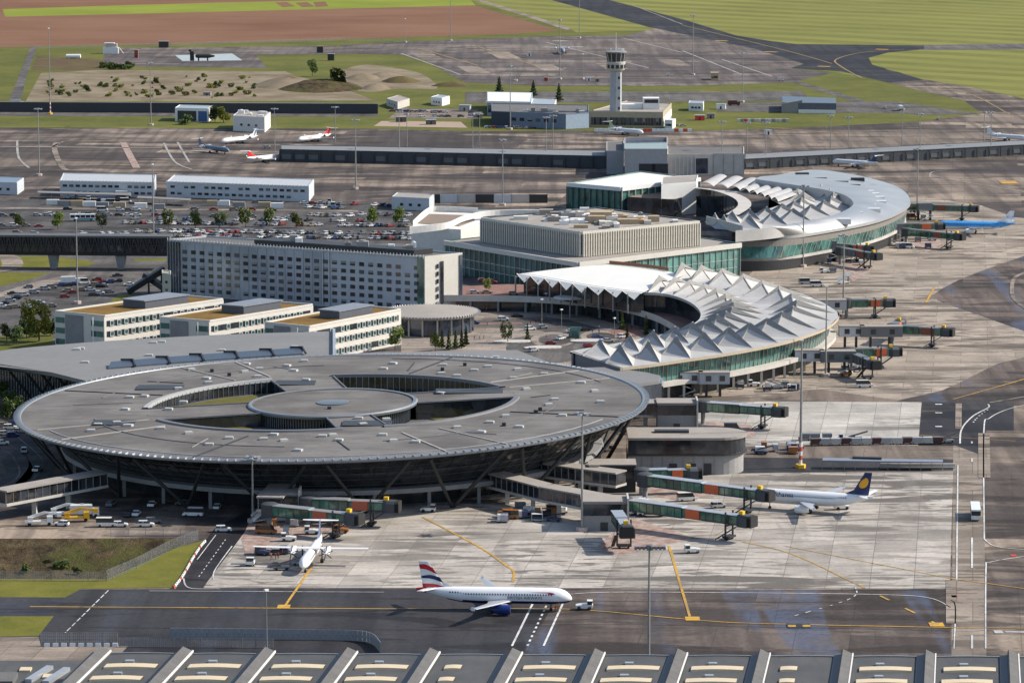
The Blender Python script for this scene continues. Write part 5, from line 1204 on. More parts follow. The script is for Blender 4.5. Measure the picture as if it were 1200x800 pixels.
def pier(pts, label, z0=4.4, z1=7.6, wd=5.0, zpx=7.8, pill=None, glass=None):
    w_ = [P(*p, zpx) for p in pts]; A = w_[0].xy.copy(); q = [p.xy-A for p in w_]
    T = thing('boarding_walkway', label, 'walkway', (A.x,A.y,0))
    for a, b in zip(q,q[1:]):
        part(T, 'roof', MB().bar((a.x,a.y,z1+.2),(b.x,b.y,z1+.2),wd+.8,.4), ROOFL); part(T, 'glazing', MB().bar((a.x,a.y,(z0+z1)/2),(b.x,b.y,(z0+z1)/2),wd-.3,z1-z0), glass or DGLASS)
        part(T, 'floor_beam', MB().bar((a.x,a.y,z0-.35),(b.x,b.y,z0-.35),wd+.6,.7), LCONC)
        d = b-a; n = max(4,int(d.length/2.4)); nn = Vector((d.y,-d.x)).normalized()*(wd/2-.1); mb = MB()
        for i in range(n+1):
            p = lerp(a,b,i/n)+nn; mb.box(p.x-.1,p.x+.1,p.y-.1,p.y+.1,z0,z1)
        part(T, 'mullions', mb, GCONC, stuff=True)
    for i in range(1,6 if pill is None else pill+1):
        t = i/(6 if pill is None else pill+1); x = t*(len(q)-1); j = int(x); p = lerp(q[j],q[min(j+1,len(q)-1)],x-j)
        part(T, 'pillar', MB().box(p.x-.6,p.x+.6,p.y-1.6,p.y+1.6,0,z0-.7), LCONC)
    return T, q
def block(px, y, w_, d_, h, label, wall=None, z=0.0, panel=False, name='gate_block', rz=0):
    a = P(px,y); T = thing(name, label, 'building', (a.x,a.y,0), rz)
    part(T, 'wall', MB().box(-w_/2,w_/2,0,d_,z,h), wall or GCONC); part(T, 'roof', MB().box(-w_/2-.2,w_/2+.2,-.2,d_+.2,h,h+.3), ROOFL)
    part(T, 'upper_glazing', MB().box(-w_/2-.06,w_/2+.06,-.08,d_+.06,h-3.6,h-.5), DGLASS)
    if panel: part(T, 'pale_panel', MB().box(w_/2+.1,w_/2+.6,-1.0,d_*.8,z,h+1.2), LCONC)
    part(T, 'door', MB().box(-1,1,-.12,0,z,z+2.4), STEEL)
    return T
pier([(565,549.5),(640,569),(716,583)], 'long covered boarding walkway with grey roof leading to the near gate block', pill=4)
pier([(625,539),(680,547),(728,553)], 'covered boarding walkway behind the longer one, ending at dark gate block', pill=3)
pier([(0,577),(60,566),(119,555)], 'covered walkway on concrete pillars at the left edge of the round terminal', z0=5, z1=8.2, pill=2)
pier([(338,560),(316,583)], 'short tan-roofed boarding walkway coming out of the round terminal', z0=4.6, z1=7.6, wd=6.5, pill=1)
pier([(738,472),(812,472)], 'dark glazed boarding walkway past the right rim of the round roof', z0=4.6, z1=8.0, wd=7, pill=3)
block(708, 622, 12, 9, 7.8, 'grey gate block at the end of the long boarding walkway', panel=True)
block(720, 577, 12, 9, 7.8, 'dark gate block at the end of the rear boarding walkway', STEEL)
block(696, 580, 2.8, 6, 8.4, 'pale concrete lift shaft beside the rear boarding walkway', LCONC, name='lift_shaft')
block(330, 612, 9, 8, 7.8, 'grey gate block under the short tan-roofed walkway', panel=True)
block(793, 505, 12, 9, 8.6, 'grey gate block with pale panel near the round-ended gate house', panel=True)
G = jet_bridge
G((756,559),(905,578),'long green glass jet bridge docked to the white airliner with dark blue tail')
G((752,553),(822,551),'green glass jet bridge with orange panel pointing at the gate house', leg=False)
G((732,587),(884,608),'longest green glass jet bridge reaching over the red stand, no aircraft')
G((722,600),(736,621),'short charcoal jet bridge turned towards the camera mast', panel=False, rot=False)
G((316,594),(424,605),'green glass jet bridge with orange panel behind the propeller aircraft', panel=M('faded_orange',(.42,.11,.06)))
G((360,586),(469,590),'green glass jet bridge behind another, near the round terminal facade', panel=M('faded_orange',(.42,.11,.06)))
G((824,473),(922,480),'green glass jet bridge right of the pale panelled gate block', panel=False)
def gate_arm(px, y, w_, label, col=None):
    a = P(px,y,7.5); T = thing('gate_corridor', label, 'walkway', (a.x,a.y,0), R(2))
    part(T, 'corridor', MB().box(0,w_,-2.2,2.2,4.4,8.0), col or M('gate_white',(.5,.53,.57),.6)); part(T, 'roof', MB().box(-.1,w_+.1,-2.4,2.4,8.0,8.3), ROOFL)
    for x in (w_*.3,w_*.75): part(T, 'window', MB().box(x-.9,x+.9,-2.3,-2.2,5.4,7.2), WINM)
    for x in (w_*.25,w_*.7): part(T, 'leg', MB().box(x-.4,x+.4,-.6,.6,0,4.4), STEEL)
    return T
gate_arm(983,383.5,9,'pale gate corridor on the right tip of the tented terminal'); gate_arm(1008,384,15,'dark grey gate corridor linking the pale one to its jet bridge', TUNGREY)
gate_arm(931,412,10,'pale gate corridor on the lower right flank of tented terminal'); gate_arm(961,413,12,'dark grey gate corridor beside the three-stem mast', TUNGREY)
gate_arm(784,437.5,11,'pale gate block with grey side on the tented terminal front'); gate_arm(819,438,10,'plain light grey gate box hanging over the terminal front', M('gate_light',(.4,.41,.43)))
gate_arm(948,353,14,'light grey gate corridor at the back right of the tented terminal', M('gate_light',(.4,.41,.43)))
G((992,353),(1049,352.5),'olive jet bridge with orange panel at the back of the tented terminal', style='tan')
G((1046,383),(1118,387),'olive jet bridge with yellow sign and rust panel on the beige apron', style='tan', panel=M('rust_panel',(.24,.08,.05)))
G((996,411),(1056,409),'olive jet bridge with orange panel behind the charcoal one', style='tan')
G((1000,416),(1028,426),'short charcoal jet bridge bent towards the cargo apron', style='grey', panel=False, rot=False)
G((1042,384),(1056,376),'stubby jet bridge with orange end behind the rust-panelled bridge', style='tan', rot=False, leg=False)
G((1050,240),(1147,243),'farthest dark jet bridge beyond the crescent terminal tip', style='tan', panel=M('rust_panel',(.24,.08,.05)))
G((1052,264),(1107,263),'olive jet bridge docked to the blue airliner nose', style='tan', leg=False)
G((1062,270),(1130,276),'olive jet bridge with rust panel below the blue airliner', style='tan', panel=M('rust_panel',(.24,.08,.05)))
G((978,287),(1026,290),'jet bridge with orange panel under the crescent terminal rim', style='tan')
G((985,292),(1031,299),'second jet bridge under the crescent rim with charcoal cab', style='grey', panel=M('rust_panel',(.24,.08,.05)))
def stair_unit(px, y, label, s=1.0):
    a = P(px,y); T = thing('gate_stair', label, 'stairs', (a.x,a.y,0), R(random.uniform(-20,20)))
    part(T, 'landing', MB().box(-3*s,3*s,-2,2,4.4*s,4.7*s), GCONC); part(T, 'cabin', MB().box(-3*s,3*s,-2,2,4.7*s,7.4*s), TUNGREY)
    part(T, 'flight', MB().bar((-3*s,-2.6,4.4*s),(3*s,-2.6,2.2*s),1,.3), METAL); part(T, 'flight', MB().bar((3*s,-3.7,2.2*s),(-3*s,-3.7,.1),1,.3), METAL)
    for x in (-2.6*s,2.6*s): part(T, 'leg', MB().box(x-.25,x+.25,-1.5,1.5,0,4.4*s), STEEL)
stair_unit(970,306,'zigzag stair tower below the crescent terminal near the lone mast',1.2); stair_unit(1050,283,'grey stair tower between the far jet bridges',1.1); stair_unit(1083,258,'grey stair tower with white roof at the crescent tip',1.1); stair_unit(1003,432,'dark stair tower under the bent charcoal jet bridge',.9); stair_unit(803,462,'small stair tower with yellow beacon under the pale gate block',.9)
# ================================================================== aircraft (nose along +x, wheels on z = 0)
def text_mesh(s, size):
    cu = bpy.data.curves.new('lettering', 'FONT'); cu.body = s; cu.size = size; cu.align_x = 'CENTER'; cu.align_y = 'CENTER'; cu.resolution_u = 2
    o = bpy.data.objects.new('lettering', cu); COL.objects.link(o); dg = bpy.context.evaluated_depsgraph_get()
    me = bpy.data.meshes.new_from_object(o.evaluated_get(dg)); bpy.data.objects.remove(o); return me
PW = M('aircraft_white', (.78,.78,.78), .3, 0, .06, .3, .6); ACDK = M('cockpit_glass', (.015,.017,.02), .1)
ALU = M('wing_grey', (.45,.46,.48), .4, .3, .1, .3)
STAT = [(0,.06,-.3),(.006,.27,-.27),(.018,.5,-.2),(.042,.76,-.1),(.075,.93,-.03),(.12,1,0),(.6,1,0),(.7,.95,.05),(.8,.76,.22),(.9,.47,.46),(.96,.27,.6),(1,.1,.68)]
def aircraft(name, label, px, py, head, L=37.6, r=2.0, span=34.0, zc=3.7, tailh=11.8, kind='low', body=PW, belly=None, fin=PW, eng=PW, group=None, bz=-.25, wl=.36, winglet=True, tailstab=None, prop_n=2):
    a = P(px,py); T = thing(name, label, 'aircraft', (a.x,a.y,0), head, group)
    X = lambda s: L/2-L*s
    NS = 24; fus = MB(); rings = []
    for s, k_, o in STAT: rings.append([(X(s), r*k_*math.cos(2*math.pi*i/NS), zc+r*o+r*k_*math.sin(2*math.pi*i/NS)) for i in range(NS)])
    fus.loft([q[::-1] for q in rings])
    if belly:
        mi = []
        for f in fus.f:
            z = sum(fus.v[i][2] for i in f)/len(f); mi.append(1 if z < zc+r*bz else 0)
        fus.m = mi
    F_ = part(T, 'fuselage', fus, [body,belly] if belly else body, 50)
    wn = MB()
    n = int(L*.65/.62)
    for sd in (-1,1):
        for i in range(n):
            x = lerp(X(.13),X(.78),i/(n-1)); s = (L/2-x)/L; rr = r if s < .62 else r*lerp(1,.8,(s-.62)/.2)
            zz = zc+.32*r+(r*.16 if s > .7 else 0); zo = zz-zc-(r*.12*max(0,(s-.62)/.18)); yy = lambda h: sd*(math.sqrt(max(.1,rr*rr-h*h))+.05)
            wn.add([(x-.13,yy(zo-.2),zz-.2),(x+.13,yy(zo-.2),zz-.2),(x+.13,yy(zo+.18),zz+.18),(x-.13,yy(zo+.18),zz+.18)], [(0,1,2,3) if sd < 0 else (3,2,1,0)])
    part(F_, 'cabin_windows', wn, ACDK, stuff=True)
    ck = MB()
    for i in range(6):
        a0, a1 = R(-58+i*20), R(-58+i*20+15)
        ck.add([(X(.04)-abs(i-2.5)*.35,r*.60*math.sin(a0),zc+r*(-.12)+r*.6*.55*math.cos(a0)+.12),(X(.04)-abs(i-2.5)*.35,r*.6*math.sin(a1),zc+r*(-.12)+r*.6*.55*math.cos(a1)+.12),(X(.062)-abs(i-2.5)*.35,r*.82*math.sin(a1),zc-.02+r*.78*math.cos(a1)),(X(.062)-abs(i-2.5)*.35,r*.82*math.sin(a0),zc-.02+r*.78*math.cos(a0))],[(0,1,2,3)])
    part(F_, 'cockpit_windows', ck, ACDK)
    high = kind == 'prop'; tl = kind == 'tail'
    def foil(x, y, z, c, th, vert=False):
        prof = [(0,0),(.06,.5),(.3,.62),(.7,.3),(1,0),(.7,-.2),(.3,-.38),(.06,-.35)]
        return [(x-c*u, y+(th*c*t if vert else 0), z+(0 if vert else th*c*t)) for u,t in prof]
    wx = X(wl if not tl else .42); cr_, ct = L*.175, L*.045
    if high: cr_, ct = L*.1, L*.055; wx = X(.4)
    sw = math.tan(R(0.5 if high else 26)); dih = math.tan(R(1 if high else 5.2)); zw = zc+r*.98 if high else zc-r*.62
    for sd in (-1,1):
        rg = []
        for t in (0,.35,1):
            y = sd*lerp(0,span/2,t); c = lerp(cr_,lerp(cr_,ct,.62),t/.35) if t <= .35 else lerp(lerp(cr_,ct,.62),ct,(t-.35)/.65)
            rg.append(foil(wx-abs(y)*sw, y, zw+abs(y)*dih, c, .115))
        W = part(T, 'wing', MB().loft(rg if sd > 0 else [q[::-1] for q in rg]), PW if high else ALU, 40)
        if winglet and not high:
            y = sd*span/2; xt = wx-abs(y)*sw; z = zw+abs(y)*dih
            part(W, 'winglet', MB().loft([foil(xt-.3,y,z-.35,ct*.55,.06,True),foil(xt-ct*.4,y,z+.6,ct*.4,.06,True)]), fin if fin is PW else PW)
        if kind == 'low':
            ex, ey, ez, er = wx-.17*span*sw+L*.02, sd*.17*span, zw-.95, .031*L
            E = part(T, 'engine', MB().lathe([(er*.88,L*.03),(er,L*.028),(er*1.08,0),(er,-L*.05),(er*.62,-L*.085)][::-1],20,(ex,ey,ez),'x'), eng, 50)
            part(E, 'fan', MB().lathe([(er*.86,L*.0305),(.05,L*.0302)],16,(ex,ey,ez),'x'), STEEL); part(E, 'pylon', MB().box(ex-L*.09,ex+L*.01,ey-.2,ey+.2,ez+er*.6,zw+.3), PW); part(E, 'exhaust', MB().lathe([(er*.5,-L*.085),(er*.25,-L*.115)][::-1],12,(ex,ey,ez),'x'), STEEL)
        elif tl:
            ex, ey, ez, er = X(.76), sd*(r+1.15), zc+.75, .03*L
            E = part(T, 'engine', MB().lathe([(er*.85,L*.06),(er,L*.05),(er*1.05,0),(er*.6,-L*.06)][::-1],16,(ex,ey,ez),'x'), eng, 50); part(E, 'fan', MB().lathe([(er*.8,L*.0605),(.05,L*.0602)],12,(ex,ey,ez),'x'), STEEL); part(E, 'pylon', MB().box(ex-1.2,ex+1.2,sd*r*.7 if sd>0 else ey,ey if sd>0 else sd*r*.7,ez-.12,ez+.12), PW)
        else:
            for q in range(prop_n//2):
                ex, ey, ez = wx+1.2, sd*(span*.15+q*span*.17), zw-.35
                E = part(T, 'engine', MB().lathe([(.15,2.3),(.55,1.7),(.85,.8),(.9,-2),(.35,-5.4)][::-1],14,(ex,ey,ez),'x'), eng, 50)
                for b_ in range(6):
                    an = R(60*b_+20); part(E, 'blade', MB().bar((ex+2,ey,ez),(ex+2,ey+1.9*math.cos(an),ez+1.9*math.sin(an)),.1,.22), STEEL)
        # tailplane
        tz = zc+r*.75; tx = X(.855); c0, c1, sp = L*.09, L*.04, (tailstab or span*.36)/2
        if kind != 'low': tz = tailh-.25; tx = X(.93); c0, c1 = L*.075, L*.04
        rg = [foil(tx,0,tz,c0,.09),foil(tx-sp*.55*(0.3 if high else 1),sd*sp,tz+sp*.1*(kind=='low'),c1,.09)]
        part(T, 'tailplane', MB().loft(rg if sd > 0 else [q[::-1] for q in rg]), fin if name == 'red_tailed_airliner' else PW, 40)
        gx = X(.5); part(T, 'main_gear', MB().tube((gx,sd*r*1.8,zw+.2),(gx,sd*r*1.8,.6),.16).lathe([(.2,-.45),(.58,-.4),(.58,.4),(.2,.45)],12,(gx,sd*r*1.8,.58),'y'), RUBBER)
    part(T, 'nose_gear', MB().tube((X(.135),0,zc-r*.8),(X(.135),0,.4),.12).lathe([(.15,-.3),(.4,-.28),(.4,.28),(.15,.3)],12,(X(.135),0,.4),'y'), RUBBER)
    # fin
    zb = zc+r*.75; fx0, fx1 = (X(.80),X(.955)); tx0, tx1 = (X(.925),X(.985)) if kind != 'prop' else (X(.9),X(.97))
    def fp(x, z, th): return x, z, th
    fr = [foil(fx0,0,zb-.4,fx0-fx1,.08,True), foil(tx0,0,tailh,tx0-tx1,.08,True)]
    FN = part(T, 'fin', MB().loft(fr), fin, 40)
    part(FN, 'dorsal_fillet', MB().add([(fx0+L*.05,0,zb+.25),(fx0-.5,-.2,zb-.1),(fx0-.5,.2,zb-.1),(fx0-1.2,0,zb+1.6)],[(0,1,3),(0,3,2)]), fin)
    T['fin'] = 0
    def onfin(poly_uv, mat, nm, th=.34):
        """decal on both sides of the fin, u along chord (0 leading edge), v up"""
        for sd in (-1,1):
            pts = []
            for u, v in poly_uv:
                z = lerp(zb,tailh,v); xl = lerp(fx0,tx0,v); xr = lerp(fx1,tx1,v); t_ = .62*.08*(xl-xr)*max(.08, 1-abs(u-.3)*1.35)+.03
                pts.append((lerp(xl,xr,u), sd*t_, z))
            part(FN, nm, MB().add(pts, [tuple(range(len(pts))) if sd > 0 else tuple(range(len(pts)))[::-1]]), mat)
    def letters(s, size, sx, zoff, mat, both=True):
        me = text_mesh(s, size); me.materials.append(mat); z = zc+r*zoff
        for sd in (-1,1):
            o = link('lettering', me, F_, (X(sx), sd*(math.sqrt(r*r-(r*zoff)**2)+.05), z)); o.rotation_euler = (R(90)-sd*0-(R(0)),0,0 if sd < 0 else math.pi)
            t = math.asin(zoff); o.rotation_euler = (R(90)-t, 0, 0) if sd < 0 else (R(90)-t, 0, math.pi)
    return T, F_, onfin, letters, X
def head_px(p, q): a, b = P(*p), P(*q); return math.atan2(b.y-a.y, b.x-a.x)
NAVY = M('livery_navy', (.012,.022,.09), .3); LRED = M('livery_red', (.55,.02,.03), .3); LBLUE = M('livery_mid_blue', (.02,.05,.22), .3); LBR = M('engine_blue',(.018,.04,.19),.3)
T, F_, onfin, letters, X = aircraft('airliner', 'white airliner with navy belly and red and blue flag tail being towed', 579, 714.5, R(-3.5), belly=NAVY, eng=LBR, bz=-.45)
st = lambda a, b, c, d: [(u/8, lerp(a,b,u/8)+.05*math.sin(u/8*math.pi*1.3)) for u in range(9)]+[(u/8, lerp(c,d,u/8)+.05*math.sin(u/8*math.pi*1.3)) for u in range(8,-1,-1)]
onfin(st(.78,.93,.52,.78), LRED, 'red_stripe'); onfin(st(.42,.5,.22,.42) , NAVY, 'blue_stripe'); onfin(st(.04,.22,-.02,.02), LRED, 'red_stripe')
# red painted tail cone
cone = MB(); cone.loft([[(X(s)+.0, 2.0*k_*1.03*math.cos(2*math.pi*i/20), 3.7+2.0*o+2.0*k_*1.03*math.sin(2*math.pi*i/20)) for i in range(20)][::-1] for s,k_,o in ((.935,.36,.545),(.96,.27,.6),(1.0,.11,.68))]); part(F_, 'red_tail_cone', cone, LRED, 50)
for sd in (-1,1):
    f = lambda s, zf: (X(s), sd*(math.sqrt(4-(2*zf)**2)+.03), 3.7+2*zf)
    a1 = [f(.28-.0,.60),f(.14,.62),f(.11,.52),f(.13,.44),f(.16,.52)]; part(F_, 'red_ribbon', MB().add(a1,[(0,1,2,3,4) if sd > 0 else (4,3,2,1,0)]), LRED); b1 = [f(.16,.43),f(.115,.46),f(.105,.36),f(.14,.34)]; part(F_, 'blue_ribbon', MB().add(b1,[(0,1,2,3) if sd > 0 else (3,2,1,0)]), NAVY)
letters('BRITISH AIRWAYS', 1.05, .3, -.08, NAVY)
LGOLD = M('livery_gold', (.75,.36,.02), .4)
T, F_, onfin, letters, X = aircraft('airliner', 'white airliner with dark blue tail and gold disc docked at a jet bridge', 953, 599, R(161), L=33.8, fin=NAVY, eng=PW)
onfin([(.5+.33*math.cos(i*math.pi/10), .55+.22*math.sin(i*math.pi/10)) for i in range(20)], LGOLD, 'gold_disc'); onfin([(.25,.5),(.5,.56),(.8,.62),(.52,.53)], NAVY, 'bird_mark')
letters('Lufthansa', 1.9, .24, .42, NAVY)
KBLUE = M('livery_sky_blue', (.07,.34,.75), .3)
T, F_, onfin, letters, X = aircraft('airliner', 'sky blue and white airliner parked nose-in by the crescent terminal', 1143, 273.5, R(172), L=36, r=1.9, span=30, body=KBLUE, belly=PW, bz=-.3, tailh=10.6)
me = text_mesh('KLM', 1.9); me.materials.append(KBLUE)
for sd in (-1,1):
    o = link('lettering', me, T, (X(.94), sd*.34, 7.6)); o.rotation_euler = (R(90),0,0 if sd < 0 else math.pi)
hd = head_px((366,664),(334,710))
T, F_, onfin, letters, X = aircraft('propeller_airliner', 'white twin-propeller high-wing airliner parked nose-out on the near apron', 366, 659, hd, L=32.8, r=1.4, span=29.5, zc=2.9, tailh=8.3, kind='prop', fin=M('tail_bluegrey',(.1,.14,.25)), tailstab=9.3)
REG = 'regional jets on the far apron'
HRED = M('livery_bright_red', (.6,.03,.03), .3)
for px, py, h, lab, bd, fn in ((312,190,48,'white regional jet with red tail, nose away from the near gate building',PW,HRED),(369,166,232,'white regional jet with red tail and sideways nose beside the gate building',PW,HRED),(250,179,-48,'dark grey regional jet with T-tail on the far apron',M('jet_slate',(.14,.17,.23),.35),M('jet_slate',(.14,.17,.23))),(281,168,228,'plain white regional jet between the dark jet and the red-tailed one',PW,PW),(733,158,-46,'white regional jet parked beneath the control tower',PW,M('tail_lime',(.5,.55,.3))),(1002,196,142,'pale regional jet beyond the crescent terminal roof',PW,M('tail_navy',(.05,.07,.14))),(1180,165,-40,'white T-tail jet half hidden behind the dark gate building',PW,PW)):
    T, F_, onfin, letters, X = aircraft('regional_jet', lab, px, py, R(h), L=29, r=1.4, span=22.5, zc=2.5, tailh=7.4, kind='tail', body=bd, fin=fn, group=REG, tailstab=8.5)
    if fn is HRED: letters('HOP!', 1.6, .3, .3, HRED)
aircraft('cargo_aircraft', 'grey propeller transport parked alone on the farthest apron', 658, 63, R(-85), L=28, r=1.9, span=34, zc=3.2, tailh=9.5, kind='prop', body=M('transport_grey',(.2,.24,.3)), fin=M('transport_grey',(.2,.24,.3)), tailstab=12)
# ================================================================== vehicles
PAINT = tinted('car_paint', .3); CGL = M('car_glass', (.02,.022,.026), .12, 0, .2, .5, .7); TYRE = RUBBER; LAMP = M('lamp_lens',(.6,.6,.55),.2)
def wheels(mb, xs, y, r, w_=.22):
    for x in xs:
        for s in (-1,1): mb.lathe([(.05,s*(y-w_)),(r,s*(y-w_)),(r,s*y),(.05,s*y)][::s],10,(x,0,r),'y')
def car_mesh(nm, L, W, prof_lo, prof_hi, roof_w=.78, h0=.3):
    """prof_lo: (x,z) shoulder line; prof_hi: cabin (x,z)"""
    mb = MB(); hw = W/2
    body = [(-L/2,h0),(-L/2,.65)]+prof_lo+[(L/2,.6),(L/2,h0)]
    n = len(body)
    def side(y0, y1): return [(x, (y0 if z < .5 else y1), z) for x,z in body]
    mb.loft([side(-hw*.96,-hw)[::-1], side(hw*.96,hw)[::-1]])
    mb.mat(1); c = prof_hi; mb.loft([[(x, -hw*(.93 if z < 1.05 else roof_w), z) for x,z in c][::-1],[(x, hw*(.93 if z < 1.05 else roof_w), z) for x,z in c][::-1]])
    mb.mat(0); zt = max(z for x,z in c); xs = [x for x,z in c if z > zt-.06]; mb.box(min(xs)-.05,max(xs)+.05,-hw*roof_w-.01,hw*roof_w+.01,zt-.03,zt+.04)
    for x in (sum(xs)/len(xs)-.05,): mb.box(x,x+.12,-hw*.9,hw*.9,.9,zt-.02)
    mb.mat(2); wheels(mb,(-L*.31,L*.31),hw+.02,.32)
    return mb.mesh(nm,[PAINT,CGL,TYRE],30)
CARS = [car_mesh('hatchback',4.1,1.78,[(-1.95,.95),(.9,.95),(1.85,.8)],[(-1.95,.93),(-1.6,1.46),(.2,1.46),(1.0,.93)]),
        car_mesh('saloon',4.6,1.82,[(-2.2,.95),(1.0,.93),(2.1,.78)],[(-1.6,.92),(-1.0,1.42),(.35,1.42),(1.15,.92)]),
        car_mesh('estate',4.5,1.85,[(-2.15,1.0),(1.0,1.0),(2.1,.85)],[(-2.1,.98),(-1.85,1.62),(.35,1.62),(1.1,.98)])]
VANM = car_mesh('van',5.6,2.05,[(-2.75,1.2),(1.9,1.2),(2.6,.95)],[(-2.75,1.15),(-2.7,2.4),(1.3,2.4),(2.1,1.15)],.92)
def box_truck():
    mb = MB().box(-4,1.9,-1.2,1.2,1.0,3.4); mb.box(2.0,3.8,-1.1,1.1,.5,2.6); mb.mat(1).box(3.0,3.83,-1.02,1.02,1.6,2.45); mb.mat(2).box(-4,3.6,-.6,.6,.5,.98); wheels(mb,(-2.6,2.9),1.15,.48); return mb.mesh('box_truck',[PAINT,CGL,TYRE])
def tractor():
    mb = MB(); mb.loft([[(-2,-1.1,.45),(2.1,-1.1,.45),(2.1,-1.1,1.05),(.3,-1.1,1.3),(-2,-1.1,1.2)][::-1],[(-2,1.1,.45),(2.1,1.1,.45),(2.1,1.1,1.05),(.3,1.1,1.3),(-2,1.1,1.2)][::-1]]); mb.box(-1.95,-.6,-.95,.95,2.05,2.2); mb.mat(1).box(-1.85,-.7,-.9,.9,1.2,2.05); mb.mat(2); wheels(mb,(-1.2,1.3),1.1,.45,.35); return mb.mesh('tow_tractor',[PAINT,CGL,TYRE])
def cart():
    mb = MB().box(-1.5,1.5,-.75,.75,.45,.6).box(-1.5,-1.42,-.75,.75,.6,2.0).box(1.42,1.5,-.75,.75,.6,2.0).box(-1.5,1.5,-.8,.8,2.0,2.1); mb.mat(1).box(-1.3,1.3,-.6,.6,.6,1.3); mb.mat(2); wheels(mb,(-1,1),.7,.22,.15); mb.bar((1.5,0,.4),(2.3,0,.3),.08,.08); return mb.mesh('baggage_cart',[PAINT,M('cart_load',(.05,.055,.08),.8),TYRE])
def dolly():
    mb = MB().box(-1.6,1.6,-1.2,1.2,.4,.55); mb.mat(2); wheels(mb,(-1.1,1.1),.9,.2,.15); mb.mat(0).loft([[(-1.4,-1,.6),(1.0,-1,.6),(1.45,-1,1.1),(1.45,-1,2.1),(-1.4,-1,2.1)][::-1],[(-1.4,1,.6),(1.0,1,.6),(1.45,1,1.1),(1.45,1,2.1),(-1.4,1,2.1)][::-1]]); return mb.mesh('container_dolly',[PAINT,CGL,TYRE])
def belt():
    mb = MB().box(-2.2,2.0,-.9,.9,.4,.95).bar((-3.2,0,.8),(3.6,0,2.6),.9,.25); mb.mat(1).bar((-3.2,0,.97),(3.6,0,2.77),.7,.05); mb.mat(0).box(-1.2,-.2,.2,.9,.95,1.5); mb.mat(2); wheels(mb,(-1.4,1.3),.9,.36); return mb.mesh('belt_loader',[PAINT,RUBBER,TYRE])
def steps():
    mb = MB().box(-2.6,2.6,-.95,.95,.5,.8); n = 12
    for i in range(n): mb.box(-2.4+i*.36,-2.04+i*.36,-.8,.8,.8+i*.2,1.0+i*.2)
    mb.box(1.9,3.4,-.9,.9,3.2,3.35); mb.bar((-2.4,-.85,1.9),(1.9,-.85,4.3),.06,.7).bar((-2.4,.85,1.9),(1.9,.85,4.3),.06,.7).box(1.9,3.4,-.9,-.84,3.3,4.3).box(1.9,3.4,.84,.9,3.3,4.3); mb.mat(2); wheels(mb,(-1.8,1.8),.9,.36); mb.tube((2.2,.6,.8),(2.2,.6,3.2),.12).tube((2.2,-.6,.8),(2.2,-.6,3.2),.12); return mb.mesh('passenger_steps',[PAINT,CGL,TYRE])
def bus():
    mb = MB().box(-6,6,-1.27,1.27,.4,1.5).box(-6,6,-1.25,1.25,2.75,3.15); mb.mat(1).box(-5.95,5.96,-1.24,1.24,1.5,2.75); mb.mat(0)
    for x in (-5.9,-3.6,-1.2,1.2,3.6,5.5): mb.box(x,x+.3,-1.26,1.26,1.5,2.75)
    mb.mat(3).box(-3,5,-1.28,1.28,.5,1.2); mb.mat(2); wheels(mb,(-3.8,3.9),1.28,.48); return mb.mesh('bus',[PAINT,CGL,TYRE,M('bus_teal',(.04,.25,.32),.4)])
def boom():
    mb = MB().box(-3.6,2.2,-1.15,1.15,.9,1.3).box(2.3,3.9,-1.1,1.1,.5,2.5); mb.mat(1).box(3.1,3.93,-1,1,1.6,2.4); mb.mat(0).box(-2.8,-1.4,-.8,.8,1.3,2.4).bar((-2.2,0,2.3),(1.8,0,3.5),.6,.7).bar((1.8,0,3.5),(5.4,0,3.0),.45,.5).box(5,6.2,-.7,.7,2.3,3.4); mb.mat(2); wheels(mb,(-2.4,2.9),1.12,.5,.35); return mb.mesh('deicing_truck',[PAINT,CGL,TYRE])
def fuel():
    mb = MB().lathe([(.2,-4.2),(1.15,-4),(1.15,1.6),(.2,1.8)],16,(0,0,2.0),'x').box(2.1,3.9,-1.15,1.15,.5,2.7); mb.mat(1).box(3.1,3.93,-1.05,1.05,1.7,2.55); mb.mat(2).box(-4.2,3.6,-.6,.6,.5,.9); wheels(mb,(-3,-1.8,2.9),1.15,.48); return mb.mesh('fuel_truck',[PAINT,CGL,TYRE],40)
V = dict(tug=(tractor(),'tow_tractor','tow tractor'),cart=(cart(),'baggage_cart','baggage cart'),dolly=(dolly(),'container_dolly','dolly'),belt=(belt(),'belt_loader','belt loader'),steps=(steps(),'passenger_steps','stairs'),bus=(bus(),'bus','bus'),boom=(boom(),'deicing_truck','truck'),fuel=(fuel(),'fuel_truck','truck'),truck=(box_truck(),'box_truck','truck'),van=(VANM,'van','van'),car=(CARS[2],'parked_car','car'))
def veh(kind, px, py, head, col, label, group=None, z=0.0):
    me, nm, cat = V[kind]; a = P(px,py,z) if z else P(px,py)
    o = link(nm, me, None, (a.x,a.y,z+.17), R(head)); o.color = (*col,1); return tag(o, label, cat, group)
CW=(.75,.75,.73); CS=(.42,.43,.45); CG=(.16,.165,.175); CK=(.02,.021,.024); CB=(.03,.06,.2); CR=(.3,.025,.02); CT=(.3,.25,.18); CN=(.02,.1,.07)
PAL = [(CW,'white'),(CW,'white'),(CS,'silver'),(CS,'silver'),(CG,'dark grey'),(CK,'black'),(CK,'black'),(CB,'blue'),(CR,'red'),(CT,'beige')]
random.seed(99)
def car(px, py, lot, group, head=None, col=None):
    c, cn = col or random.choice(PAL); i = random.randrange(3); a = P(px,py)
    o = link('parked_car', CARS[i], None, (a.x,a.y,.12), R(random.choice((48,228)) if head is None else head)+random.uniform(-.06,.06)); o.color = (*c,1)
    tag(o, '%s %s parked in %s' % (cn, ('hatchback','saloon car','estate car')[i], lot), 'car', group)
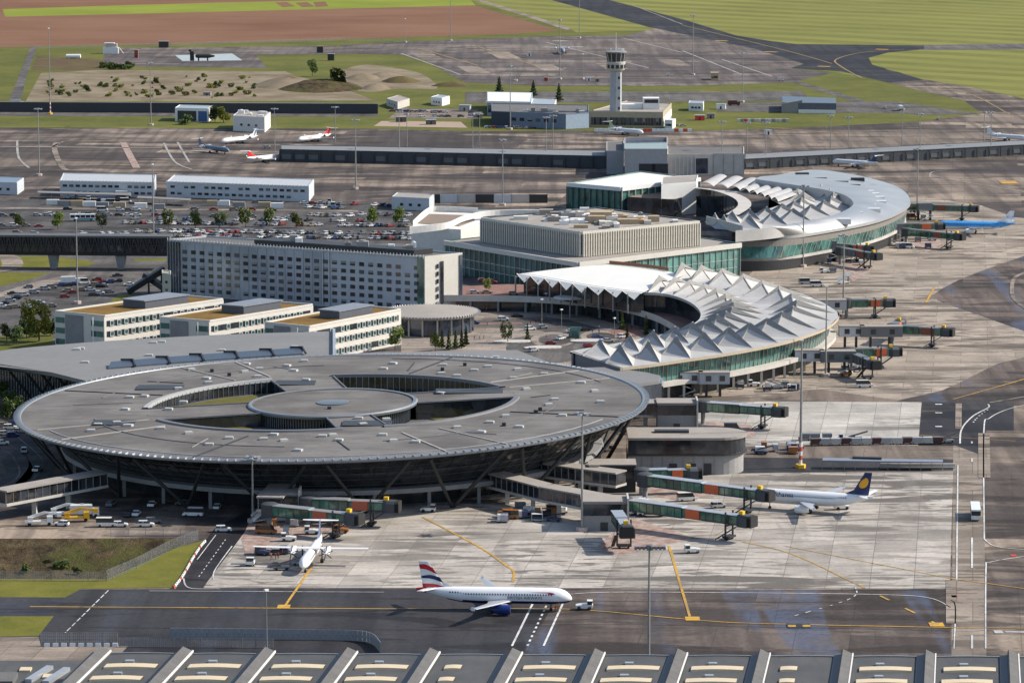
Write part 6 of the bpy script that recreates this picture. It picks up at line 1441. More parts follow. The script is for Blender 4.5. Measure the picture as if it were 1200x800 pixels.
def row(x0, y0, x1, y1, step, fill, lot, group, head=None):
    n = int((x1-x0)/step)
    for i in range(n+1):
        if random.random() < fill: t = i/max(n,1); car(lerp(x0,x1,t)+random.uniform(-.6,.6), lerp(y0,y1,t)+random.uniform(-.4,.4), lot, group, head)
LA = 'the long tree-lined car park before the prefabs'; GA = 'cars in the long car park'
row(148,262.5,478,266,6.9,.72,LA,GA); row(148,272,480,275.5,6.9,.8,LA,GA); row(205,277.5,480,281,7.2,.75,LA,GA); row(150,257.5,475,260.5,7.4,.5,LA,GA); row(0,274,60,275,9,.45,LA,GA,5); row(96,275,146,276,7.5,.85,LA,GA); row(4,254,56,253,11,.6,LA,GA,4)
row(2,265,45,266,14,.8,LA,GA,10); row(340,243.5,400,245,7.5,.7,LA,GA); row(205,246,330,247.5,10.5,.55,LA,GA,5); row(408,252,478,254,7.2,.6,LA,GA)
row(60,252,340,256,11,.5,LA,GA,8); row(350,253,410,254,7.5,.7,LA,GA); row(70,246,190,248,9.5,.5,LA,GA,4); row(400,240,455,242,7.5,.6,LA,GA); row(300,238,395,240,9,.5,LA,GA,10)
LBt = 'the small car park beneath the footbridge'; GB = 'cars in the small car park'
for x, y in ((265,290),(305,280),(350,270),(400,268),(430,262),(490,245),(565,235),(610,250),(640,250),(690,245),(755,265),(545,265),(590,275),(395,300),(430,310),(480,295),(510,290),(640,307),(550,325),(585,315),(380,335),(200,310),(140,325),(105,335),(75,318),(60,358),(90,345),(20,375),(90,395),(45,400),(175,395),(215,365),(260,390),(300,390),(165,280),(530,295),(605,272),(12,392),(235,372),(690,212)):
    car(x/5, 280+y/5+2, LBt, GB, random.choice((10,190,14)))
for x, y, h in ((4,500,10),(12,503,12),(18,498,10),(6,510,15),(15,512,12),(3,521,10),(24,507,12),(44,552,80),(28,530,100)): car(x, y, 'the shaded lot at the end of the terminal wing', 'cars by the terminal wing', h)
LT = 'the staff lot by the tan-roofed shed'; GTt_ = 'cars near the control tower'
row(460,131,522,132.5,4.6,.85,LT,GTt_,10); row(464,136,540,137.5,7,.5,LT,GTt_,20); row(566,150,628,151.5,4.6,.8,'the strip before the blue hall',GTt_,15)
row(715,148,800,148,9,.7,'the yard at the foot of the tower annexe',GTt_,5); row(1093,180,1110,180,9,1,'the apron road by the dark gate building',GTt_,10)
for x, y, h in ((130,593,80),(178,593,85),(214,592,170),(255,596,80),(160,604,85),(141,617,5),(171,617,5),(180,613,10),(72,616,175),(150,605,85)): car(x, y, 'the yard in the shadow of the round terminal', 'cars in the near yard', h)
for x, y in ((556,344),(570,344),(602,345.5),(576,332),(566,330)): 
    a = P(x,y,5.5); o = link('parked_car', random.choice(CARS), None, (a.x,a.y,5.52), R(random.uniform(-5,15))); c, cn = random.choice(PAL); o.color = (*c,1); tag(o, '%s car stopped on the raised drop-off road' % cn, 'car', 'cars on the raised road')
for x, y, h in ((636,385,20),(621,387,30),(686,388,10),(606,372,10),(657,398,60),(670,390,15),(700,397,20),(712,401,25),(645,404,10),(625,412,40),(555,380,5),(590,376,8),(730,396,30),(690,407,20)): car(x, y, 'the looping forecourt road', 'cars on the forecourt', h)
veh('van',226,605,175,CW,'white minibus in the near yard beside the ramp','vans'); veh('truck',83,334,10,CW,'white box truck in the small car park under the footbridge'); veh('van',98,333,15,CW,'white van among cars in the small car park'); veh('van',125,617,0,CW,'white panel van next to the scrubby pit')
veh('boom',45,616,8,CW,'white de-icing truck with its long boom folded in the near yard'); veh('boom',88,611,6,(.75,.42,.02),'yellow-boomed de-icing truck in the near yard'); veh('boom',72,606,10,CW,'second white boom truck behind the yellow one'); veh('truck',100,606,5,CW,'white tank lorry parked behind the yellow boom truck')
veh('bus',97,259,4,CW,'white and teal bus on the car park road'); veh('bus',1143,606,84,CW,'white apron bus alone on the service road'); veh('truck',300,232,5,(.7,.4,.03),'yellow truck before the long prefab office')
veh('tug',685,714,177,CW,'white tow tractor in front of the towed airliner'); veh('tug',811,648,10,CW,'small white tractor standing alone on the open concrete'); veh('tug',294,662,85,CW,'small white tractor facing the ramp near the propeller aircraft'); veh('tug',338,634,5,CW,'white tow tractor behind the propeller aircraft'); veh('tug',502,600,175,CW,'white tractor by the round terminal facade'); veh('tug',986,597,10,CW,'white tow tractor under the tail of docked airliner')
veh('van',805,587,15,CW,'white van under the long jet bridge','vans'); veh('van',1013,454,5,CW,'white van on the beige apron below the terminal','vans'); veh('van',944,333,10,CS,'silver van in the service lane by the tented terminal','vans'); veh('van',957,336,10,CW,'white van beside a silver one near the tented terminal','vans'); veh('tug',966,320,8,CW,'white tractor on the apron behind tented roof')
veh('steps',988,333,15,CW,'white passenger steps parked on the far beige apron'); veh('steps',746,603,30,CW,'white passenger steps folded near the near gate block'); veh('car',842,595,20,CS,'silver car beside the docked airliner nose gear'); veh('car',262,623,5,CW,'white car at the top of the ramp'); veh('steps',305,612,40,CW,'passenger steps under the gate block by the ramp','passenger steps')
veh('truck',763,605,175,CW,'white lorry below the longest jet bridge'); veh('belt',352,662,4,CS,'belt loader beside the propeller aircraft'); veh('belt',330,668,8,CG,'low grey loader in the shadow of the propeller wing')
GS = 'ground equipment under the piers'
random.seed(17)
def gse(x0, x1, y0, y1, n, where, kinds=('cart','cart','dolly','tug','belt','van','cart')):
    for i in range(n):
        k_ = random.choice(kinds); c, cn = random.choice([(CW,'white'),(CW,'white'),(CS,'silver'),((.05,.07,.14),'navy'),((.35,.14,.04),'rusty orange'),(CG,'grey')])
        veh(k_, random.uniform(x0,x1), random.uniform(y0,y1), random.choice((0,8,-12,90,175)), c, '%s %s %s' % (cn, V[k_][2], where), GS)
gse(585,665,590,612,20,'in the cluster beside the covered boarding walkway'); gse(660,700,566,578,7,'between the two covered walkways'); gse(745,800,592,606,7,'below the longest jet bridge'); gse(305,420,606,626,12,'under the jet bridges by the propeller aircraft'); gse(640,760,508,530,8,'in the gap between round terminal and gate house')
gse(985,1005,430,444,5,'under the bent charcoal jet bridge'); gse(1040,1095,278,292,9,'by the far jet bridges'); gse(960,1012,300,322,7,'under the rim of the crescent terminal'); gse(865,935,452,459,10,'on the grey apron edge below the tents'); gse(890,940,525,533,8,'by the striped mast foot'); gse(305,335,648,655,4,'beside the propeller aircraft door',('cart','cart','tug'))
gse(60,160,232,240,10,'by the car shelters'); gse(1060,1085,250,258,4,'at the tip of the crescent terminal'); gse(820,862,505,530,4,'next to the round-ended gate house'); gse(380,420,236,245,4,'at the yard of the long prefab'); gse(880,900,310,316,2,'beneath the crescent terminal corner'); gse(1000,1020,190,196,2,'near the pale regional jet'); gse(820,900,188,194,6,'on the apron below the silver hall'); gse(405,470,183,190,3,'on the apron before the long gate building')
# train of container dollies on the cargo apron
for i in range(13):
    x = 955+i*12; c, cn = [((.07,.025,.025),'maroon'),((.34,.34,.34),'grey'),((.45,.44,.42),'pale')][i % 3]; veh('dolly',x,522-.15*i,3,c,'%s container dolly in the long row on the cargo apron' % cn,'container dollies')
for i, x in enumerate((943,955,969)): veh('dolly',x,516,3,CG,'grey container dolly in the short row behind the long one','container dollies')
veh('tug',990,517,2,CS,'grey tractor coupled to short row of dollies'); veh('belt',1003,516,8,CG,'dark belt loader beside the dolly rows'); veh('belt',1110,519,20,CG,'belt loader at the right end of the dolly row'); veh('tug',929,530,5,(.03,.06,.2),'blue tractor beside the striped mast')
A, c = corners([(964,539.5),(1105,541.5),(1105,538.5),(964,536.5)], 2.6)
T = thing('cargo_canopy', 'long low blue-grey canopy roof along the cargo road', 'canopy', (A.x,A.y,0)); part(T, 'roof', MB().prism([tuple(p) for p in c], 2.4, 2.7), M('canopy_bluegrey',(.2,.22,.27),.5)); part(T, 'ridge', MB().bar((c[0].x+9,c[0].y+3,3.0),(c[1].x*.5,c[1].y*.5+3,3.0),1.5,.6), STEEL)
for t in range(12): p = lerp(c[0],c[1],t/11); part(T, 'post', MB().tube((p.x,p.y+.4,0),(p.x,p.y+.4,2.4),.1), POLE)
A = P(1075,548); one('white_barrier_wall', 'low pale concrete barrier wall below the cargo canopy', 'barrier', MB().prism([(-11,-.4),(11,-.4),(11,.4),(-11,.4)],0,1.2).prism([(-11,-.8),(11,-.8),(11,.8),(-11,.8)],0,.25), LCONC, (A.x,A.y,.12))
# far vehicles
for k_,x,y,h,c,l in (('truck',1055,130,95,CW,'white lorry on the grass-island road'),('car',1038,128,100,CS,'silver car ahead of the white lorry'),('car',1100,141,100,CS,'car on the short diagonal airside road'),('car',915,95,10,CW,'white car at the end of the far apron'),('car',785,89,10,CW,'white car on the far apron beside a mast'),('truck',21,124,5,CS,'lorry on the road at the retaining wall'),('car',155,131,5,(.7,.35,.02),'orange car before the long retaining wall'),('truck',354,132,90,CR,'red fire engine by the retaining wall'),('car',361,132,80,CR,'red car between two fire engines'),('truck',371,132,10,CR,'second red fire engine at the wall end'),('car',620,147.5,5,(.7,.42,.03),'yellow car before the blue hall'),('truck',860,124,5,(.12,.03,.03),'dark red lorry by the airside road'),('car',1087,184,8,CW,'white service car on the apron by the gate building'),('truck',145,232,5,CW,'white lorry by the car shelters'),('van',120,248,5,CW,'white van in the road by the prefabs'),('car',546,190,5,CW,'white car below the long gate building'),('car',313,174,10,CS,'grey car beside regional jets')): veh(k_,x,y,h,c,l)
# ================================================================== light masts
LAMPH = M('lamp_head_grey',(.2,.2,.21),.5,.4); STRIPE_R = M('mast_red',(.55,.08,.05),.6)
def mast(px, yb, yt, label, head='ring', base=True, r=.32, striped=False, group='light masts'):
    a = P(px,yb); h = hgt(px,yb,yt); T = thing('light_mast', label, 'light mast', (a.x,a.y,0), random.uniform(0,1), group)
    part(T, 'pole', MB().tube((0,0,.3),(0,0,h-.4),r*1.15,r*.6,10), POLE, 40)
    if head == 'ring':
        H = part(T, 'lamp_crown', MB().lathe([(.9,h-.6),(1.0,h-.3),(.9,h),(.3,h+.15)],10), LAMPH)
        for i in range(6): an = R(60*i); part(H, 'floodlight', MB().bar((1.0*math.cos(an),1.0*math.sin(an),h-.5),(2.3*math.cos(an),2.3*math.sin(an),h-.35),.9,.45), LAMPH if i % 2 else METAL)
    elif head == 'arms':
        H = part(T, 'lamp_crown', MB().box(-3.2,3.2,-.25,.25,h-.5,h).lathe([(.6,h-.8),(.7,h+.4)],10), LAMPH)
        for i in range(8): part(H, 'floodlight', MB().box(-3.3+i*.9,-2.75+i*.9,-.9,.2,h-.6,h+.1), LAMPH)
    else: part(T, 'lamp_crown', MB().box(-.5,.5,-.3,.3,h-.4,h), WHITE)
    if base: part(T, 'foot', MB().prism([(1.6*math.cos(R(60*i)),1.6*math.sin(R(60*i))) for i in range(6)],0,1.1), M('foot_pale',(.5,.4,.36),.8) if not striped else YEL)
    if striped:
        for i in range(5): part(T, 'painted_band', MB().tube((0,0,1.1+i*1.3),(0,0,2.4+i*1.3),r*1.25,r*1.25,10), STRIPE_R if i % 2 else WHITE)
random.seed(31)
mast(760,801,640,'dark floodlight mast with crossed arms rising behind the hangar ridges','arms',group=None); mast(682,622,483,'pale floodlight mast beside the near gate block','ring',group=None); mast(296.5,612,534,'slim pale mast beside the short tan-roofed walkway','ring',group=None); mast(313,778,690,'thin lamp post behind the hangar ridge','lamp',False,.14,group=None)
mast(938,548,398,'tall mast with red and white banded foot by the cargo row','lamp',True,.4,True,group=None); mast(967.5,441,335,'dark mast beside the pale gate corridor','lamp',group=None); mast(988,371,275,'dark mast by the orange-panelled olive jet bridge','ring',group=None); mast(941,313,217,'mast rising before the crescent terminal corner','ring',group=None); mast(1074.5,255,174,'mast between crescent terminal and blue airliner','ring',group=None)
mast(91,356,255,'pale mast in the small car park under the footbridge','lamp',group=None); mast(180,277,192,'mast at the middle of the long car park','lamp',group=None); mast(589,241,163,'mast standing between prefab and glass hall','ring',group=None); mast(417,222,140,'mast beside the end of the long prefab','ring',group=None); mast(846,200,142,'mast at the pale end of silver hall','ring',group=None); mast(46,206,127,'mast near the small white flat shed','ring',group=None)
for px,yb,yt in ((1153,168,131),(1161,182,131),(1078,186,133),(1057,173,127),(994,186,137),(973,176,135),(897,193,143),(875,179,143)): mast(px,yb,yt,'slim lamp mast along the dark far gate building','ring',False,.25,group='masts along the far gate building')
for px,yb,yt in ((554,188,133),(562,174,133),(640,191,137),(648,176,135),(468,188,130),(477,173,133),(393,169,125),(322,178,127)): mast(px,yb,yt,'slim lamp mast along the long panelled gate building','ring',False,.25,group='masts along the long gate building')
for px,yb,yt in ((528,48,-6),(679,45,-8),(656,93,23),(812,88,18),(870,120,62)): mast(px,yb,yt,'tall pale floodlight mast on the rim of the farthest apron','ring',group='masts round the far apron')
for px,yb,yt in ((475,50,22),(683,93,63),(604,95,80)): mast(px,yb,yt,'thin short mast with pale foot on the far apron','lamp',True,.18,group='short masts on the far apron')
mast(598,152,77,'mast in front of the navy hall beside parked cars','ring',group=None); mast(59,134,33,'banded radio mast on the bank at the retaining wall','lamp',True,.3,True,group=None); mast(177,147,73,'mast on the grass below the bare earth bank','ring',group=None)
for px,yb,yt in ((640,368,343),(668,346,333),(715,355,340),(750,364,346),(776,372,350),(635,384,350),(658,385,362),(720,394,372)): mast(px,yb,yt,'slim street lamp on the terminal forecourt','lamp',False,.12,group='forecourt street lamps')
for px,yb,yt in ((680,435,413),(840,417+20,400)): mast(px,yb,yt,'short lamp post beside tent roof edge','lamp',False,.12,group='short lamps by the tents')
# ================================================================== trees and shrubs
LEAF = []
for nm, c in (('leaf_fresh',(.12,.16,.028)),('leaf_mid',(.075,.11,.028)),('leaf_dark',(.04,.062,.022)),('leaf_yellow',(.19,.2,.04))):
    k = N(nm); oi = k.n('ShaderNodeObjectInfo'); f = k.noise(k.coord('obj'), 1.1, 3)
    k.done(k.mix(k.ramp(f,[(.35,0.0),(.65,1.0)]), tuple(x*.6 for x in c), tuple(x*1.35 for x in c)), .7, 0, .2); k.b.inputs['Subsurface Weight'].default_value = 0
    LEAF.append(k.m)
BARK = M('bark',(.09,.065,.045),.9)
def crown_mesh(seed, rx, rz, z0, n, leaf, mat, cone=False):
    rnd = random.Random(seed); mb = MB(); cl = [(rnd.uniform(-.6,.6),rnd.uniform(-.6,.6),rnd.uniform(-.6,.7),rnd.uniform(.3,.55)) for _ in range(9)]
    i = 0
    while i < n:
        if cone:
            t = rnd.random()**1.5; a = rnd.uniform(0,6.28); lay = .75+.25*math.sin(t*34); q = rx*(1-t)*lay*rnd.uniform(.55,1); p = Vector((q*math.cos(a),q*math.sin(a),z0+2*rz*t))
        else:
            c = rnd.choice(cl); d = Vector((rnd.gauss(0,1),rnd.gauss(0,1),rnd.gauss(0,1))).normalized()*c[3]*rnd.uniform(.65,1.05)
            p = Vector(((c[0]+d.x)*rx, (c[1]+d.y)*rx, z0+rz+(c[2]+d.z)*rz))
        u = Vector((rnd.gauss(0,1),rnd.gauss(0,1),rnd.gauss(0,.6))).normalized()*leaf*rnd.uniform(.6,1.2); v = u.orthogonal().normalized()*leaf*.7
        mb.add([p-u-v*.3,p+v,p+u,p-v],[(0,1,2,3)]); i += 1
    return mb.mesh('crown', mat)
def trunk_mesh(h, r, rx, seed):
    rnd = random.Random(seed); mb = MB().tube((0,0,0),(0,0,h),r,r*.6,7)
    for i in range(5):
        a = R(72*i+rnd.uniform(-20,20)); mb.tube((0,0,h*rnd.uniform(.6,.95)),(rx*.6*math.cos(a),rx*.6*math.sin(a),h*1.5),r*.5,r*.15,5)
    return mb.mesh('trunk', BARK)
KIND = {}
for nm, rx, rz, z0, n, lf, mat, cone, tr in (('small',2.6,3.0,1.6,900,.32,0,False,(2.6,.16)),('smalldark',2.6,3.0,1.6,900,.32,1,False,(2.6,.16)),('big',5.6,6.0,2.0,2200,.5,3,False,(4,.35)),('bigdark',5.0,5.6,1.6,2200,.5,2,False,(4,.35)),('conifer',4.2,6.0,1.0,1800,.5,2,True,(9,.3)),('column',1.5,3.6,.6,700,.3,1,True,(5,.12)),('shrub',2.2,1.5,.1,420,.34,1,False,(1.2,.12)),('shruby',2.4,1.3,.1,420,.34,3,False,(1.2,.12))):
    KIND[nm] = [(crown_mesh(40+s,rx,rz,z0,n,lf,LEAF[mat],cone), trunk_mesh(tr[0],tr[1],rx,s)) for s in range(2)]
def tree(kind, px, py, label, s=1.0, group=None, cat='tree', z=0.0):
    a = P(px,py,z); c, t = random.choice(KIND[kind]); T = thing('shrub' if 'shrub' in kind else ('conifer_tree' if kind in ('conifer','column') else 'leafy_tree'), label, cat, (a.x,a.y,z), random.uniform(0,6.28), group)
    T.scale = (s*random.uniform(.9,1.1), s*random.uniform(.9,1.1), s*random.uniform(.88,1.1)); link('crown', c, T); link('trunk', t, T)
random.seed(12)
for x, y in ((22,268),(68,269),(120,269),(198,268),(229,268),(257,267),(288,267),(316,266),(347,267),(437,264),(467,264)): tree(random.choice(('small','small','smalldark')),x,y,'small round green tree in the long car park',1.15,'car park trees')
tree('bigdark',31,396,'dark leafy tree beside the white office block end',.6); tree('big',46,400,'yellow-green leafy tree at the corner of the office block',1.1); tree('bigdark',59,394,'dark bushy tree pressed against the office end wall',.55)
for x,y in ((8,400),(20,404),(10,496),(24,492),(2,470),(12,480)): tree('smalldark',x,y,'low green bush at the left edge by the terminal wing',1.0,'bushes by the wing')
for x,y in ((518,408),(526,410),(534,409),(541,408),(546,405)): tree('column',x,y,'slender dark conifer in the clump before the hotel drum',.95,'conifers at the hotel drum')
tree('small',463,411,'bright green tree at the end of the office row',1.2); tree('small',510,412,'yellowish bush tree beside the conifer clump',.9); tree('smalldark',595,402,'round dark bush in the forecourt loop',1.0); tree('small',570,342,'little tree on the raised road terrace',.7,z=5.5)
for x,y in ((729,386),(757,393),(735,402),(618,399)): tree('column',x,y,'thin young tree by the undercroft of the raised road',.9,'young forecourt trees')
for x,y in ((585,109),(625,113),(655,119)): tree('conifer',x,y,'dark pointed conifer behind the halls near the tower',.85,'conifers near the tower')
tree('smalldark',366,90,'bare greyish tree at the drill ground edge',1.8); tree('bigdark',398,103,'large dark tree on the earth mound',1.2)
for x,y,k_ in ((218,146,'shrub'),(252,143,'bigdark'),(262,144,'big')): tree(k_,x,y,'bushy growth between the garage and the white cubic house',.75 if 'big' in k_ else 2,'bushes by the garage')
random.seed(77)
for i in range(90):
    x = random.uniform(55,300); y = random.uniform(90,115) if i > 12 else random.uniform(95,110); tree(random.choice(('shrub','shruby')),x,y,'low scrub bush on the bare earth bank',random.uniform(.35,1.25),'scrub on the earth bank','shrub')
for i in range(16): tree('shrub',random.uniform(120,160),random.uniform(78,82),'bush in the hedge below the training tower',random.uniform(.9,1.6),'hedge by the training tower','shrub')
for x,y in ((57,664),(66,668),(52,660),(90,672),(30,672),(72,667)): tree('shrub',x,y,'green bush growing in the scrubby pit',random.uniform(.6,1.0),'bushes in the pit','shrub',z=-4.2)
# earth mounds
def mound(px, py, rx, ry, h, mat, label):
    a = P(px,py); vs = []; n = 20
    for j in range(7):
        t = j/6
        for i in range(n):
            an = 2*math.pi*i/n; q = (1-t)*(1+.25*mnoise.noise((math.cos(an)*1.5,math.sin(an)*1.5,px))); vs.append((rx*q*math.cos(an),ry*q*math.sin(an),h*math.sin(t*math.pi/2)*(1+.15*mnoise.noise((an*2,t*3,py)))-.1))
    fs = [(j*n+i,j*n+(i+1)%n,(j+1)*n+(i+1)%n,(j+1)*n+i) for j in range(6) for i in range(n)]
    one('earth_mound', label, 'mound', MB().add(vs,fs), mat, (a.x,a.y,0), 0, 'earth mounds', 60)
mound(340,100,26,40,6,SAND,'sloping sandy mound at the end of the earth bank'); mound(375,103,30,45,6,SCRUB,'grassy mound beside the large dark tree'); mound(425,92,14,18,3.5,SAND,'grey gravel heap near the barn'); mound(452,90,16,18,3.5,SAND,'second gravel heap near the barn'); mound(470,96,14,14,4,DIRT,'dark soil heap behind the barn'); mound(440,104,12,14,3.5,SAND,'gravel heap by the curved track'); mound(528,101,14,8,3,DIRT,'heap of dark rubble beside the far apron')
# ================================================================== fences and barriers
def fence(pts, h, step, label, mesh=True):
    w_ = [P(*p).xy for p in pts]; A = w_[0].copy(); q = [p-A for p in w_]; T = thing('wire_fence', label, 'fence', (A.x,A.y,.1)); wires = MB()
    for a, b in zip(q,q[1:]):
        d = b-a; n = max(1,int(d.length/step))
        for i in range(n+1):
            p = lerp(a,b,i/n); part(T, 'post', MB().tube((p.x,p.y,0),(p.x,p.y,h),.07,.07,6), POLE)
        for i in range(10): z = .1+i*(h-.15)/9; wires.bar((a.x,a.y,z),(b.x,b.y,z),.035,.035)
        m_ = int(d.length/.45)
        for i in range(m_): p = lerp(a,b,i/m_); wires.box(p.x-.012,p.x+.012,p.y-.012,p.y+.012,.1,h-.1)
    part(T, 'wire_mesh', wires, METAL, stuff=True)
fence([(125,681),(160,666),(200,645),(232,633)], 2.8, 3.0, 'grey wire mesh fence along the grass rim of the pit'); fence([(-20,680),(60,680.5),(125,681)], 2.4, 4, 'thin wire fence on the near edge of the pit'); fence([(48,757),(120,757),(138,757)], 3.2, 3, 'wire fence and gate at the corner of the hangar yard'); fence([(140,758),(300,759),(320,759)], 2.2, 3, 'low wire fence before the blast screen')
fence([(40,57),(200,54),(400,48),(480,50)], 2.4, 14, 'far wire fence below the ploughed field'); fence([(130,628),(232,628)], 2.2, 4, 'wire fence at the top of the scrub slope')
bl = curve(poly((199,748),(300,749),(380,750),(420,751),(437,755),(446,765)),8); A = bl[0].copy(); BF = thing('blast_screen', 'grey slatted blast screen curving along the taxiway edge', 'blast screen', (A.x,A.y,.1)); L_ = even(bl,46)
for i in range(46):
    a, b = L_[i]-A, L_[i+1]-A; d = b-a; part(BF, 'panel', MB().bar((a.x+d.x*.04,a.y+d.y*.04,1.3),(b.x-d.x*.04,b.y-d.y*.04,1.3),.12,2.4).bar((a.x,a.y-.1,0.0+1.4),(a.x+.001,a.y-.1+.6,.1),.1,.1), M('screen_grey',(.3,.31,.32),.5,.2))
L_ = even(curve(poly((204,689),(214,676),(226,655),(236,640),(242,634)),8),30)
bm = [MB().prism([(-.65,-.3),(.65,-.3),(.65,.3),(-.65,.3)],0,.8,[(-.6,-.16),(.6,-.16),(.6,.16),(-.6,.16)]).mesh('road_barrier', m_) for m_ in (WHITE, STRIPE_R)]
for i in range(30):
    d = L_[i+1]-L_[i]; p = L_[i]; o = link('road_barrier', bm[1 if i % 5 == 0 else 0], None, (p.x,p.y,.12), math.atan2(d.y,d.x)); o.scale = (1,.8,.75); tag(o, ('red' if i % 5 == 0 else 'white')+' plastic road barrier block along the ramp kerb', 'barrier', 'red ramp barriers' if i % 5 == 0 else 'white ramp barriers')
for i in range(9):
    a = P(55+i*10,757.5); o = link('concrete_block', bm[0], None, (a.x,a.y,.12), 0); tag(o, 'white concrete barrier block by the hangar yard fence', 'barrier', 'white yard blocks')
for i in range(22):
    a = P(699+i*5.2,154.5); o = link('road_barrier', bm[1 if i in (11,12,18,20) else 0], None, (a.x,a.y,.1), 0); o.scale = (2,2,2.2); tag(o, ('red' if i in (11,12,18,20) else 'white')+' barrier panel in the row below control tower', 'barrier', ('red' if i in (11,12,18,20) else 'white')+' tower barriers')
# ================================================================== people
def person_mesh(walk):
    me = bpy.data.meshes.new('person'); s_ = .16 if walk else .08
    vs = [(0,0,.95),(0,0,1.2),(0,0,1.42),(0,0,1.52),(.02,0,1.66),(.0,.17,1.4),(.06,.24,1.12),(.1,.24,.9),(0,-.17,1.4),(-.04,-.24,1.12),(.04,-.25,.9),(0,.1,.9),(s_,.11,.5),(s_*.7,.11,.06),(s_*.7+.14,.12,.03),(0,-.1,.9),(-s_,-.11,.5),(-s_*1.4,-.11,.08),(-s_*1.4+.14,-.12,.03)]
    es = [(0,1),(1,2),(2,3),(3,4),(2,5),(5,6),(6,7),(2,8),(8,9),(9,10),(0,11),(11,12),(12,13),(13,14),(0,15),(15,16),(16,17),(17,18)]
    me.from_pydata(vs, es, []); o = bpy.data.objects.new('tmp', me); COL.objects.link(o); o.modifiers.new('s','SKIN'); 
    rr = [.15,.15,.16,.06,.11,.08,.06,.045,.08,.06,.045,.1,.075,.05,.04,.1,.075,.05,.04]
    for i, r in enumerate(rr): me.skin_vertices[0].data[i].radius = (r*.85,r)
    me.skin_vertices[0].data[0].use_root = True; o.modifiers.new('d','SUBSURF').levels = 1
    m2 = bpy.data.meshes.new_from_object(o.evaluated_get(bpy.context.evaluated_depsgraph_get())); bpy.data.objects.remove(o)
    m2.materials.clear()
    for m_ in (tinted('person_top',.8), M('dark_trousers',(.03,.03,.04),.9), M('skin',(.35,.2,.14),.6)): m2.materials.append(m_)
    for p in m2.polygons: z = p.center.z; p.material_index = 1 if z < .92 else (2 if z > 1.5 else 0); p.use_smooth = True
    return m2
PM = [person_mesh(True), person_mesh(False)]
random.seed(8)
def person(px, py, col, label, group, z=.17):
    a = P(px,py,z); o = link('person', random.choice(PM), None, (a.x,a.y,z), random.uniform(0,6.28)); o.color = (*col,1); tag(o, label, 'person', group)
for x,y in ((570,366),(622,380),(628,379),(634,378),(571,381),(556,398),(562,398),(567,397),(694,390),(702,386),(740,386),(702,391),(725,381),(554,388),(640,396)): person(x,y,random.choice(((.02,.02,.03),(.3,.05,.05),(.4,.4,.42),(.05,.07,.2))),'person walking on the paved terminal forecourt','people on the forecourt')
for x,y in ((318,655),(323,655),(326,654)): person(x,y,(.5,.06,.04),'ground worker in red vest beside the propeller aircraft','apron crew')
for x,y in ((651,716),(654,716)): person(x,y,(.6,.16,.03),'ground worker in orange vest by the towed airliner nose','tow crew')
# small forecourt kit
a = P(668,372); T = thing('round_canopy', 'pale oval canopy on a single stem in the forecourt', 'canopy', (a.x,a.y,0)); part(T, 'disc', MB().lathe([(.2,7.0),(6.2,7.5),(6.4,7.8),(0,8.1)],28), WHITE, 40); part(T, 'stem', MB().tube((0,0,0),(0,0,7.2),.35), POLE)
a = P(672,396); one('glass_kiosk', 'small green glass kiosk in the forecourt loop', 'kiosk', MB().prism([(-2,-1.5),(2,-1.5),(2,1.5),(-2,1.5)],0,4,[(-1.2,-1),(2.6,-1),(2.6,1),(-1.2,1)]).box(-2.1,2.1,-1.6,1.6,0,.3), GGLASS, (a.x,a.y,.1))
for i,(x,y,c) in enumerate(((600,401,LCONC),(636,408,LCONC),(690,400,LCONC),(640,430,WHITE))):
    a = P(x,y); one('kerb_island', 'curved pale kerb island number in the forecourt road' if False else ['pale kerb island beside the round dark bush','pale kerb island at the loop exit','pale kerb island right of the glass kiosk','white low wall before the tent gables'][i], 'kerb', MB().prism([(7*math.cos(R(20*t)),3.5*math.sin(R(20*t))) for t in range(18)],.05,.45), c, (a.x,a.y,.08), R(15))
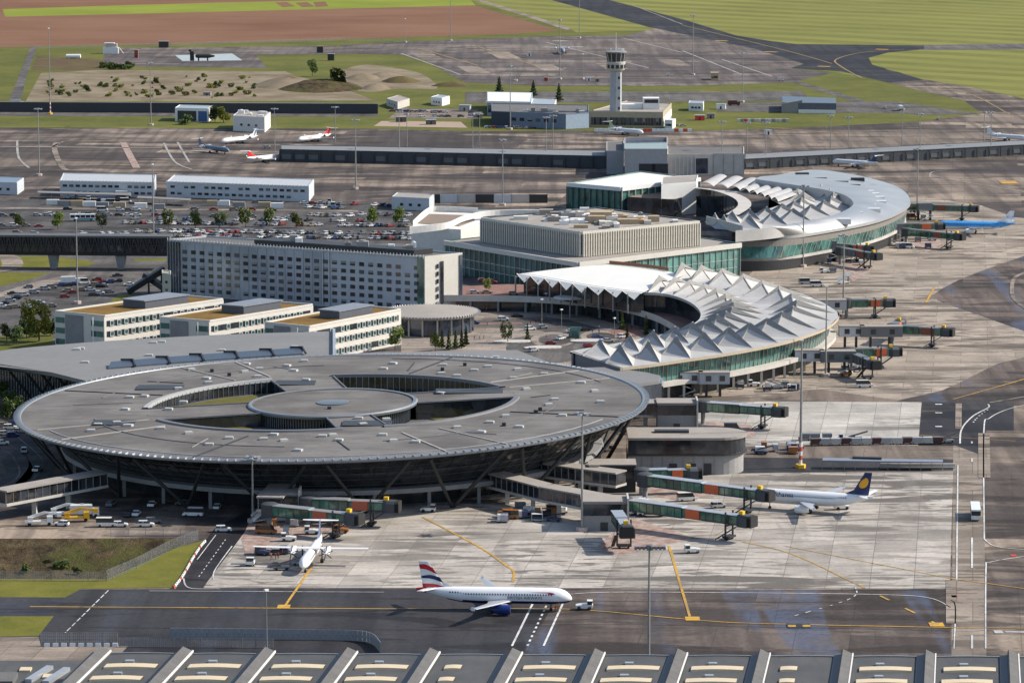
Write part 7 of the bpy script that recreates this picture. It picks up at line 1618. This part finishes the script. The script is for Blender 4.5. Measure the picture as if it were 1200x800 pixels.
# panels and boxes along the prefab yard
for i in range(7):
    a = P(505+i*21,238); h = 4.2; one('yard_screen', 'grey screen panel in the row behind the curved white wing', 'screen', MB().box(-4.4,4.4,-.15,.15,0,h).box(-4.5,-4.2,-.3,.3,0,h+.2).box(4.2,4.5,-.3,.3,0,h+.2), [STEEL,PREF,LCONC][i%3], (a.x,a.y,.1), 0, 'yard screens')
for i,(x,y) in enumerate(((62,240),(75,241),(90,241),(105,242),(120,243),(140,243),(165,244),(186,245),(250,241),(262,241),(280,243),(310,243),(325,244))):
    a = P(x,y); one('yard_container', '%s storage container in the yard before the prefabs' % ['white','grey','tan'][i%3], 'container', MB().box(-3,3,-1.2,1.2,0,2.5).box(-2.9,2.9,-1.25,-1.2,.2,2.3).box(-3.05,-3,-1,1,.2,2.3), [WHITE,GCONC,M('tan_unit',(.42,.32,.2))][i%3], (a.x,a.y,.1), R(random.uniform(-4,8)), '%s yard containers' % ['white','grey','tan'][i%3])

# small huts and clutter round the control tower and the drill ground
for i,(x,y,w_,d_,h,m_,l) in enumerate(((545,130,7,5,3.5,LCONC,'tan hut at the edge of the staff lot'),(560,138,5,4,3,GCONC,'grey hut beside the staff lot fence'),(640,150,4,3,2.6,WHITE,'white kiosk before the blue hall'),(698,138,5,4,3.4,LCONC,'pale hut under the tower annexe wall'),(820,141,6,4,3,REDM,'red container by the fenced yard'),(833,139,5,3,3,GCONC,'grey container by the fenced yard'),(845,128,6,4,3.2,WHITE,'white hut on the airside road verge'),(470,143,6,4,3,DCONC,'brown hut on the pink gravel lot'),(505,146,6,4,2.8,ROOFD,'dark low hut on the pink gravel lot'),(375,62,5,3,5,STEEL,'dark gantry stand on the drill ground'),(192,56,8,3,5,STEEL,'dark steel frame rig behind the drill ground'),(160,68,3,3,6,M('rust_panel',(.24,.08,.05)),'rust chimney block on the drill ground'),(388,71,5,3,5,STEEL,'dark box rig on the grass by drill ground'),(243,112,5,3,2,GCONC,'grey culvert box below the bank'),(900,158,4,3,2.5,WHITE,'white box on the apron below the grass island'),(620,66,3,3,3,WHITE,'white generator near the transport aircraft'),(690,95,3,2,2.2,WHITE,'white ground unit by the short mast'),(700,96,3,2,2.2,GCONC,'grey ground unit by the short mast'),(640,95,3,2,2.4,STRIPE_R,'red ground unit at the apron rim'))):
    a = P(x,y); T = thing('utility_hut', l, 'hut', (a.x,a.y,.05), R((i*37)%20-10)); part(T, 'wall', MB().box(-w_/2,w_/2,-d_/2,d_/2,0,h), m_); part(T, 'roof', MB().box(-w_/2-.25,w_/2+.25,-d_/2-.25,d_/2+.25,h,h+.25), ROOFL if i%2 else METAL); part(T, 'door', MB().box(-.5,.5,-d_/2-.06,-d_/2,0,min(2.1,h*.8)), STEEL)
